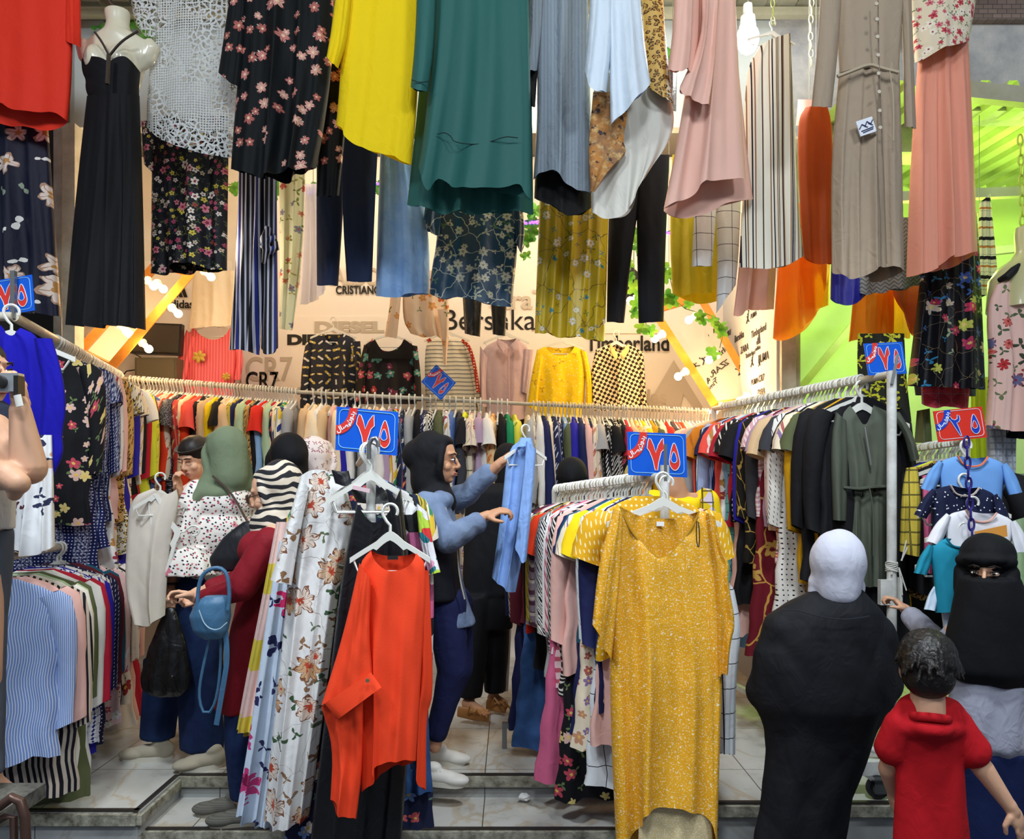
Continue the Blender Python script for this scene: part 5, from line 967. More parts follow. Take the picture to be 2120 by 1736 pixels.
hanger(P(808, 1058, 2.5), 0, 'white hanger holding the orange batwing blouse', None, 1.0, nar=True); hanger(P(1372, 992, 2.86), .08, 'white hanger holding the mustard speckled kaftan', None, 1.05); hanger(P(1380, 998, 2.9), -.1, 'second white hanger just behind the mustard speckled kaftan', None, 1.0)
orr = mat('orange_crepe', '#ee4420', rough=.75, wrinkle=.08); mTag = flat('tag_black', '#181818', .7)
ob = G('batwing_blouse', 'orange-red batwing blouse with folded cuff hanging in front centre', 'blouse', 2.5, [
  ('body', orr, [(768, 1138), (742, 1165), (735, 1300), (745, 1450), (748, 1640)], [(862, 1142), (885, 1165), (874, 1350), (862, 1574)], dict(top=[(768, 1138), (775, 1164), (800, 1181), (830, 1181), (855, 1164), (862, 1142)], topb=[(768, 1138), (790, 1150), (840, 1151), (862, 1142)], hem=[(748, 1634), (776, 1622), (777, 1578), (862, 1572)], hemb=[(748, 1634), (800, 1592), (862, 1590)], nf=3, amp=.022, T=.1)),
  ('sleeve', orr, [(744, 1165), (712, 1310), (665, 1460)], [(768, 1200), (764, 1320), (772, 1395)], dict(nf=2, amp=.014, T=.08, nu=24, d=2.46)),
  ('cuff', orr, [(672, 1456), (700, 1488)], [(768, 1391), (790, 1422)], dict(nf=1, amp=.0008, T=.03, nu=20, nv=10, d=2.42)),
  ('side_drape', orr, [(665, 1462), (690, 1545), (684, 1655)], [(752, 1430), (752, 1580), (738, 1694)], dict(hem=[(684, 1655), (700, 1682), (716, 1695), (738, 1694)], nf=2, amp=.02, T=.08, nu=26, d=2.48)),
  ('side_drape', orr, [(866, 1180), (868, 1400), (862, 1572)], [(888, 1180), (894, 1320), (897, 1448), (883, 1470), (882, 1634)], dict(hem=[(862, 1572), (866, 1628), (882, 1634)], nf=1, amp=.015, T=.08, nu=18, d=2.54))])
MB().lathe(P(761, 1408, 2.39), [(.001, -.004), (.006, -.004), (.007, .004), (.001, .004)], 12, 'y').build('stud', flat('stud_gold', '#c8b088', .3, .6, .9), ob); MB().box(P(813, 1154, 2.5), (.034, .003, .012)).build('neck_label', mTag, ob, smooth=False)
wfd = mat('satin_flower_print', '#e2e2e0', [('leaf', dict(s=13, r=.44, p=3, c=['#3e5a3c', '#8c6a4c', '#5c6a4c'], keep=.6, warp=.5)), ('flower', dict(s=8.5, r=.48, p=7, c=['#c8a078', '#d8b898', '#e0cfc0'], cc='#b8452c', cr=.3, keep=.85, off=2, line='#7a4c34', warp=.4)), ('vine', 7, .004, '#8a7a64')], rough=.38, spec=.45, wrinkle=.5)
wd = G('flower_print_dress', 'long white satin dress with brown line-drawn flowers and black collar', 'dress', 2.78, [
  ('body', wfd, [(622, 985), (604, 1080), (592, 1260), (568, 1480), (546, 1700)], [(716, 1000), (737, 1090), (704, 1200), (690, 1320), (664, 1520), (640, 1690)], dict(top=[(622, 985), (640, 972), (680, 972), (716, 1000)], hem=[(546, 1700), (575, 1722), (610, 1712), (640, 1690)], nf=4, amp=.028, T=.16)),
  ('sleeve', wfd, [(622, 990), (590, 1100), (560, 1200)], [(640, 1010), (618, 1120), (604, 1212)], dict(nf=1, amp=.01, T=.09, nu=20, d=2.72))])
cloth('collar', wd, [(686, 972), (694, 1000)], [(722, 974), (728, 1000)], blk, top=[(686, 972), (705, 976), (722, 974)], hem=[(694, 1000), (716, 1008), (728, 1000)], d=2.68, T=.03, nf=1, amp=.003, nu=14, nv=10)
bld = G('black_long_dress', 'long black open-collar dress between flower print dress and orange blouse', 'dress', 2.68, [
  ('body', blk, [(738, 1040), (708, 1180), (680, 1420), (642, 1736), (640, 1800)], [(830, 1010), (852, 1200), (850, 1500), (826, 1800)], dict(top=[(738, 1040), (765, 1085), (800, 1075), (830, 1010)], nf=4, amp=.025, T=.15)),
  ('collar', blk, [(716, 1000), (740, 1040)], [(800, 1002), (812, 1040)], dict(top=[(716, 998), (760, 1022), (800, 1002)], hem=[(740, 1030), (775, 1044), (812, 1036)], nf=1, amp=.004, T=.05, nu=20, nv=10, d=2.74)),
  ('collar', blk, [(798, 1010), (815, 1090)], [(826, 1040), (840, 1180)], dict(nf=1, amp=.004, T=.04, nu=12, nv=16, d=2.6))])
MB().box(P(748, 1012, 2.66), (.06, .003, .014), Euler((0, .22, 0)).to_matrix()).build('neck_label', flat('tag_pink', '#d8b8c0', .6), bld, smooth=False)
qlt = mat('patchwork_print', '#e2cfd8', [('quilt', 16, ['#17171c', '#d46a9c', '#e8e0e4', '#a4547c', '#c8b838', '#17171c', '#e4e4e8'])], rough=.6)
G('patchwork_dress', 'pink, black and yellow patchwork print dress behind the orange blouse', 'dress', 2.84, [
  ('body', qlt, [(812, 1010), (830, 1150), (850, 1400)], [(858, 1030), (888, 1110), (900, 1200), (895, 1400)], dict(top=[(812, 1010), (835, 1012), (858, 1030)], nf=2, amp=.02, T=.12)),
  ('sleeve', mat('multi_ruffle', '#d7dce4', [('quilt', 30, ['#b8d84a', '#d83a3a', '#e8e8f0', '#e0a0c0', '#2a7a8a'])]), [(862, 1040), (868, 1120), (886, 1190)], [(884, 1060), (900, 1140), (912, 1184)], dict(nf=2, amp=.015, T=.08, nu=18, d=2.8))])
bpf = mat('blue_pink_floral', '#c9d6e6', [('leaf', dict(s=9, r=.44, p=3, c=['#2a2a58', '#34345c'], keep=.6, warp=.4)), ('flower', dict(s=6, r=.4, p=8, c=['#cf2f6c', '#c43c78'], cc='#7a1844', cr=.4, keep=.6, off=2, warp=.3))], rough=.7)
G('blue_flower_skirt', 'pale blue long skirt with magenta flowers left of the flower print dress', 'skirt', 2.98, [('body', bpf, [(578, 1120), (548, 1300), (520, 1500), (488, 1690)], [(624, 1120), (604, 1300), (585, 1500), (560, 1712)], dict(nf=4, amp=.03, T=.14, hem=[(488, 1690), (520, 1710), (560, 1712)]))])
yst = mat('yellow_pink_stripe', '#e7c6be', [('bandx', -9, .0, '#e7c6be'), ('bandx', .075, 9, '#c99a1c'), ('stripe', 90, .3, .4, '#d8c44a')], rough=.7)
G('striped_yellow_tunic', 'pink and yellow banded tunic at the left end of the near rail', 'tunic', 3.1, [('body', yst, [(572, 1080), (540, 1250), (510, 1400), (490, 1510)], [(606, 1080), (590, 1250), (560, 1400), (534, 1530)], dict(nf=3, amp=.025, T=.14))])
jn = PAL['jea'][1]
G('denim_skirt', 'faded denim skirt hem below the orange blouse, right side', 'skirt', 2.95, [('body', jn, [(838, 1440), (836, 1560), (834, 1646)], [(886, 1440), (890, 1560), (896, 1640)], dict(nf=2, amp=.015, T=.1, nu=24))])
kaf = mat('mustard_kaftan', '#dda01c', [('speck', 170, .6, '#ecd9a8', 2), ('speck', 60, .63, '#efe6cc', 6), ('blot', 3.5, .55, .9, '#dcb24c')], rough=.5, spec=.35, wrinkle=.45); kin = mat('kaftan_lining', '#e2cd98', [('speck', 170, .56, '#efe6cc', 2)], trans=.2)
kf = G('kaftan', 'large mustard speckled V-neck kaftan hanging in the foreground right of centre', 'kaftan', 2.8, [
  ('body', kaf, [(1284, 1048), (1268, 1052), (1252, 1130), (1262, 1300), (1264, 1500), (1276, 1760)], [(1448, 1058), (1476, 1068), (1492, 1200), (1496, 1400), (1490, 1560), (1484, 1760)], dict(top=[(1284, 1048), (1305, 1100), (1345, 1142), (1371, 1161), (1400, 1135), (1430, 1098), (1448, 1058)], topb=[(1284, 1048), (1330, 1072), (1400, 1074), (1448, 1058)], hem=[(1276, 1760), (1316, 1740), (1328, 1690), (1335, 1678), (1400, 1672), (1440, 1684), (1474, 1700), (1484, 1760)], hemb=[(1276, 1800), (1380, 1800), (1484, 1800)], nf=4, amp=.04, T=.18, nu=64, nv=50)),
  ('sleeve', kaf, [(1270, 1052), (1240, 1160), (1226, 1292)], [(1290, 1060), (1284, 1200), (1266, 1366)], dict(hem=[(1226, 1292), (1240, 1312), (1242, 1330), (1266, 1366)], nf=2, amp=.018, T=.1, nu=24, d=2.74)),
  ('sleeve', kaf, [(1462, 1060), (1480, 1200), (1486, 1400)], [(1480, 1070), (1494, 1140), (1512, 1168), (1506, 1200), (1524, 1290), (1512, 1330), (1506, 1395)], dict(nf=2, amp=.018, T=.1, nu=24, d=2.78))])
seam(kf, [(1284, 1048), (1305, 1100), (1345, 1142), (1371, 1161), (1400, 1135), (1430, 1098), (1448, 1058)], 2.8, mat('kaftan_edge', '#b48a20'), .0035, -.03, 'neckline'); seam(kf, [(1443, 1078), (1441, 1110), (1446, 1142), (1449, 1110), (1446, 1080)], 2.7, mTag, .002, 0, 'hanging_loop'); MB().box(P(1367, 1084, 2.84), (.028, .003, .016)).build('neck_label', flat('tag_white', '#e8e8e8', .6), kf, smooth=False)
G('kaftan_lining', 'pale speckled underskirt showing below the front hem of the mustard kaftan', 'skirt', 2.75, [('body', kin, [(1326, 1600), (1320, 1780)], [(1476, 1600), (1476, 1780)], dict(nf=3, amp=.006, T=.02))])
G('mustard_skirt', 'plain mustard long skirt hanging under the olive dress beside the white post', 'skirt', 3.75, [('body', PAL['mus'][1], [(1778, 1100), (1770, 1330)], [(1876, 1100), (1892, 1315)], dict(nf=3, amp=.03, T=.12))])
G('windowpane_dress', 'white windowpane check dress showing right of the mustard kaftan', 'dress', 3.15, [('body', PAL['blp'][1], [(1490, 1180), (1488, 1350), (1488, 1558)], [(1520, 1220), (1536, 1300), (1524, 1400), (1522, 1562)], dict(nf=2, amp=.02, T=.12, nu=26))])
# blue velvet dress and white floral at the left edge
vel = mat('blue_velvet', '#120c9c', rough=.85, sheen=.0, wrinkle=.35)
G('velvet_dress', 'royal blue velvet dress hanging behind the man at the left edge', 'dress', 3.2, [
  ('body', vel, [(0, 672), (-30, 700), (-30, 950)], [(42, 678), (84, 696), (100, 800), (90, 960)], dict(top=[(0, 672), (22, 700), (42, 678)], nf=3, amp=.02, T=.14)),
  ('sleeve', vel, [(70, 700), (92, 800), (78, 980)], [(108, 700), (132, 780), (138, 850), (128, 900), (134, 938), (108, 990)], dict(nf=1, amp=.015, T=.12, nu=24, d=3.14, hem=[(78, 980), (95, 990), (108, 990)]))])
hanger(P(24, 645, 3.24), .3, 'white hanger holding the royal blue velvet dress', None, 1.2)
ink = mat('ink_leaf_print', '#e6e8ea', [('leaf', dict(s=12, r=.55, p=3, c=['#1e2440', '#5a2a30', '#2c3050'], keep=.8, warp=.5)), ('flower', dict(s=7, r=.38, p=5, c=['#b08468', '#20264c', '#c8a080'], cc='#6a3a30', keep=.5, off=3))], rough=.7)
G('leaf_print_blouse', 'white blouse with dark navy leaves under the blue velvet dress', 'blouse', 3.1, [('body', ink, [(40, 900), (34, 1020), (24, 1138)], [(108, 900), (112, 1020), (114, 1130)], dict(nf=3, amp=.03, T=.14, hem=[(24, 1138), (60, 1154), (90, 1140), (114, 1130)]))])
# ---------- price signs ----------
mSB = flat('sign_blue', '#0a56c8', .25, .5, coat=.3); mSR = flat('sign_red', '#d8301e', .25, .5, coat=.3); mSW = flat('sign_white', '#e8f0f8', .4); mSL = flat('sign_line', '#8fd0f4', .4); mDR = flat('digit_red', '#d2352a', .4); mDB = flat('digit_blue', '#1c3fb8', .4)
SEVEN = [(.37, .13), (.345, .22), (.33, .36), (.37, .44), (.42, .62), (.455, .86), (.50, .86), (.52, .68), (.57, .44), (.62, .37), (.612, .2), (.61, .12), (.585, .14), (.52, .28), (.475, .46), (.44, .28), (.40, .15)]
TWO = [(.27, .27), (.31, .21), (.345, .31), (.40, .345), (.45, .31), (.462, .19), (.50, .22), (.505, .34), (.47, .42), (.425, .44), (.455, .6), (.485, .87), (.465, .88), (.38, .6), (.33, .42)]
def drop(cx, top, bot, hw, n=26):
    q = []
    for i in range(n):
        a = 2*PI*i/n; y = -math.cos(a); w = math.sin(a)*(.72+.28*y) if y < 0 else math.sin(a)*(.72+.28*min(1, y*2)); cy = (top+bot)/2+y*(bot-top)/2; q.append((cx+hw*w, cy))
    return q
def sign(TL, TR, BL, d, label, digits='75', red=False, dr=None):
    dr = dr or d; a = P(*TL, d); b = P(*TR, dr); c = P(*BL, d); ux = b-a; uy = c-a; nn = uy.cross(ux).normalized() if uy.cross(ux).y < 0 else ux.cross(uy).normalized()
    q = lambda u, v, k=0.0: a+ux*u+uy*v+nn*k
    o = empty('price_sign', q(.5, .5), label, 'price sign'); bd, dg_, bn = (mSR, mDB, mDB) if red else (mSB, mDR, mDR); ln = mSW if red else mSL
    MB().prism([q(0, 0, -.004), q(1, 0, -.004), q(1, 1, -.004), q(0, 1, -.004)], .004, nn).build('board', bd, o, smooth=False)
    def rr(m, r):
        pts = []
        for cx, cy, a0 in ((1-m-r, m+r*1.4, -90), (1-m-r, 1-m*1.4-r*1.4, 0), (m+r, 1-m*1.4-r*1.4, 90), (m+r, m+r*1.4, 180)):
            for t in (0, 30, 60, 90): an = math.radians(a0+t); pts.append((cx+r*math.cos(an), cy+r*1.4*math.sin(an)))
        return pts
    MB().tube([q(u, v, .001) for u, v in rr(.05, .08)], ux.length*.0055, 5, closed=True).build('border_line', ln, o)
    for k, shp in enumerate(((SEVEN if digits[0] == '7' else TWO), drop(.79, .22, .85, .105))):
        MB().prism([q(u, v, .001) for u, v in shp], .0015, nn).build('digit', dg_, o, smooth=False); MB().tube([q(u, v, .0025) for u, v in shp], ux.length*.0065, 5, closed=True).build('digit_outline', mSW, o)
    hl = drop(.78, .42, .68, .06, 20); MB().prism([q(u, v, .003) for u, v in hl], .001, nn).build('digit_hole', bd, o, smooth=False); MB().tube([q(u, v, .004) for u, v in hl], ux.length*.005, 5, closed=True).build('digit_outline', mSW, o)
    arc = [(.34*math.cos(t), .64*math.sin(t)) for t in np.linspace(0, PI/2, 12)]+[(.21*math.cos(t), .43*math.sin(t)) for t in np.linspace(PI/2, 0, 12)]
    MB().prism([q(u, v, .0015) for u, v in arc], .001, nn).build('corner_band', bn, o, smooth=False)
    ax = ux.normalized(); ay = -uy.normalized(); R = Matrix((ax, nn.cross(ax), nn)).transposed()
    for s_, u, v, an in (('\uFEE5\uFEED\uFEAA\uFE91', .235, .22, 66), ('\uFEDD\uFE8E\uFEBC\uFED3', .125, .455, 32)):
        e = (R @ Euler((0, 0, math.radians(an))).to_matrix()).to_euler()
        text(s_, ux.length*.11, mSW, q(u, v, .003), e, o, .002, .0004)
    return o
sign((697, 841), (825, 853), (694, 931), 2.75, 'large blue price sign above the near rail with the orange blouse')
sign((1298, 893), (1420, 898), (1301, 983), 3.05, 'large blue price sign above the mustard kaftan')
sign((903, 754), (944, 792), (872, 790), 5.1, 'small blue price sign turned on its corner before the back rail')
sign((1788, 711), (1868, 707), (1798, 777), 3.5, 'blue price sign beside the top of the right white post')
sign((1932, 851), (2033, 841), (1943, 915), 3.35, 'red price sign at the far right, the only red one', '25', True)
sign((-42, 586), (66, 568), (-36, 660), 3.42, 'blue price sign at the left edge, cut by the frame')
# ---------- olive dress in front of right rail, and items at far right ----------
olv = mat('olive_satin', '#50564a', rough=.65, spec=.25, wrinkle=.2)
od = G('olive_dress', 'dark olive zip-front dress with drawstring waist on the right rail', 'dress', 3.6, [
  ('skirt', olv, [(1745, 1000), (1740, 1100), (1742, 1215)], [(1840, 1000), (1836, 1100), (1836, 1214)], dict(nf=5, amp=.022, T=.14)),
  ('bodice', olv, [(1760, 838), (1724, 858), (1742, 940), (1748, 1010)], [(1808, 838), (1852, 858), (1850, 940), (1842, 1008)], dict(top=[(1760, 838), (1774, 858), (1790, 884), (1802, 862), (1808, 838)], topb=[(1760, 838), (1784, 842), (1808, 838)], nf=3, amp=.012, T=.13)),
  ('sleeve', olv, [(1730, 852), (1718, 920), (1724, 1076)], [(1752, 870), (1756, 960), (1752, 1078)], dict(nf=1, amp=.012, T=.1, nu=20, d=3.55)),
  ('sleeve', olv, [(1844, 856), (1872, 900), (1884, 955)], [(1862, 852), (1892, 900), (1904, 950)], dict(nf=1, amp=.012, T=.1, nu=18, d=3.58))])
seam(od, [(1746, 1008), (1780, 1012), (1800, 1008), (1842, 1006)], 3.6, olv, .007, -.075, 'drawstring'); seam(od, [(1800, 1010), (1808, 1050), (1808, 1150)], 3.6, olv, .003, -.11, 'drawstring_end'); seam(od, [(1790, 884), (1796, 920), (1803, 962)], 3.6, flat('zip_silver', '#b8bab8', .3, .6, .8), .005, -.072, 'zip')
hanger(P(1784, 800, 3.6), .08, 'white hanger holding the dark olive zip-front dress', None, 1.15)
F0, F1 = P(1998, 914, 3.4), P(1893, 930, 4.4)
rail = empty('clothes_rail', (F0.x, 3.4, PZ), 'short rail with wooden clip at the far right', 'rail'); MB().tube([F0, F1], .016, 12).build('rod', mRodW, rail); MB().tube([F0, (F0.x, 3.4, PZ)], .018, 12).build('post', mPostW, rail); MB().bar(F0, F0+Vector((0, 0, .09)), .02, .02).build('sign_clip', flat('wood_clip', '#a88a68', .7), rail); MB().tube([F1, (F1.x, F1.y, PZ)], .016, 12).build('post', mPostW, rail)
fill_rail(F0, F1, 'blk:tee leo:tee lim:tee ros:tee roy:tee blk:tunic yp:shirt ros:tunic yp:tunic cha:tee blk:shirt'.split(), 'the far right rail', 'clothes on the far right rail', .08, .95, joined=False, seed=21, jit=.15, facing=-.3)
fill_hangers(F0, F1, 14, 'white plastic hanger packed on the far right rail', 'hangers on the far right rail', .06, .95, seed=22)
def tshirt(name, label, d, cx, y, w, m, neck='#e8e0d8', rot=0.0, h=1.0):
    f = lambda pts: [(cx+(x*math.cos(rot)-yy*math.sin(rot))*w, y+(x*math.sin(rot)+yy*math.cos(rot))*w) for x, yy in pts]
    o = G(name, label, 't-shirt', d, [
      ('body', m, f([(-.18, 0), (-.42, .08), (-.36, .4), (-.36, .9*h)]), f([(.18, 0), (.42, .08), (.36, .4), (.36, .9*h)]), dict(top=f([(-.18, 0), (-.1, .12), (.1, .12), (.18, 0)]), topb=f([(-.18, 0), (0, .03), (.18, 0)]), nf=2, amp=.012, T=.1, nu=30, nv=24)),
      ('sleeve', m, f([(-.4, .06), (-.52, .2), (-.6, .4)]), f([(-.34, .1), (-.38, .3), (-.44, .44)]), dict(nf=1, amp=.008, T=.08, nu=14, nv=12, d=d-.01)),
      ('sleeve', m, f([(.34, .1), (.38, .3), (.44, .44)]), f([(.4, .06), (.52, .2), (.6, .4)]), dict(nf=1, amp=.008, T=.08, nu=14, nv=12, d=d-.01))])
    seam(o, f([(-.18, 0), (-.1, .12), (.1, .12), (.18, 0)]), d, flat('trim_'+name, neck, .7), .004, -.03, 'neck_trim'); return o
t1 = tshirt('blue_t_shirt', 'light blue t-shirt topmost on the purple chain at right', 3.2, 2014, 944, 176, flat('tee_blue', '#6a9bd8', .85), '#e8784c', .04)
t2 = tshirt('navy_t_shirt', 'navy t-shirt with stars and lettering, second on the purple chain', 3.12, 1998, 1006, 168, mat('navy_star', '#141a38', [('dots', 36, .1, '#e8e8ee', 1)]), '#b8a8a0', .08)
t3 = tshirt('white_t_shirt', 'white t-shirt with orange print panel, third on the purple chain', 3.04, 2032, 1058, 180, flat('tee_white', '#dcdce2', .85), '#e0b0a0', .1)
t4 = tshirt('teal_t_shirt', 'teal t-shirt below the white one on the purple chain', 3.0, 1990, 1112, 170, flat('tee_teal', '#1488a4', .85), '#10708a', -.05)
t5 = tshirt('pale_t_shirt', 'pale blue t-shirt beneath the teal one beside the niqab woman', 3.02, 1996, 1192, 150, flat('tee_pale', '#c6d8ea', .85), '#e8e8f0', -.1)
MB().prism([P(2018, 1100, 2.97), P(2084, 1086, 2.97), P(2086, 1110, 2.97), P(2022, 1122, 2.97)], .002).build('print_panel', flat('print_orange', '#d89440', .6), t3, smooth=False)
text('EXPLORE', .03, flat('print_brown', '#6a4a30', .6), P(2050, 1130, 2.97), (PI/2, -.12, 0), t3, .003); text('CREATIVE', .018, flat('print_navy', '#303860', .6), P(2050, 1120, 2.97), (PI/2, -.12, 0), t3, .002); text('FOREST', .03, mSW, P(1992, 1074, 3.03), (PI/2, -.3, 0), t2, .003)
for x, y, d, l in ((2000, 922, 3.24, 'holding the light blue t-shirt'), (1996, 992, 3.16, 'holding the navy star t-shirt'), (2014, 1040, 3.08, 'holding the white t-shirt with orange panel'), (1996, 1094, 3.02, 'holding the teal t-shirt')): hanger(P(x, y, d), 0, 'white hanger on the purple chain, '+l, None, .95)
ch = empty('hanging_chain', P(2002, 920, 3.0), 'purple plastic chain carrying small t-shirts at far right', 'chain'); links([(2001, 915), (2006, 1010), (2014, 1128)], 2.98, .0042, flat('purple_plastic', '#2b2070', .35), ch, s=.024)
ch = empty('hanging_chain', P(2112, 400, 4.0), 'yellow-green plastic chain hanging in the neighbouring stall', 'chain'); links([(2112, 290), (2116, 400), (2118, 540)], 4.0, .0045, flat('lime_plastic2', '#b0c040', .4), ch, s=.03)
# background pieces between the racks at right
G('green_curtain', 'lime green hanging garment behind the red price sign', 'dress', 4.7, [('body', PAL['lim'][1], [(2010, 780), (2010, 1080)], [(2045, 780), (2050, 1080)], dict(nf=4, amp=.03))])
G('plaid_shorts', 'grey plaid shirt hanging behind the blue t-shirt at far right', 'shirt', 4.0, [('body', PAL['wp'][1], [(2040, 880), (2044, 960)], [(2105, 880), (2102, 985)], dict(nf=3, amp=.02, nv=16))])
G('grey_green_shirt', 'grey green shirt hanging behind the red price sign', 'shirt', 4.3, [('body', PAL['oli'][1], [(1898, 850), (1893, 915)], [(1925, 845), (1930, 920)], dict(nf=2, amp=.02, nv=16))])
G('white_skirt', 'pale green-white long skirt at the right edge behind the t-shirts', 'skirt', 4.2, [('body', PAL['min'][1], [(2060, 980), (2060, 1250)], [(2150, 980), (2150, 1250)], dict(nf=5, amp=.03))])

G('plaid_shirt', 'yellow and black plaid shirt beside the light blue t-shirt on the far right rail', 'shirt', 3.45, [('body', PAL['yp'][1], [(1876, 968), (1866, 1020), (1862, 1140)], [(1900, 965), (1908, 1040), (1904, 1152)], dict(nf=2, amp=.02, T=.1, nu=24, hem=[(1862, 1134), (1885, 1150), (1904, 1152)]))])
G('magenta_tunic', 'magenta tunic edge between the yellow plaid shirt and teal t-shirt', 'tunic', 3.5, [('body', PAL['ros'][1], [(1908, 985), (1914, 1185)], [(1926, 980), (1930, 1188)], dict(nf=1, amp=.015, T=.08, nu=14))])
# ---------- people ----------
mSkinT = mat('skin_tan', '#b98868', rough=.5, spec=.4, bump=.15, wrinkle=.03); mSkinL = mat('skin_light', '#d9a888', rough=.5, spec=.4, bump=.15, wrinkle=.03); mSkinD = mat('skin_brown', '#94684c', rough=.5, spec=.4, bump=.15, wrinkle=.03)
mEyeW = flat('eye_white', '#e8e4de', .2, .5); mEyeD = flat('eye_dark', '#1c120c', .15, .6); mBrow = flat('brow_hair', '#1a1210', .8); mLip = flat('lips', '#9c5850', .5)
def v3(p): return P(*p) if len(p) == 3 and abs(p[0]) > 8 else Vector(p)
def blob(name, prims, m, parent, vox=.009, sm=4, amp=0.0, freq=30, seed=0, vert=.35, uvs=1.0, sfac=.5):
    mb = MB()
    if name == 'body': prims = [(q[0], q[1], (q[2][0]*.7, q[2][1]*.58, q[2][2]*.92)) if q[0] == 'e' and len(q) == 3 else q for q in prims]
    if name in ('hijab', 'headscarf'): sm = 16 if sm != 7 else 7; vox = .008
    if name == 'niqab': sm = 7; vox = .006
    for q in prims:
        if q[0] == 'c': mb.cap(v3(q[1]), q[2], v3(q[3]), q[4])
        elif q[0] == 'e': mb.sphere(v3(q[1]), q[2], 20, 14, q[3] if len(q) > 3 else None)
        elif q[0] == 'l': loft_into(mb, *q[1:])
    org = wloc(parent)
    me = bpy.data.meshes.new(name); me.from_pydata([tuple(Vector(v)-org) for v in mb.v], [], mb.f); o = bpy.data.objects.new(name, me); COL.objects.link(o)
    md = o.modifiers.new('r', 'REMESH'); md.mode = 'VOXEL'; md.voxel_size = vox; s = o.modifiers.new('s', 'SMOOTH'); s.iterations = sm; s.factor = sfac
    bpy.context.view_layer.update(); dg = bpy.context.evaluated_depsgraph_get(); m2 = bpy.data.meshes.new_from_object(o.evaluated_get(dg)); m2.name = name
    bpy.data.objects.remove(o); bpy.data.meshes.remove(me)
    n = len(m2.vertices); co = np.zeros(n*3); m2.vertices.foreach_get('co', co); co = co.reshape(-1, 3)
    if amp:
        nr = np.zeros(n*3); m2.vertices.foreach_get('normal', nr); nr = nr.reshape(-1, 3); r = np.random.RandomState(seed+3); dsp = np.zeros(n)
        for i in range(5):
            a = r.rand()*6.28; f = freq*(.6+.5*i*.6); kv = np.array([math.cos(a), math.sin(a), vert*(r.rand()*2-1)])*f; w = co @ kv+r.rand()*6.28+1.6*np.sin(co[:, 2]*7+i)
            dsp += (np.abs(np.sin(w))-.6)/(1+i*.4)
        co = co+nr*(dsp*amp/2.2)[:, None]; m2.vertices.foreach_set('co', co.ravel())
    l = m2.uv_layers.new(name='UVMap'); idx = np.zeros(len(m2.loops), int); m2.loops.foreach_get('vertex_index', idx)
    l.data.foreach_set('uv', (np.c_[co[:, 0]*.8+co[:, 1]*.75, co[:, 2]]*uvs)[idx].ravel())
    m2.polygons.foreach_set('use_smooth', [True]*len(m2.polygons)); m2.materials.clear(); m2.materials.append(m); m2.update()
    o = bpy.data.objects.new(name, m2); COL.objects.link(o); o.parent = parent; return o
def loft_into(mb, rows, d, dep, n=32, fold=0.0, nf=9, seed=0):
    """rows: (y, x_left, x_right[, depth_ratio[, dshift]]) traced silhouette turned into a round closed body of real depth."""
    ys = np.array([r[0] for r in rows], float); N = 26; yy = np.linspace(ys[0], ys[-1], N); col = lambda k, df: np.interp(yy, ys, [r[k] if len(r) > k else df for r in rows])
    xl, xr, dr, ds = col(1, 0), col(2, 0), col(3, dep), col(4, 0); V = []; F = []
    for y, a, b, q, s in zip(yy, xl, xr, dr, ds):
        dd = d+s; c = P((a+b)/2, y, dd); hw = (b-a)/2/FPX*dd; t = (y-ys[0])/(ys[-1]-ys[0])
        for k in range(n):
            an = 2*PI*k/n; f = 1+fold*(.3+t)*math.sin(nf*an+seed+2*t); V.append((c.x+hw*math.cos(an)*(1 if fold == 0 else (1+(f-1)*.4)), c.y+hw*q*math.sin(an)*f, c.z))
    for j in range(N-1):
        for k in range(n): F.append((j*n+k, (j+1)*n+k, (j+1)*n+(k+1) % n, j*n+(k+1) % n))
    F.append(tuple(range(n))); F.append(tuple(range(len(V)-1, len(V)-n-1, -1))); mb.add(V, F)
def frame(f, tilt=0, roll=0):
    f = Vector(f).normalized(); u = Vector((0, 0, 1)); x = f.cross(u).normalized(); u = x.cross(f).normalized(); M = Matrix((x, f, u)).transposed()
    return M @ Euler((-tilt, roll, 0)).to_matrix()
def head_prims(c, M, s=1.0, ears=False):
    q = lambda x, y, z: tuple(c+M @ (Vector((x, y, z))*s)); e = lambda p, r: ('e', q(*p), tuple(a*s for a in r), M); k = lambda a, ra, b, rb: ('c', q(*a), ra*s, q(*b), rb*s)
    L = [e((0, -.012, .03), (.073, .09, .088)), e((0, .03, -.045), (.056, .054, .066)), e((0, .058, -.088), (.024, .02, .018)), k((0, .082, .012), .007, (0, .103, -.026), .0095), e((0, .094, -.032), (.017, .011, .009)), e((0, .069, .03), (.048, .014, .012)), e((.036, .056, -.03), (.024, .022, .022)), e((-.036, .056, -.03), (.024, .022, .022)), e((0, .078, -.064), (.024, .012, .011)), k((0, -.02, -.06), .052, (0, -.035, -.16), .055)]
    if ears: L += [e((.072, -.005, -.012), (.012, .02, .03)), e((-.072, -.005, -.012), (.012, .02, .03))]
    return L
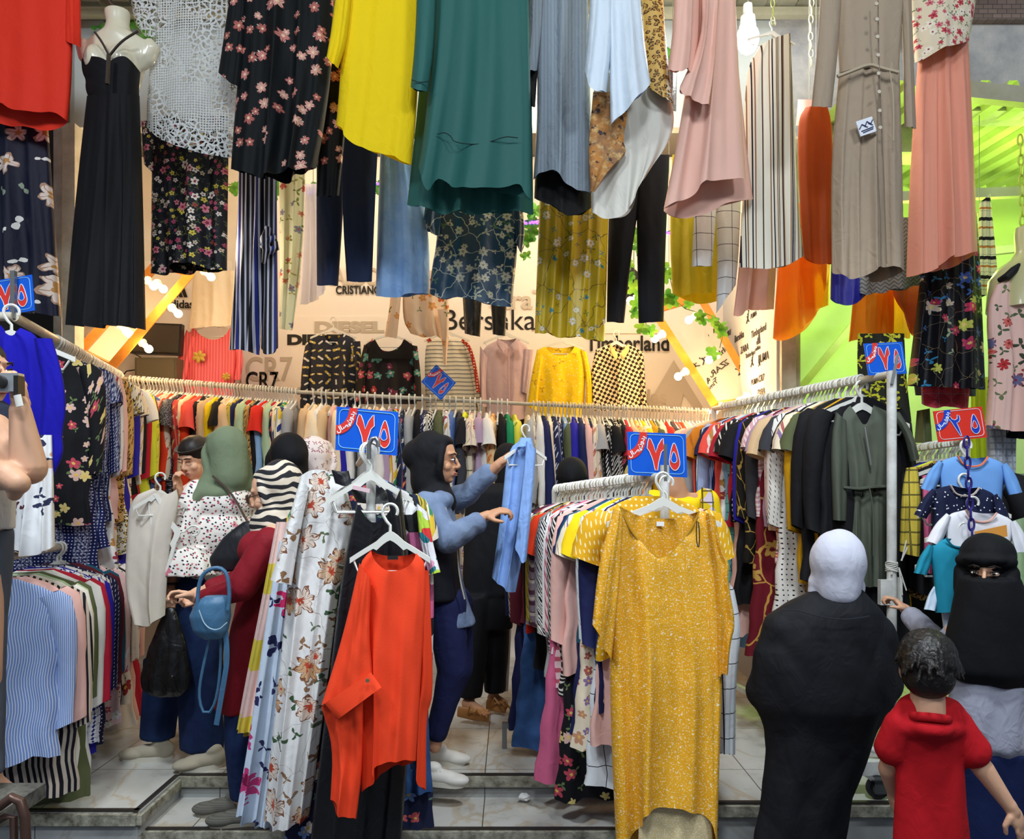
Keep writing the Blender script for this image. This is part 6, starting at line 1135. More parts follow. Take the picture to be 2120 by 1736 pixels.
def face_bits(c, M, par, s=1.0, lips=True, closed=False):
    q = lambda x, y, z: c+M @ (Vector((x, y, z))*s)
    for sx in (-1, 1):
        if not closed:
            e = MB().sphere(q(sx*.03, .081, .004), (.0122*s, .0105*s, .0062*s), 14, 8, M).build('eye', mEyeW, par); MB().sphere(q(sx*.03, .0892, .004), .0058*s, 10, 6).build('iris', mEyeD, e)
        MB().tube([q(sx*.044, .078, .009), q(sx*.03, .0925, .0125), q(sx*.017, .088, .006)], .0022*s, 6).build('eyelash', mBrow, par)
        MB().tube([q(sx*.05, .076, .025), q(sx*.032, .091, .032), q(sx*.014, .091, .027)], [.002*s, .004*s, .003*s], 6).build('eyebrow', mBrow, par)
    if lips: MB().sphere(q(0, .0875, -.059), (.021*s, .008*s, .0048*s), 14, 8, M).sphere(q(0, .086, -.0675), (.018*s, .008*s, .0055*s), 14, 8, M).build('lips', mLip, par)
def hijab_prims(c, M, s=1.0, full=True, bun=0.0):
    q = lambda x, y, z: tuple(c+M @ (Vector((x, y, z))*s)); e = lambda p, r: ('e', q(*p), tuple(a*s for a in r), M); k2 = lambda a, ra, b, rb: ('c', q(*a), ra*s, q(*b), rb*s)
    L = [e((0, -.042, .034), (.086, .088, .098)), e((0, -.012, .082), (.068, .08, .036)), e((0, -.05, -.03), (.082, .075, .09)), e((0, -.05-bun*.5, .02), (.07+bun*.3, .08+bun, .075+bun*.3)), k2((0, -.048, .02), .082, (0, -.045, -.1), .08)]
    ring = [(.067*math.sin(a)*1.05, .036 if math.cos(a) > 0 else .03, .088*math.cos(a)-.01) for a in np.linspace(0, 2*PI, 17)[:-1]]
    for i in range(16): L.append(('c', q(*ring[i]), .017*s, q(*ring[(i+1) % 16]), .017*s))
    if full: L += [e((0, -.01, -.13), (.075, .07, .06)), e((0, -.005, -.17), (.11, .085, .05))]
    return L
def hand_prims(w, d, n, curl=.5, s=1.0, side=1, spread=.1):
    """w wrist, d pointing direction, n palm normal; five separate fingers."""
    w = Vector(w); d = Vector(d).normalized(); n = Vector(n); n = (n-d*n.dot(d)).normalized(); r = d.cross(n)*side; L = []
    pc = w+d*.045*s; M = Matrix((r, d, n)).transposed(); L.append(('e', tuple(pc), (.04*s, .052*s, .016*s), M)); L.append(('c', tuple(w-d*.01*s), .026*s, tuple(w+d*.02*s), .025*s))
    for i, (ox, ln) in enumerate(((-.03, .07), (-.01, .08), (.01, .074), (.029, .06))):
        p = w+d*(.088-abs(ox+.005)*.25)*s+r*ox*s; dv = (d+r*ox*spread*8).normalized(); a = curl*.55; rr = .0088*s
        for k in range(3):
            dv2 = dv*math.cos(a)+n*math.sin(a); p2 = p+dv2*ln*s*(.45, .32, .25)[k]; L.append(('c', tuple(p), rr, tuple(p2), rr*.9)); p = p2; a += curl*(1.1+.1*i); rr *= .92
    p = w+d*.025*s-r*.03*s; a = (d*.55-r*.75+n*.45).normalized(); p2 = p+a*.036*s; p3 = p2+(d*.75-r*.1+n*.6*curl).normalized()*.032*s; L += [('c', tuple(p), .014*s, tuple(p2), .0108*s), ('c', tuple(p2), .0108*s, tuple(p3), .0092*s)]
    return L
def arm(sh, el, wr, k=1.0): return [('c', sh, .048*k, el, .038*k), ('c', el, .039*k, wr, .025*k)]
def leg(hp, kn, an, k=1.0): return [('c', hp, .045*k, kn, .036*k), ('c', kn, .036*k, an, .03*k)]
def person(at, label): return empty('person', v3(at), label, 'person')
def shoe(par, heel, toe, m, msole, s=1.0, lace=None):
    h = v3(heel); t = v3(toe); g = PZ if h.z > .235 else .18; h.z = g; t.z = g; f = t-h; f.z = 0; L = f.length; f.normalize(); r = Vector((-f.y, f.x, 0)); M = Matrix((r, f, Vector((0, 0, 1)))).transposed(); q = lambda x, y, z: h+M @ Vector((x, y*L, z))
    o = blob('shoe', [('e', tuple(q(0, .14, .045*s)), (.036*s, .05*s, .044*s), M), ('e', tuple(q(0, .45, .04*s)), (.039*s, .09*s, .034*s), M), ('e', tuple(q(0, .78, .032*s)), (.044*s, .075*s, .028*s), M), ('e', tuple(q(0, .2, .08*s)), (.032*s, .042*s, .028*s), M)], m, par, .006, 3)
    V = []; n = 24
    for z in (0.0, .022*s):
        for k in range(n):
            a = 2*PI*k/n; y = .5+.56*math.sin(a); w = (.036+.01*max(0, math.sin(a)))*s; V.append(q(w*math.cos(a), y, z))
    MB().add(V, [(k, (k+1) % n, n+(k+1) % n, n+k) for k in range(n)]+[tuple(range(n)), tuple(range(2*n-1, n-1, -1))]).build('sole', msole, o)
    if lace:
        mb = MB()
        for i in range(5): y = .34+i*.08; mb.tube([q(-.022*s, y, (.078-.008*i)*s), q(0, y+.02, (.084-.008*i)*s), q(.022*s, y, (.078-.008*i)*s)], .003, 5)
        mb.build('laces', lace, o)
    return o
mBlkC = mat('black_cloth', '#0c0d12', rough=.8, wrinkle=.5); mDen = mat('chambray', '#63738f', [('blot', 12, .42, .7, '#7485a0')], rough=.85, wrinkle=1.0); mNavP = mat('navy_denim', '#171d45', rough=.85, wrinkle=.7); mSneak = flat('white_leather', '#dedcd4', .5, .4); mSoleW = flat('sole_white', '#d4d0c2', .6)
mBlueJ = mat('indigo_jeans', '#15264c', [('blot', 7, .45, .7, '#1d3560')], rough=.85, wrinkle=.8)
def shade(hexs): return hexs
# 1. saleswoman in chambray shirt and black hijab, profile to the right
D = 3.62; p = person((925, 1590, D), 'person in a black hijab, chambray shirt and dark vest holding up a light blue shirt')
hc = P(908, 952, D); HM = frame((1, -.28, 0), .04)
body = head_prims(hc, HM, 1.0)+[('c', (905, 1010, D+.02), .045, (905, 1035, D+.02), .045), ('e', (905, 1085, D), (.1, .16, .14)), ('e', (906, 1170, D), (.1, .14, .14)), ('e', (916, 1230, D), (.1, .15, .12)), ('c', (905, 1052, D-.1), .04, (905, 1052, D+.12), .04)]
body += arm((888, 1050, D-.15), (928, 1118, D-.22), (1000, 1072, D-.22))+hand_prims(P(1002, 1070, D-.22), (.95, .0, .38), (.2, .3, -.9), .75, .95, 1)
body += arm((905, 1045, D+.16), (968, 1022, D+.1), (1032, 962, D+.02))+hand_prims(P(1034, 960, D+.02), (.8, -.1, .65), (.5, .3, -.6), .8, .95, -1)
body += leg((920, 1240, D-.07), (936, 1385, D-.1), (900, 1545, D-.08))+leg((935, 1240, D+.08), (948, 1380, D+.1), (905, 1512, D+.1))
b = blob('body', body, mSkinT, p, .005, 3); face_bits(hc, HM, b)
blob('hijab', hijab_prims(hc, HM, 1.06, bun=.03)+[('c', (900, 1015, D), .075, (915, 1040, D-.03), .07)], mBlkC, p, .008, 6, .004, 26)
sh_ = [('l', [(1028, 890, 925, 2.0), (1050, 872, 940, 2.3), (1090, 866, 946, 2.1), (1160, 868, 948, 1.9), (1225, 878, 962, 1.7), (1290, 888, 986, 1.5)], D, 1.9, 36, .03, 7), ('e', (912, 1036, D-.08), (.06, .1, .045)), ('c', (885, 1048, D-.15), .07, (926, 1118, D-.22), .06), ('c', (926, 1118, D-.22), .062, (986, 1082, D-.22), .05), ('c', (905, 1043, D+.16), .068, (965, 1024, D+.1), .058), ('c', (965, 1024, D+.1), .056, (1010, 982, D+.05), .05)]
blob('shirt', sh_, mDen, p, .009, 4, .010, 34, 4)
blob('vest', [('l', [(1042, 876, 928, 2.0), (1060, 864, 938, 2.3), (1100, 860, 948, 2.2), (1165, 863, 951, 2.05), (1235, 872, 962, 1.95)], D, 1.9, 36, .02, 7)], mat('vest_black', '#11131c', rough=.6, wrinkle=.4), p, .009, 5, .006, 18, 5)
seam(p, [(922, 1050), (945, 1110), (950, 1190), (962, 1240)], D-.15, flat('vest_edge', '#a8a49a', .5), .0035, -.03, 'vest_zip')
blob('trousers', [('e', (922, 1262, D), (.095, .15, .09)), ('c', (922, 1250, D-.07), .1, (938, 1385, D-.1), .072), ('c', (938, 1385, D-.1), .07, (905, 1515, D-.08), .05), ('c', (938, 1250, D+.08), .1, (950, 1380, D+.1), .07), ('c', (950, 1380, D+.1), .07, (910, 1490, D+.1), .05)], mNavP, p, .01, 4, .006, 24, 6)
shoe(p, P(892, 1596, D-.09)-Vector((.02, 0, 0)), P(957, 1598, D-.13), mSneak, mSoleW, .95, mSoleW); shoe(p, P(897, 1562, 3.78), P(960, 1562, 3.76), mSneak, mSoleW, .95, mSoleW)
lbs = mat('light_blue_shirt', '#7d9fd6', rough=.75, wrinkle=.9)
hs = G('light_blue_shirt', 'light blue long-sleeved shirt held up on a hanger by the saleswoman', 'shirt', 3.56, [
  ('body', lbs, [(1082, 908), (1050, 930), (1040, 1040), (1028, 1130), (1018, 1195)], [(1098, 910), (1108, 960), (1096, 1060), (1082, 1150), (1068, 1225)], dict(hem=[(1018, 1195), (1035, 1212), (1058, 1228), (1068, 1222)], nf=3, amp=.02, T=.12)),
  ('sleeve', lbs, [(1090, 912), (1082, 1000), (1066, 1130)], [(1110, 930), (1104, 1020), (1090, 1160)], dict(nf=1, amp=.012, T=.1, nu=20, d=3.47, hem=[(1066, 1130), (1078, 1168), (1090, 1158)])),
  ('collar', lbs, [(1078, 905), (1068, 925)], [(1100, 906), (1104, 922)], dict(nf=1, amp=.003, T=.06, nu=14, nv=8, d=3.5))])
hanger(P(1088, 888, 3.56), .5, 'white hanger holding the light blue shirt in the saleswoman\'s hand', None, .85, nar=True)
# 2. woman in green hijab
D = 3.82; p = person((400, 1580, D), 'person in a sage green hijab and white flower-dotted blouse with a black plastic bag')
hc = P(462, 945, D); HM = frame((-.75, .55, 0), .15); mSag = mat('sage_hijab', '#6f7c62', rough=.75, wrinkle=.7)
body = head_prims(hc, HM, .98)+[('e', (462, 1070, D), (.15, .12, .17)), ('e', (440, 1180, D), (.15, .13, .14)), ('c', (420, 1015, D-.02), .05, (505, 1015, D+.06), .05)]
body += arm((408, 1020, D-.05), (368, 1120, D-.12), (352, 1212, D-.14))+hand_prims(P(352, 1214, D-.14), (-.05, -.1, -1), (.3, -.9, 0), .9, .92, 1)
body += arm((505, 1020, D+.08), (525, 1120, D+.1), (470, 1180, D+.15))+leg((395, 1230, D), (348, 1370, D+.03), (326, 1520, D+.04))+leg((430, 1230, D+.02), (425, 1380, D-.05), (415, 1550, D-.05))
blob('body', body, mSkinD, p, .006, 3)
blob('hijab', hijab_prims(hc, HM, 1.12)+[('c', (462, 990, D), .1, (425, 1020, D-.06), .06), ('c', (425, 1020, D-.08), .05, (392, 1045, D-.1), .03), ('e', (480, 1005, D+.02), (.12, .1, .06)), ('c', (500, 960, D), .05, (515, 1010, D+.02), .03)], mSag, p, .008, 5, .007, 24, 2)
mDit = mat('ditsy_blouse', '#e4dfd8', [('dots', 46, .19, '#2c2c3c', 1), ('dots', 34, .15, '#c05a6a', .9), ('flower', dict(s=11, r=.3, p=6, c=['#d08a94', '#c87484'], cc='#8a3448', keep=.35))], rough=.8, wrinkle=.6)
blob('blouse', [('e', (462, 1040, D), (.155, .135, .12)), ('e', (460, 1100, D), (.16, .14, .16)), ('e', (440, 1170, D), (.155, .14, .1)), ('c', (410, 1022, D-.05), .07, (378, 1100, D-.12), .07), ('c', (378, 1100, D-.12), .068, (372, 1150, D-.14), .062), ('c', (505, 1020, D+.08), .07, (522, 1110, D+.1), .06), ('l', [(1135, 345, 420), (1160, 338, 438), (1190, 334, 446)], D-.15, .8, 32, .1, 9)], mDit, p, .008, 3, .006, 30, 7)
blob('jeans', [('e', (420, 1220, D), (.17, .15, .1)), ('l', [(1220, 365, 462, .8), (1300, 372, 462), (1420, 370, 460), (1550, 375, 462, .8)], D-.06, .8, 32, .05, 7), ('c', (392, 1240, D), .1, (345, 1390, D+.02), .09), ('l', [(1360, 300, 395), (1450, 296, 372), (1528, 292, 362)], D+.04, .8, 32, .05, 7)], mBlueJ, p, .01, 3, .005, 24, 8)
mBg = flat('beige_knit', '#b3aa96', .75); shoe(p, P(352, 1560, 3.84), P(258, 1562, 3.82), mBg, mSoleW, 1.05); shoe(p, P(456, 1576, 3.74)+Vector((0, 0, 0)), P(376, 1594, 3.66), mBg, mSoleW, 1.1, mSneak)
MB().tube([P(352, 1207, D-.14)+Vector((.032*math.cos(a), .03*math.sin(a), 0)) for a in np.linspace(0, 2*PI, 17)[:-1]], .006, 8, closed=True).build('wristwatch', flat('watch_black', '#141416', .4), p)
seam(p, [(440, 985), (480, 1020), (512, 1080)], D-.12, flat('brown_strap', '#4a3c34', .6), .006, -.01, 'bag_strap')
bg = empty('plastic_bag', P(345, 1260, D-.16), 'thin black plastic carrier bag hanging from the hand of the sage hijab woman', 'bag'); blob('bag_body', [('l', [(1256, 345, 362), (1290, 328, 374), (1340, 308, 386), (1400, 294, 396), (1428, 298, 390), (1440, 320, 376)], D-.2, .5, 32, .12, 8, 3)], mat('black_plastic', '#0d0d0f', rough=.35, spec=.5, wrinkle=1.5), bg, .008, 2, .006, 30)
hanger(P(402, 1098, D-.22), .1, 'empty white hanger resting on the arm of the sage hijab woman', None, .95, 1.45)
G('cream_vest_top', 'cream sleeveless top on a hanger held by the sage hijab woman', 'top', 3.6, [('body', mat('cream_jersey', '#d8cfc2', rough=.85, wrinkle=.3, trans=.1), [(318, 1010), (268, 1030), (262, 1120), (258, 1220), (276, 1290)], [(366, 1012), (372, 1040), (352, 1120), (346, 1200), (342, 1272)], dict(top=[(318, 1010), (335, 1022), (352, 1022), (366, 1012)], hem=[(276, 1290), (300, 1302), (342, 1272)], nf=2, amp=.02, T=.1))])
hanger(P(332, 988, 3.6), .6, 'cream hanger holding the cream sleeveless top', None, .9, nar=True)
# 3. girl with grey headband
D = 4.25; p = person((400, 1500, D), 'person with a dark headband looking down behind the sage hijab woman'); hc = P(402, 950, D); HM = frame((-.35, -.9, 0), .35)
b = blob('body', head_prims(hc, HM, .92)+[('e', (405, 1060, D), (.14, .11, .2)), ('c', (375, 1030, D), .05, (438, 1030, D), .05)]+arm((372, 1035, D), (360, 1090, D-.1), (372, 1020, D-.22))+hand_prims(P(372, 1018, D-.22), (-.1, -.3, .9), (.9, -.2, 0), .8, .9)+leg((395, 1200, D), (395, 1340, D), (395, 1490, D))+leg((425, 1200, D), (425, 1340, D), (425, 1490, D)), mSkinL, p, .006, 3); face_bits(hc, HM, b, .92, closed=True)
blob('hair', [('e', tuple(hc+HM @ Vector((0, -.018, .048))), (.079, .088, .082), HM), ('e', tuple(hc+HM @ Vector((0, -.05, -.03))), (.07, .06, .08), HM)], flat('dark_hair', '#1e1613', .5), p, .007, 3, .003, 60)
MB().tube([hc+HM @ Vector((.084*math.cos(a), -.018+.09*math.sin(a), .07-.012*math.sin(a))) for a in np.linspace(0, 2*PI, 25)[:-1]], .016, 8, closed=True, flat=.35).build('headband', flat('grey_band', '#3c3a36', .8), p)
blob('blouse', [('e', (405, 1080, D), (.155, .125, .22)), ('c', (375, 1035, D), .065, (362, 1088, D-.1), .055), ('c', (438, 1035, D), .065, (448, 1100, D-.05), .055), ('e', (405, 1200, D), (.16, .13, .16))], PAL['pin'][1], p, .01, 4, .006, 26)
blob('trousers', [('l', [(1200, 375, 445), (1340, 378, 442), (1490, 382, 440)], D, .6)], mBlkC, p, .012, 2)
# 4. woman in zebra hijab and maroon cardigan on the step
D = 3.36; p = person((500, 1690, D), 'person in a zebra-print hijab and maroon top with blue handbag, standing on the lower step')
hc = P(562, 1022, D); HM = frame((-1, -.12, 0), .25); mZeb = mat('zebra_hijab', '#d2c6b4', [('swirl', 7, '#1f2126', .56)], rough=.75, wrinkle=.6); mMar = mat('maroon_jersey', '#7c0f1e', rough=.75, wrinkle=.5)
body = head_prims(hc, HM, .98)+[('e', (560, 1170, D), (.13, .12, .16)), ('e', (535, 1300, D), (.13, .13, .16)), ('c', (565, 1110, D-.12), .05, (565, 1110, D+.12), .05)]
body += arm((560, 1125, D-.14), (500, 1215, D-.18), (412, 1240, D-.16))+hand_prims(P(412, 1238, D-.16), (-.9, 0, .25), (.2, -.4, -.9), .8, .95, -1)
body += arm((560, 1125, D+.12), (500, 1200, D+.05), (430, 1218, D-.06))+hand_prims(P(428, 1222, D-.06), (-.85, -.1, -.4), (0, -.9, .3), .9, .92, 1)
body += leg((505, 1400, D-.02), (500, 1520, D-.02), (505, 1668, D-.02))+leg((515, 1400, D+.03), (508, 1520, D+.03), (495, 1650, D+.05))
b = blob('body', body, mSkinL, p, .006, 3)
blob('hijab', hijab_prims(hc+HM @ Vector((0, -.012, 0)), HM, 1.06)+[('c', (572, 1080, D), .1, (585, 1110, D), .1), ('c', (550, 1085, D), .07, (560, 1140, D-.06), .06)], mZeb, p, .008, 4, .006, 26, 5)
gl = MB(); q = lambda x, y, z: hc+HM @ Vector((x, y, z)); gl.sphere(q(.033, .096, .0), (.026, .007, .022), 14, 8, HM).sphere(q(-.033, .096, .0), (.026, .007, .022), 14, 8, HM).tube([q(-.062, .09, .006), q(-.075, .03, .008)], .0025, 5).tube([q(.062, .09, .006), q(.075, .03, .008)], .0025, 5).tube([q(-.01, .102, .004), q(.01, .102, .004)], .003, 5); gl.build('sunglasses', flat('lens_brown', '#3c2a20', .15, .6), p)
blob('top', [('e', (562, 1135, D), (.14, .17, .1)), ('l', [(1110, 535, 592, 1.2), (1200, 500, 590), (1300, 480, 575), (1400, 465, 560), (1470, 455, 545)], D, .95, 32, .04, 7), ('c', (558, 1125, D-.14), .07, (500, 1215, D-.18), .062), ('c', (500, 1215, D-.18), .06, (424, 1240, D-.16), .042), ('c', (560, 1125, D+.12), .065, (500, 1200, D+.05), .055), ('c', (500, 1200, D+.05), .052, (440, 1216, D-.05), .04), ('c', (470, 1440, D-.03), .05, (458, 1462, D-.03), .03)], mMar, p, .008, 4, .006, 26, 9)
blob('jeans', [('l', [(1440, 462, 545, .8), (1540, 468, 540), (1650, 478, 528)], D-.01, 1.15, 32, .03, 7)], mBlueJ, p, .01, 3, .004, 24, 8)
mGn = mat('grey_knit', '#69675f', [('stripe', 90, .008, .4, '#5c5a54')], rough=.9); shoe(p, P(545, 1712, 3.34), P(438, 1718, 3.3), mGn, flat('sole_grey', '#8a8478', .8), 1.0, mGn); shoe(p, P(505, 1695, 3.44), P(412, 1702, 3.42), mGn, MATS['sole_grey'], 1.0)
bg = empty('handbag', P(432, 1280, D-.22), 'light steel-blue leather handbag with hanging straps held against the maroon top', 'handbag'); mBb = mat('blue_leather', '#3f6a8c', rough=.45, spec=.5, wrinkle=.5)
blob('bag_body', [('l', [(1232, 425, 470, .6), (1245, 405, 476, .65), (1275, 392, 478, .6), (1305, 400, 472, .6), (1322, 420, 462, .5)], D-.24, .6, 40)], mBb, bg, .006, 4, .004, 22)
MB().tube(curve(((408, 1262), (410, 1215), (420, 1185), (448, 1172), (470, 1182), (476, 1230), (472, 1262)), D-.27), .008, 8).build('handle', mBb, bg); MB().tube(curve(((465, 1290), (472, 1360), (462, 1420), (448, 1500)), D-.24), .012, 6, flat=.3).build('strap', mBb, bg); MB().tube(curve(((440, 1300), (420, 1380), (410, 1440), (422, 1482), (440, 1470), (452, 1430), (458, 1360), (456, 1300)), D-.22), .006, 6).build('strap', mBb, bg); MB().tube(curve(((412, 1262), (424, 1296), (450, 1306), (470, 1288)), D-.295), .0022, 5).build('piping', flat('pale_piping', '#a8c0d0', .5), bg)
bg = empty('shoulder_bag', P(480, 1140, D-.1), 'black leather shoulder bag between the sage hijab and zebra hijab women', 'handbag'); blob('bag_body', [('l', [(1078, 505, 545, .4), (1110, 462, 545, .4), (1155, 432, 535, .4), (1182, 440, 520, .4)], D+.06, .4, 32, .03, 5)], mat('black_leather', '#15171c', rough=.4, spec=.5, wrinkle=.4), bg, .008, 4, .004, 20)
# 5-6. two women behind: black hijab and flowered white hijab
for (px, py, D, lb, m, m2, w, fx) in ((592, 952, 4.05, 'person in a plain black hijab seen from behind, left of the large sign', mBlkC, mBlkC, 46, -.6), (662, 952, 4.3, 'person in a white flower-print hijab directly behind the large blue sign', mat('ditsy_hijab', '#e6d6d0', [('leaf', dict(s=38, r=.5, p=3, c=['#8a3c50', '#6a3c3c', '#a04860'], keep=.7))], wrinkle=.6), PAL['bei'][1], 40, .5)):
    p = person((px, 1500, D), lb); hc = P(px, py+4, D); HM = frame((fx, .8, 0), .05); r = D/FPX
    blob('body', head_prims(hc, HM, .95)+[('e', (px, py+130, D), (.15, .11, .2)), ('c', (px-45, py+85, D), .05, (px+45, py+85, D), .05)]+arm((px-52, py+90, D), (px-60, py+190, D-.05), (px-40, py+270, D-.1))+arm((px+52, py+90, D), (px+60, py+190, D-.05), (px+40, py+270, D-.1))+leg((px-20, py+280, D), (px-20, py+420, D), (px-20, 1500, D))+leg((px+20, py+280, D), (px+20, py+420, D), (px+20, 1500, D)), mSkinT, p, .01, 3)
    blob('hijab', hijab_prims(hc, HM, 1.16 if w == 46 else 1.08, bun=.01), m, p, .009, 5, .004, 24, 3)
    blob('robe', [('l', [(py+70, px-30, px+30), (py+90, px-62, px+62), (py+200, px-60, px+60), (py+400, px-62, px+62), (1480, px-60, px+60)], D, .55, 32, .06, 9)], m2, p, .012, 3, .006, 24)
# 7. shopper in black behind the saleswoman
D = 4.5; p = person((1010, 1470, D), 'person dressed all in black with tan sandals behind the light blue shirt'); hc = P(1056, 962, D+.1); HM = frame((.3, .9, 0))
blob('body', head_prims(hc, HM, .95)+[('e', (1015, 1110, D), (.12, .12, .2)), ('e', (1010, 1230, D), (.1, .12, .1))]+leg((985, 1260, D), (980, 1370, D), (972, 1452, D-.02))+leg((1025, 1260, D+.08), (1022, 1370, D+.1), (1022, 1440, D+.12))+[('c', (968, 1456, D-.04), .036, (998, 1474, D-.12), .028), ('e', (1006, 1476, D-.14), (.04, .04, .02)), ('c', (1020, 1444, D+.12), .034, (1042, 1456, D+.08), .03)]+[('c', (1004+i*3.2, 1474-i*.6, D-.15-.0*i), .0095, (1009+i*3, 1478-i*.8, D-.18+i*.01), .008) for i in range(-2, 3)], mSkinT, p, .006, 3)
blob('hijab', hijab_prims(hc, HM, 1.0), mBlkC, p, .01, 4)
blob('black_clothes', [('l', [(1000, 990, 1050), (1020, 965, 1075), (1120, 960, 1075), (1230, 958, 1062)], D, .55, 32, .05, 8), ('l', [(1200, 958, 1064), (1300, 954, 1062)], D+.02, .6), ('l', [(1230, 950, 1015), (1350, 950, 1010), (1440, 950, 998)], D-.02, 1.1), ('l', [(1230, 1000, 1060), (1350, 1000, 1052), (1430, 1002, 1046)], D+.09, 1.2)], mBlkC, p, .01, 4, .006, 26)
mSan = flat('tan_leather', '#a8743c', .5, .4)
for (a, b_, c_, dd) in (((948, 1470), (1012, 1480), (980, 1462), D-.1), ((1008, 1455), (1046, 1462), (1030, 1446), D+.1)):
    sd = MB().tube([P(a[0], a[1]+2, dd), P((a[0]+b_[0])/2, (a[1]+b_[1])/2+3, dd-.03), P(b_[0], b_[1]+1, dd-.06)], [.03, .034, .036], 12, flat=.35).build('sandal', mSan, p)
    for t in (0, 1, 2): MB().tube([P(c_[0]-12+t*14, c_[1]+14+t*4, dd-.04), P(c_[0]-6+t*14, c_[1]-2+t*8, dd-.08), P(c_[0]+4+t*12, c_[1]+12+t*5, dd-.11)], .006, 6, flat=1).build('strap', mSan, sd)
# grey trousers leg and white cloth behind
G('grey_trousers', 'light grey trousers hanging behind the shopper in black', 'trousers', 4.85, [('leg', PAL['gry'][1], [(1032, 1190), (1028, 1300), (1020, 1436)], [(1062, 1190), (1058, 1320), (1052, 1430)], dict(nf=1, amp=.015, T=.1, nu=20))])
# 8. head with black scarf behind centre rail
D = 4.3; p = person((1180, 1500, D), 'person in a black headscarf bending behind the low rail, only eyes and forehead showing'); hc = P(1184, 998, D); HM = frame((-.1, -1, 0), .5)
b = blob('body', head_prims(hc, HM, .98)+[('e', (1180, 1130, D), (.16, .12, .2)), ('c', (1130, 1070, D), .05, (1235, 1070, D), .05)]+arm((1128, 1075, D), (1110, 1160, D-.1), (1130, 1230, D-.2))+arm((1240, 1075, D), (1250, 1160, D-.1), (1230, 1230, D-.2))+leg((1160, 1250, D), (1160, 1370, D), (1160, 1500, D))+leg((1200, 1250, D), (1200, 1370, D), (1200, 1500, D)), mSkinD, p, .007, 3); face_bits(hc, HM, b, .98, closed=True)
blob('headscarf', [('e', tuple(hc+HM @ Vector((0, -.018, .05))), (.088, .1, .09), HM), ('e', tuple(hc+HM @ Vector((0, -.06, -.02))), (.085, .07, .09), HM), ('c', tuple(hc+HM @ Vector((-.07, .02, .045))), .022, tuple(hc+HM @ Vector((0, .07, .06))), .022), ('c', tuple(hc+HM @ Vector((.07, .02, .045))), .022, tuple(hc+HM @ Vector((0, .07, .06))), .022)], mBlkC, p, .008, 4, .003, 30)
blob('shirt', [('l', [(1040, 1150, 1215), (1060, 1118, 1250), (1180, 1115, 1250), (1300, 1118, 1245)], D, .5, 32, .05, 8), ('c', (1130, 1075, D), .07, (1112, 1160, D-.1), .06), ('c', (1240, 1075, D), .07, (1250, 1160, D-.1), .06)], mat('lilac_check', '#c8bcc4', [('grid', .03, .2, '#6a5a9a', .8)]), p, .01, 4, .006, 26); blob('trousers', [('l', [(1290, 1120, 1245), (1500, 1130, 1235)], D, .5)], mBlkC, p, .015, 2)
# 9. person in yellow t-shirt behind the sign
D = 3.8; p = person((1410, 1500, D), 'person in a yellow t-shirt with patterned shoulder, head hidden behind the blue sign'); hc = P(1378, 948, D); HM = frame((-.8, .2, 0))
blob('body', head_prims(hc, HM, 1.0)+[('e', (1410, 1110, D), (.16, .12, .22)), ('c', (1395, 1000, D), .055, (1405, 1040, D), .06), ('c', (1355, 1040, D), .05, (1462, 1040, D), .05)]+arm((1352, 1042, D), (1340, 1130, D-.05), (1330, 1210, D-.1))+arm((1465, 1040, D), (1478, 1130, D-.03), (1470, 1220, D-.1))+leg((1390, 1240, D), (1390, 1380, D), (1390, 1560, D))+leg((1430, 1240, D), (1430, 1380, D), (1430, 1560, D)), mSkinT, p, .008, 3)
blob('hair', [('e', tuple(hc+Vector((0, .01, .035))), (.09, .09, .085))], flat('dark_hair', '#1e1613', .5), p, .009, 3, .004, 50)
blob('t_shirt', [('l', [(1025, 1380, 1432), (1035, 1345, 1470), (1120, 1345, 1472), (1260, 1348, 1470)], D, .55, 32, .04, 8), ('c', (1355, 1042, D), .068, (1345, 1090, D-.02), .06), ('c', (1462, 1040, D), .07, (1472, 1085, D-.02), .062)], PAL['yel'][1], p, .01, 4, .006, 26); blob('trousers', [('l', [(1250, 1350, 1470), (1400, 1360, 1460), (1550, 1365, 1455)], D, .5)], mBlkC, p, .015, 2)
cloth('shoulder_panel', p, [(1452, 1008), (1450, 1060), (1452, 1110)], [(1474, 1014), (1482, 1060), (1480, 1112)], mat('lattice_print', '#e0c020', [('check', .05, '#d8c8d8', 55), ('grid', .05, .12, '#3a3420', .9)]), d=D-.1, T=.05, nf=1, amp=.004, nu=16, nv=16)
# 10. woman in white hijab and black abaya, back to camera
D = 2.72; p = person((1670, 1760, D), 'person in a white hijab and loose black abaya, seen from behind at right'); hc = P(1738, 1172, D); HM = frame((.62, .75, 0), .05)
blob('body', head_prims(hc, HM, 1.0)+[('e', (1710, 1350, D), (.19, .14, .25)), ('c', (1655, 1310, D), .04, (1775, 1310, D), .04)]+arm((1640, 1330, D), (1598, 1430, D+.05), (1650, 1440, D+.28))+arm((1790, 1330, D), (1812, 1420, D+.05), (1790, 1430, D+.28))+hand_prims(P(1650, 1440, D+.28), (.5, .8, 0), (0, 0, 1), .5)+hand_prims(P(1790, 1430, D+.28), (-.4, .8, 0), (0, 0, 1), .5, 1, -1)+leg((1680, 1560, D), (1660, 1760, D), (1650, 1925, D))+leg((1740, 1560, D), (1715, 1760, D), (1700, 1925, D)), mSkinL, p, .008, 3)
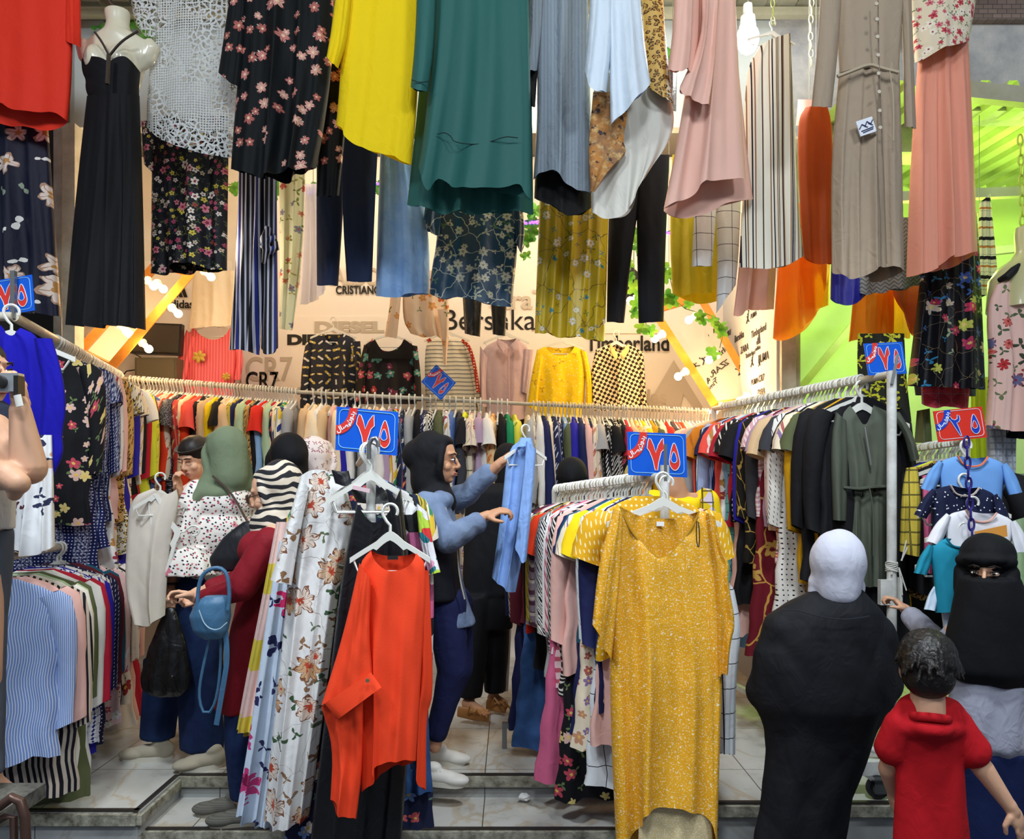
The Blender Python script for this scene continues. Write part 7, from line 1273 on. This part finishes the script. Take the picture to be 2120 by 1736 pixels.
blob('hijab', [('e', tuple(hc+HM @ Vector((0, -.015, .02))), (.094, .102, .112), HM), ('c', tuple(hc+HM @ Vector((0, -.02, .01))), .092, tuple(hc+HM @ Vector((0, -.02, -.075))), .08), ('e', (1758, 1215, D+.02), (.055, .05, .06)), ('c', (1700, 1205, D), .045, (1690, 1225, D), .03), ('c', (1762, 1240, D), .035, (1768, 1262, D), .02)], mat('white_hijab', '#c9cbda', rough=.7, wrinkle=.5), p, .006, 7, .004, 36, 6, .5)
mAba = mat('abaya_black', '#090b12', rough=.75, spec=.3, wrinkle=.7)
blob('abaya', [('l', [(1206, 1690, 1772, .7), (1230, 1662, 1792, .65), (1256, 1614, 1824, .55), (1290, 1584, 1842, .5), (1340, 1562, 1852, .5), (1380, 1556, 1855, .52), (1450, 1562, 1850, .55), (1500, 1585, 1815, .55), (1580, 1590, 1785, .6), (1650, 1582, 1762, .6), (1730, 1568, 1745, .6), (1900, 1560, 1745, .6)], D, .55, 40, .075, 6, 1), ('c', (1620, 1310, D), .082, (1594, 1425, D+.03), .08), ('c', (1590, 1425, D+.03), .078, (1645, 1440, D+.25), .07), ('c', (1806, 1310, D), .082, (1816, 1415, D+.03), .078), ('c', (1822, 1415, D+.03), .075, (1790, 1432, D+.25), .07)], mAba, p, .009, 5, .016, 15, 11, .25)
blob('collar', [('e', (1732, 1222, D+.005), (.085, .07, .022), Euler((0, .12, 0)).to_matrix())], mAba, p, .006, 2)
seam(p, [(1622, 1262), (1650, 1262), (1680, 1272), (1720, 1280), (1760, 1282), (1800, 1275)], D-.13, flat('abaya_stitch', '#1e2028', .7), .002, -.01)
# 11. niqab woman
D = 2.85; p = person((2050, 1760, D), 'person in a black niqab and grey shirt gripping the white post at right'); hc = P(2043, 1180, D); HM = frame((-.6, -.8, 0), .08)
body = head_prims(hc, HM, 1.0)+[('e', (2070, 1340, D), (.19, .13, .22)), ('e', (2080, 1470, D), (.17, .13, .2)), ('c', (1985, 1310, D+.04), .05, (2140, 1310, D-.02), .05)]
hp = P(1856, 1240, 3.36); body += arm(tuple(P(1985, 1325, D+.05)), tuple(P(1950, 1345, D+.2)), tuple(P(1880, 1268, 3.25)))+hand_prims(P(1880, 1266, 3.25), (-.55, .35, .6), (-.75, .3, -.5), 1.0, .88, -1)
body += arm((2150, 1320, D), (2170, 1450, D-.05), (2160, 1560, D-.1))+leg((2050, 1600, D), (2045, 1760, D), (2040, 1900, D))+leg((2110, 1600, D), (2110, 1760, D), (2110, 1900, D))
b = blob('body', body, mSkinL, p, .006, 3); face_bits(hc, HM, b, 1.0, False)
qh = lambda x, y, z: tuple(hc+HM @ Vector((x, y, z)))
mNiq = mat('niqab_black', '#0a0b10', rough=.8, wrinkle=.35)
blob('niqab', [('e', qh(0, -.02, .05), (.095, .105, .088), HM), ('e', qh(0, -.05, -.03), (.092, .085, .1), HM), ('c', qh(-.075, .03, .04), .026, qh(0, .078, .05), .024), ('c', qh(.075, .03, .04), .026, qh(0, .078, .05), .024), ('e', qh(0, .03, -.07), (.088, .086, .05), HM), ('c', qh(-.05, .06, -.04), .032, qh(.05, .06, -.04), .032), ('e', qh(0, .07, .052), (.07, .028, .022), HM), ('e', qh(0, .088, -.036), (.034, .028, .028), HM), ('c', qh(0, .06, -.07), .05, qh(0, .06, -.2), .07), ('c', qh(-.08, .02, .0), .026, qh(-.075, .04, -.07), .03), ('c', qh(.08, .02, .0), .026, qh(.075, .04, -.07), .03),
  ('l', [(1195, 1990, 2105, .9, 0), (1250, 1978, 2125, .8), (1320, 1964, 2150, .65), (1385, 1957, 2165, .58), (1405, 1975, 2168, .5), (1425, 2030, 2168, .45)], D-.02, .6, 40, .03, 7)], mNiq, p, .007, 6, .005, 16, 4)
blob('shirt', [('l', [(1360, 1985, 2150, .6), (1450, 1965, 2150, .55), (1540, 1960, 2150, .55), (1562, 1990, 2140, .5)], D, .55, 40, .05, 8), ('c', tuple(P(1988, 1325, D+.05)), .07, tuple(P(1950, 1345, D+.2)), .06), ('c', tuple(P(1950, 1345, D+.2)), .058, tuple(P(1888, 1276, 3.2)), .042), ('c', (2150, 1320, D), .07, (2170, 1450, D-.05), .06)], mat('grey_shirt', '#a0a2b2', rough=.85, wrinkle=1.2), p, .008, 3, .009, 34, 5)
blob('skirt', [('l', [(1545, 1975, 2150, .6), (1650, 1985, 2150), (1900, 1975, 2160)], D+.01, .55, 40, .05, 8)], mat('navy_skirt', '#12204c', rough=.85), p, .01, 3, .006, 18)
# 12. boy in red
D = 2.4; p = person((1925, 1760, D), 'child with short dark hair in a red polo shirt, back to the camera'); hc = P(1918, 1382, D); HM = frame((.35, .9, 0), .02)
body = head_prims(hc, HM, .93, True)+[('e', (1915, 1540, D), (.13, .095, .17)), ('c', (1880, 1500, D), .035, (1965, 1500, D), .035)]
body += arm((1974, 1512, D), (2035, 1590, D-.02), (2090, 1668, D-.04), .82)+hand_prims(P(2092, 1670, D-.04), (.45, 0, -.85), (-.5, .8, 0), .35, .8, 1)+arm((1870, 1512, D), (1840, 1590, D+.06), (1850, 1640, D+.12), .82)+hand_prims(P(1850, 1642, D+.12), (.2, .3, -.9), (.9, 0, 0), .4, .8, -1)
body += leg((1900, 1710, D), (1898, 1850, D), (1896, 1990, D), .8)+leg((1950, 1710, D), (1952, 1850, D), (1954, 1990, D), .8)
blob('body', body, mSkinL, p, .005, 3); qh = lambda x, y, z: tuple(hc+HM @ Vector((x, y, z)))
mHair = mat('boy_hair', '#15110f', [('speck', 60, .62, '#3a3632', 2)], rough=.45, spec=.5, bump=0, wrinkle=.5, bs=5)
rr = random.Random(5); hp_ = [('e', qh(0, -.018, .035), (.086, .096, .088), HM), ('e', qh(0, -.045, -.015), (.075, .062, .07), HM)]
for i in range(150):
    a = rr.uniform(0, 6.28); t = rr.uniform(.1, 1.75); x, y, z = math.sin(t)*math.cos(a)*.086, math.sin(t)*math.sin(a)*.096-.02, math.cos(t)*.09+.03
    if y > .03 and z < .05: continue
    hp_.append(('c', qh(x*.95, y*.95, z), .007, qh(x*1.1+.006*math.sin(i), y*1.1, z-.035), .0035))
blob('hair', hp_, mHair, p, .0035, 1, .0012, 120)
mRed = mat('red_polo', '#b5101c', rough=.85, wrinkle=.5)
blob('polo_shirt', [('e', qh(0, -.03, -.17), (.072, .078, .036)), ('e', (1920, 1500, D), (.12, .085, .05)), ('l', [(1438, 1888, 1948, .9), (1452, 1862, 1985, .65), (1480, 1846, 2004, .58), (1560, 1858, 1990, .6), (1640, 1856, 1996, .6), (1752, 1850, 2006, .62)], D, .6, 40, .025, 6), ('c', (1982, 1500, D), .05, (2012, 1552, D-.01), .055), ('c', (1864, 1500, D), .048, (1846, 1548, D+.02), .052)], mRed, p, .007, 4, .006, 20, 3)
MB().tube([qh(.06*math.cos(a), -.03+.062*math.sin(a), -.128-.012*math.cos(a)**2) for a in np.linspace(0, 2*PI, 29)[:-1]], .013, 8, closed=True, flat=.5).build('collar', mRed, p); blob('trousers', [('l', [(1720, 1866, 1992, .6), (1800, 1870, 1990)], D, .6)], mat('grey_trouser', '#5c5852'), p, .012, 2)
# 13. man at the left edge with a camera
D = 2.62; p = person((-10, 1640, D), 'person in a white and navy t-shirt photographing with a compact camera at left edge'); hc = P(-42, 770, D); HM = frame((1, -.2, 0), 0)
zf = P(20, 1645, 2.75)
body = head_prims(hc, HM, 1.05, True)+[('e', (-40, 980, D), (.12, .12, .2)), ('e', (-40, 1090, D), (.11, .12, .15))]
body += [('c', (-45, 900, D), .06, (-40, 900, D), .06), ('c', (-20, 885, D-.05), .06, (60, 968, D-.18), .052), ('c', (60, 968, D-.18), .054, (42, 850, D-.2), .032)]+hand_prims(P(42, 850, D-.2), (-.1, .05, 1), (-.9, 0, -.1), .85, 1.05, 1)
body += [('c', (-60, 985, D-.12), .05, (15, 985, D-.24), .045), ('c', (15, 985, D-.24), .042, (38, 1000, D-.26), .035), ('c', (38, 1000, D-.26), .03, (30, 1022, D-.24), .022)]
body += leg((-20, 1150, D), (-20, 1380, D), (-15, 1610, D+.1))+[('c', (-12, 1625, D+.1), .04, (18, 1640, D+.12), .03), ('c', (20, 1640, D+.12), .018, (28, 1638, D+.12), .015)]
b = blob('body', body, mSkinL, p, .005, 3); face_bits(hc, HM, b, 1.05)
blob('hair', [('e', tuple(hc+Vector((-.02, 0, .045))), (.1, .085, .08))], flat('dark_hair', '#1e1613', .5), p, .008, 2)
blob('t_shirt', [('l', [(880, -95, 22, .7), (960, -90, 20), (1040, -90, 24), (1096, -85, 22)], D, 1.0, 40, .03, 8)], mat('white_jersey', '#dcdbd8', wrinkle=1.0), p, .007, 3, .006, 24)
blob('navy_yoke', [('l', [(822, -60, -6, .8), (845, -85, 22), (872, -100, 38), (886, -100, 36)], D-.005, 1.05, 40, .02, 8)], mat('navy_jersey', '#232a3c', wrinkle=.5), p, .007, 3, .004, 24)
blob('trousers', [('l', [(1095, -75, 24, .8), (1180, -70, 18), (1280, -60, 8), (1600, -50, 4)], D+.02, 1.1, 40, .03, 8)], mat('grey_melange', '#565c66'), p, .01, 3, .005, 24)
o = empty('camera', P(20, 795, D-.2), 'small silver compact camera raised in the hand of the man at left edge', 'camera'); c = P(16, 792, D-.24); MB().box(c, (.085, .028, .056)).build('camera_body', flat('silver', '#b8bcc0', .3, .5, .6), o, smooth=False); MB().lathe(c+Vector((-.01, -.014, 0)), [(.001, 0), (.02, 0), (.02, -.02), (.014, -.022), (.001, -.022)], 20, 'y').build('lens', mScr, o); MB().box(c+Vector((.038, -.004, -.01)), (.014, .034, .06)).build('grip', mScr, o, smooth=False); MB().tube([c+Vector((.042, -.02, -.04)), c+Vector((.05, -.02, -.075))], .012, 8, flat=.4).build('wrist_strap', mSneak, o)
o = empty('flip_flop', zf, 'grey flip-flop under the bare foot at bottom left', 'sandal'); MB().tube([P(-10, 1655, 2.74), P(15, 1657, 2.74), P(34, 1650, 2.74)], [.035, .042, .03], 14, flat=.25).build('sole', flat('sole_dark', '#5c5c58', .8), o)
# small things on the ground
o = empty('steel_chair', P(20, 1700, 2.5), 'brown tube-frame chair with worn grey seat in the bottom left corner', 'chair')
MB().box(P(-12, 1672, 2.55), (.16, .3, .05)).build('seat', noisy('worn_vinyl', '#77746a', '#4a4842', 30), o)
MB().tube([P(x, y, 2.4) for x, y in ((-40, 1690), (0, 1668), (25, 1650), (42, 1658), (52, 1690), (54, 1760), (54, 1850))], .015, 12).build('leg', flat('brown_steel', '#5a4238', .35, .5, .4), o); MB().tube([P(x, y, 2.42) for x, y in ((-40, 1720), (10, 1690), (28, 1690), (30, 1760), (30, 1850))], .012, 10).build('leg', flat('brown_steel', '#5a4238'), o)
o = blob('black_sack', [('e', (80, 1600, 3.45), (.2, .16, .06)), ('e', (125, 1605, 3.5), (.1, .12, .03))], mat('black_plastic', '#0d0d0f'), empty('rubbish_sack', P(80, 1610, 3.45), 'shiny black plastic sack lying under the lower left rail', 'sack'), .01, 3, .015, 18)
o = empty('crumpled_paper', P(1086, 1650, 3.58), 'small crumpled white tissue on the centre step', 'paper'); bm_ = MB().sphere(P(1086, 1649, 3.56), (.03, .02, .014), 10, 7); bm_.v = [tuple(Vector(v)+Vector((rr.uniform(-.006, .006), rr.uniform(-.006, .006), rr.uniform(-.004, .004)))) for v in bm_.v]; bm_.build('paper_ball', flat('paper_white', '#e4e4e4', .9), o, smooth=False)
# ---------- cords that carry the inner row of clothes and the garlands ----------
mCord = flat('hanging_cord', '#8d8a80', .7)
for o in list(bpy.data.objects):
    if o.parent is None and o.type == 'EMPTY' and o.name.split('.')[0] in ('sequin_top', 'cream_floral_trousers', 'tulle_scarf', 'striped_trousers', 'black_leggings', 'rust_dress', 'pink_blouse', 'ivy_garland', 'light_string', 'green_curtain', 'orange_chiffon_skirt', 'navy_trousers', 'damask_blouse'):
        l = Vector(o.location); zt = 3.95 if o.name == 'green_curtain' else (4.24 if l.y > 4.98 and l.x < 1.6 else 4.6)
        MB().tube([l+Vector((0, 0, -.03)), Vector((l.x, l.y, zt))], .002, 5).build('cord', mCord, o)
# ---------- lettering to plain meshes ----------
bpy.context.view_layer.update(); dg = bpy.context.evaluated_depsgraph_get()
for o in TEXTS:
    me = bpy.data.meshes.new_from_object(o.evaluated_get(dg)); n = bpy.data.objects.new('lettering', me)
    COL.objects.link(n); n.parent = o.parent; n.location = o.location; n.rotation_euler = o.rotation_euler; n.scale = o.scale
for o in TEXTS: bpy.data.objects.remove(o)
for k, v in LABELS.items():
    if len(v) > 1 and not all(g and g == v[0][1] for _, g in v): print('DUP LABEL', k, v[:3])
    if not 4 <= len(k.split()) <= 16: print('LABEL LENGTH', len(k.split()), k)
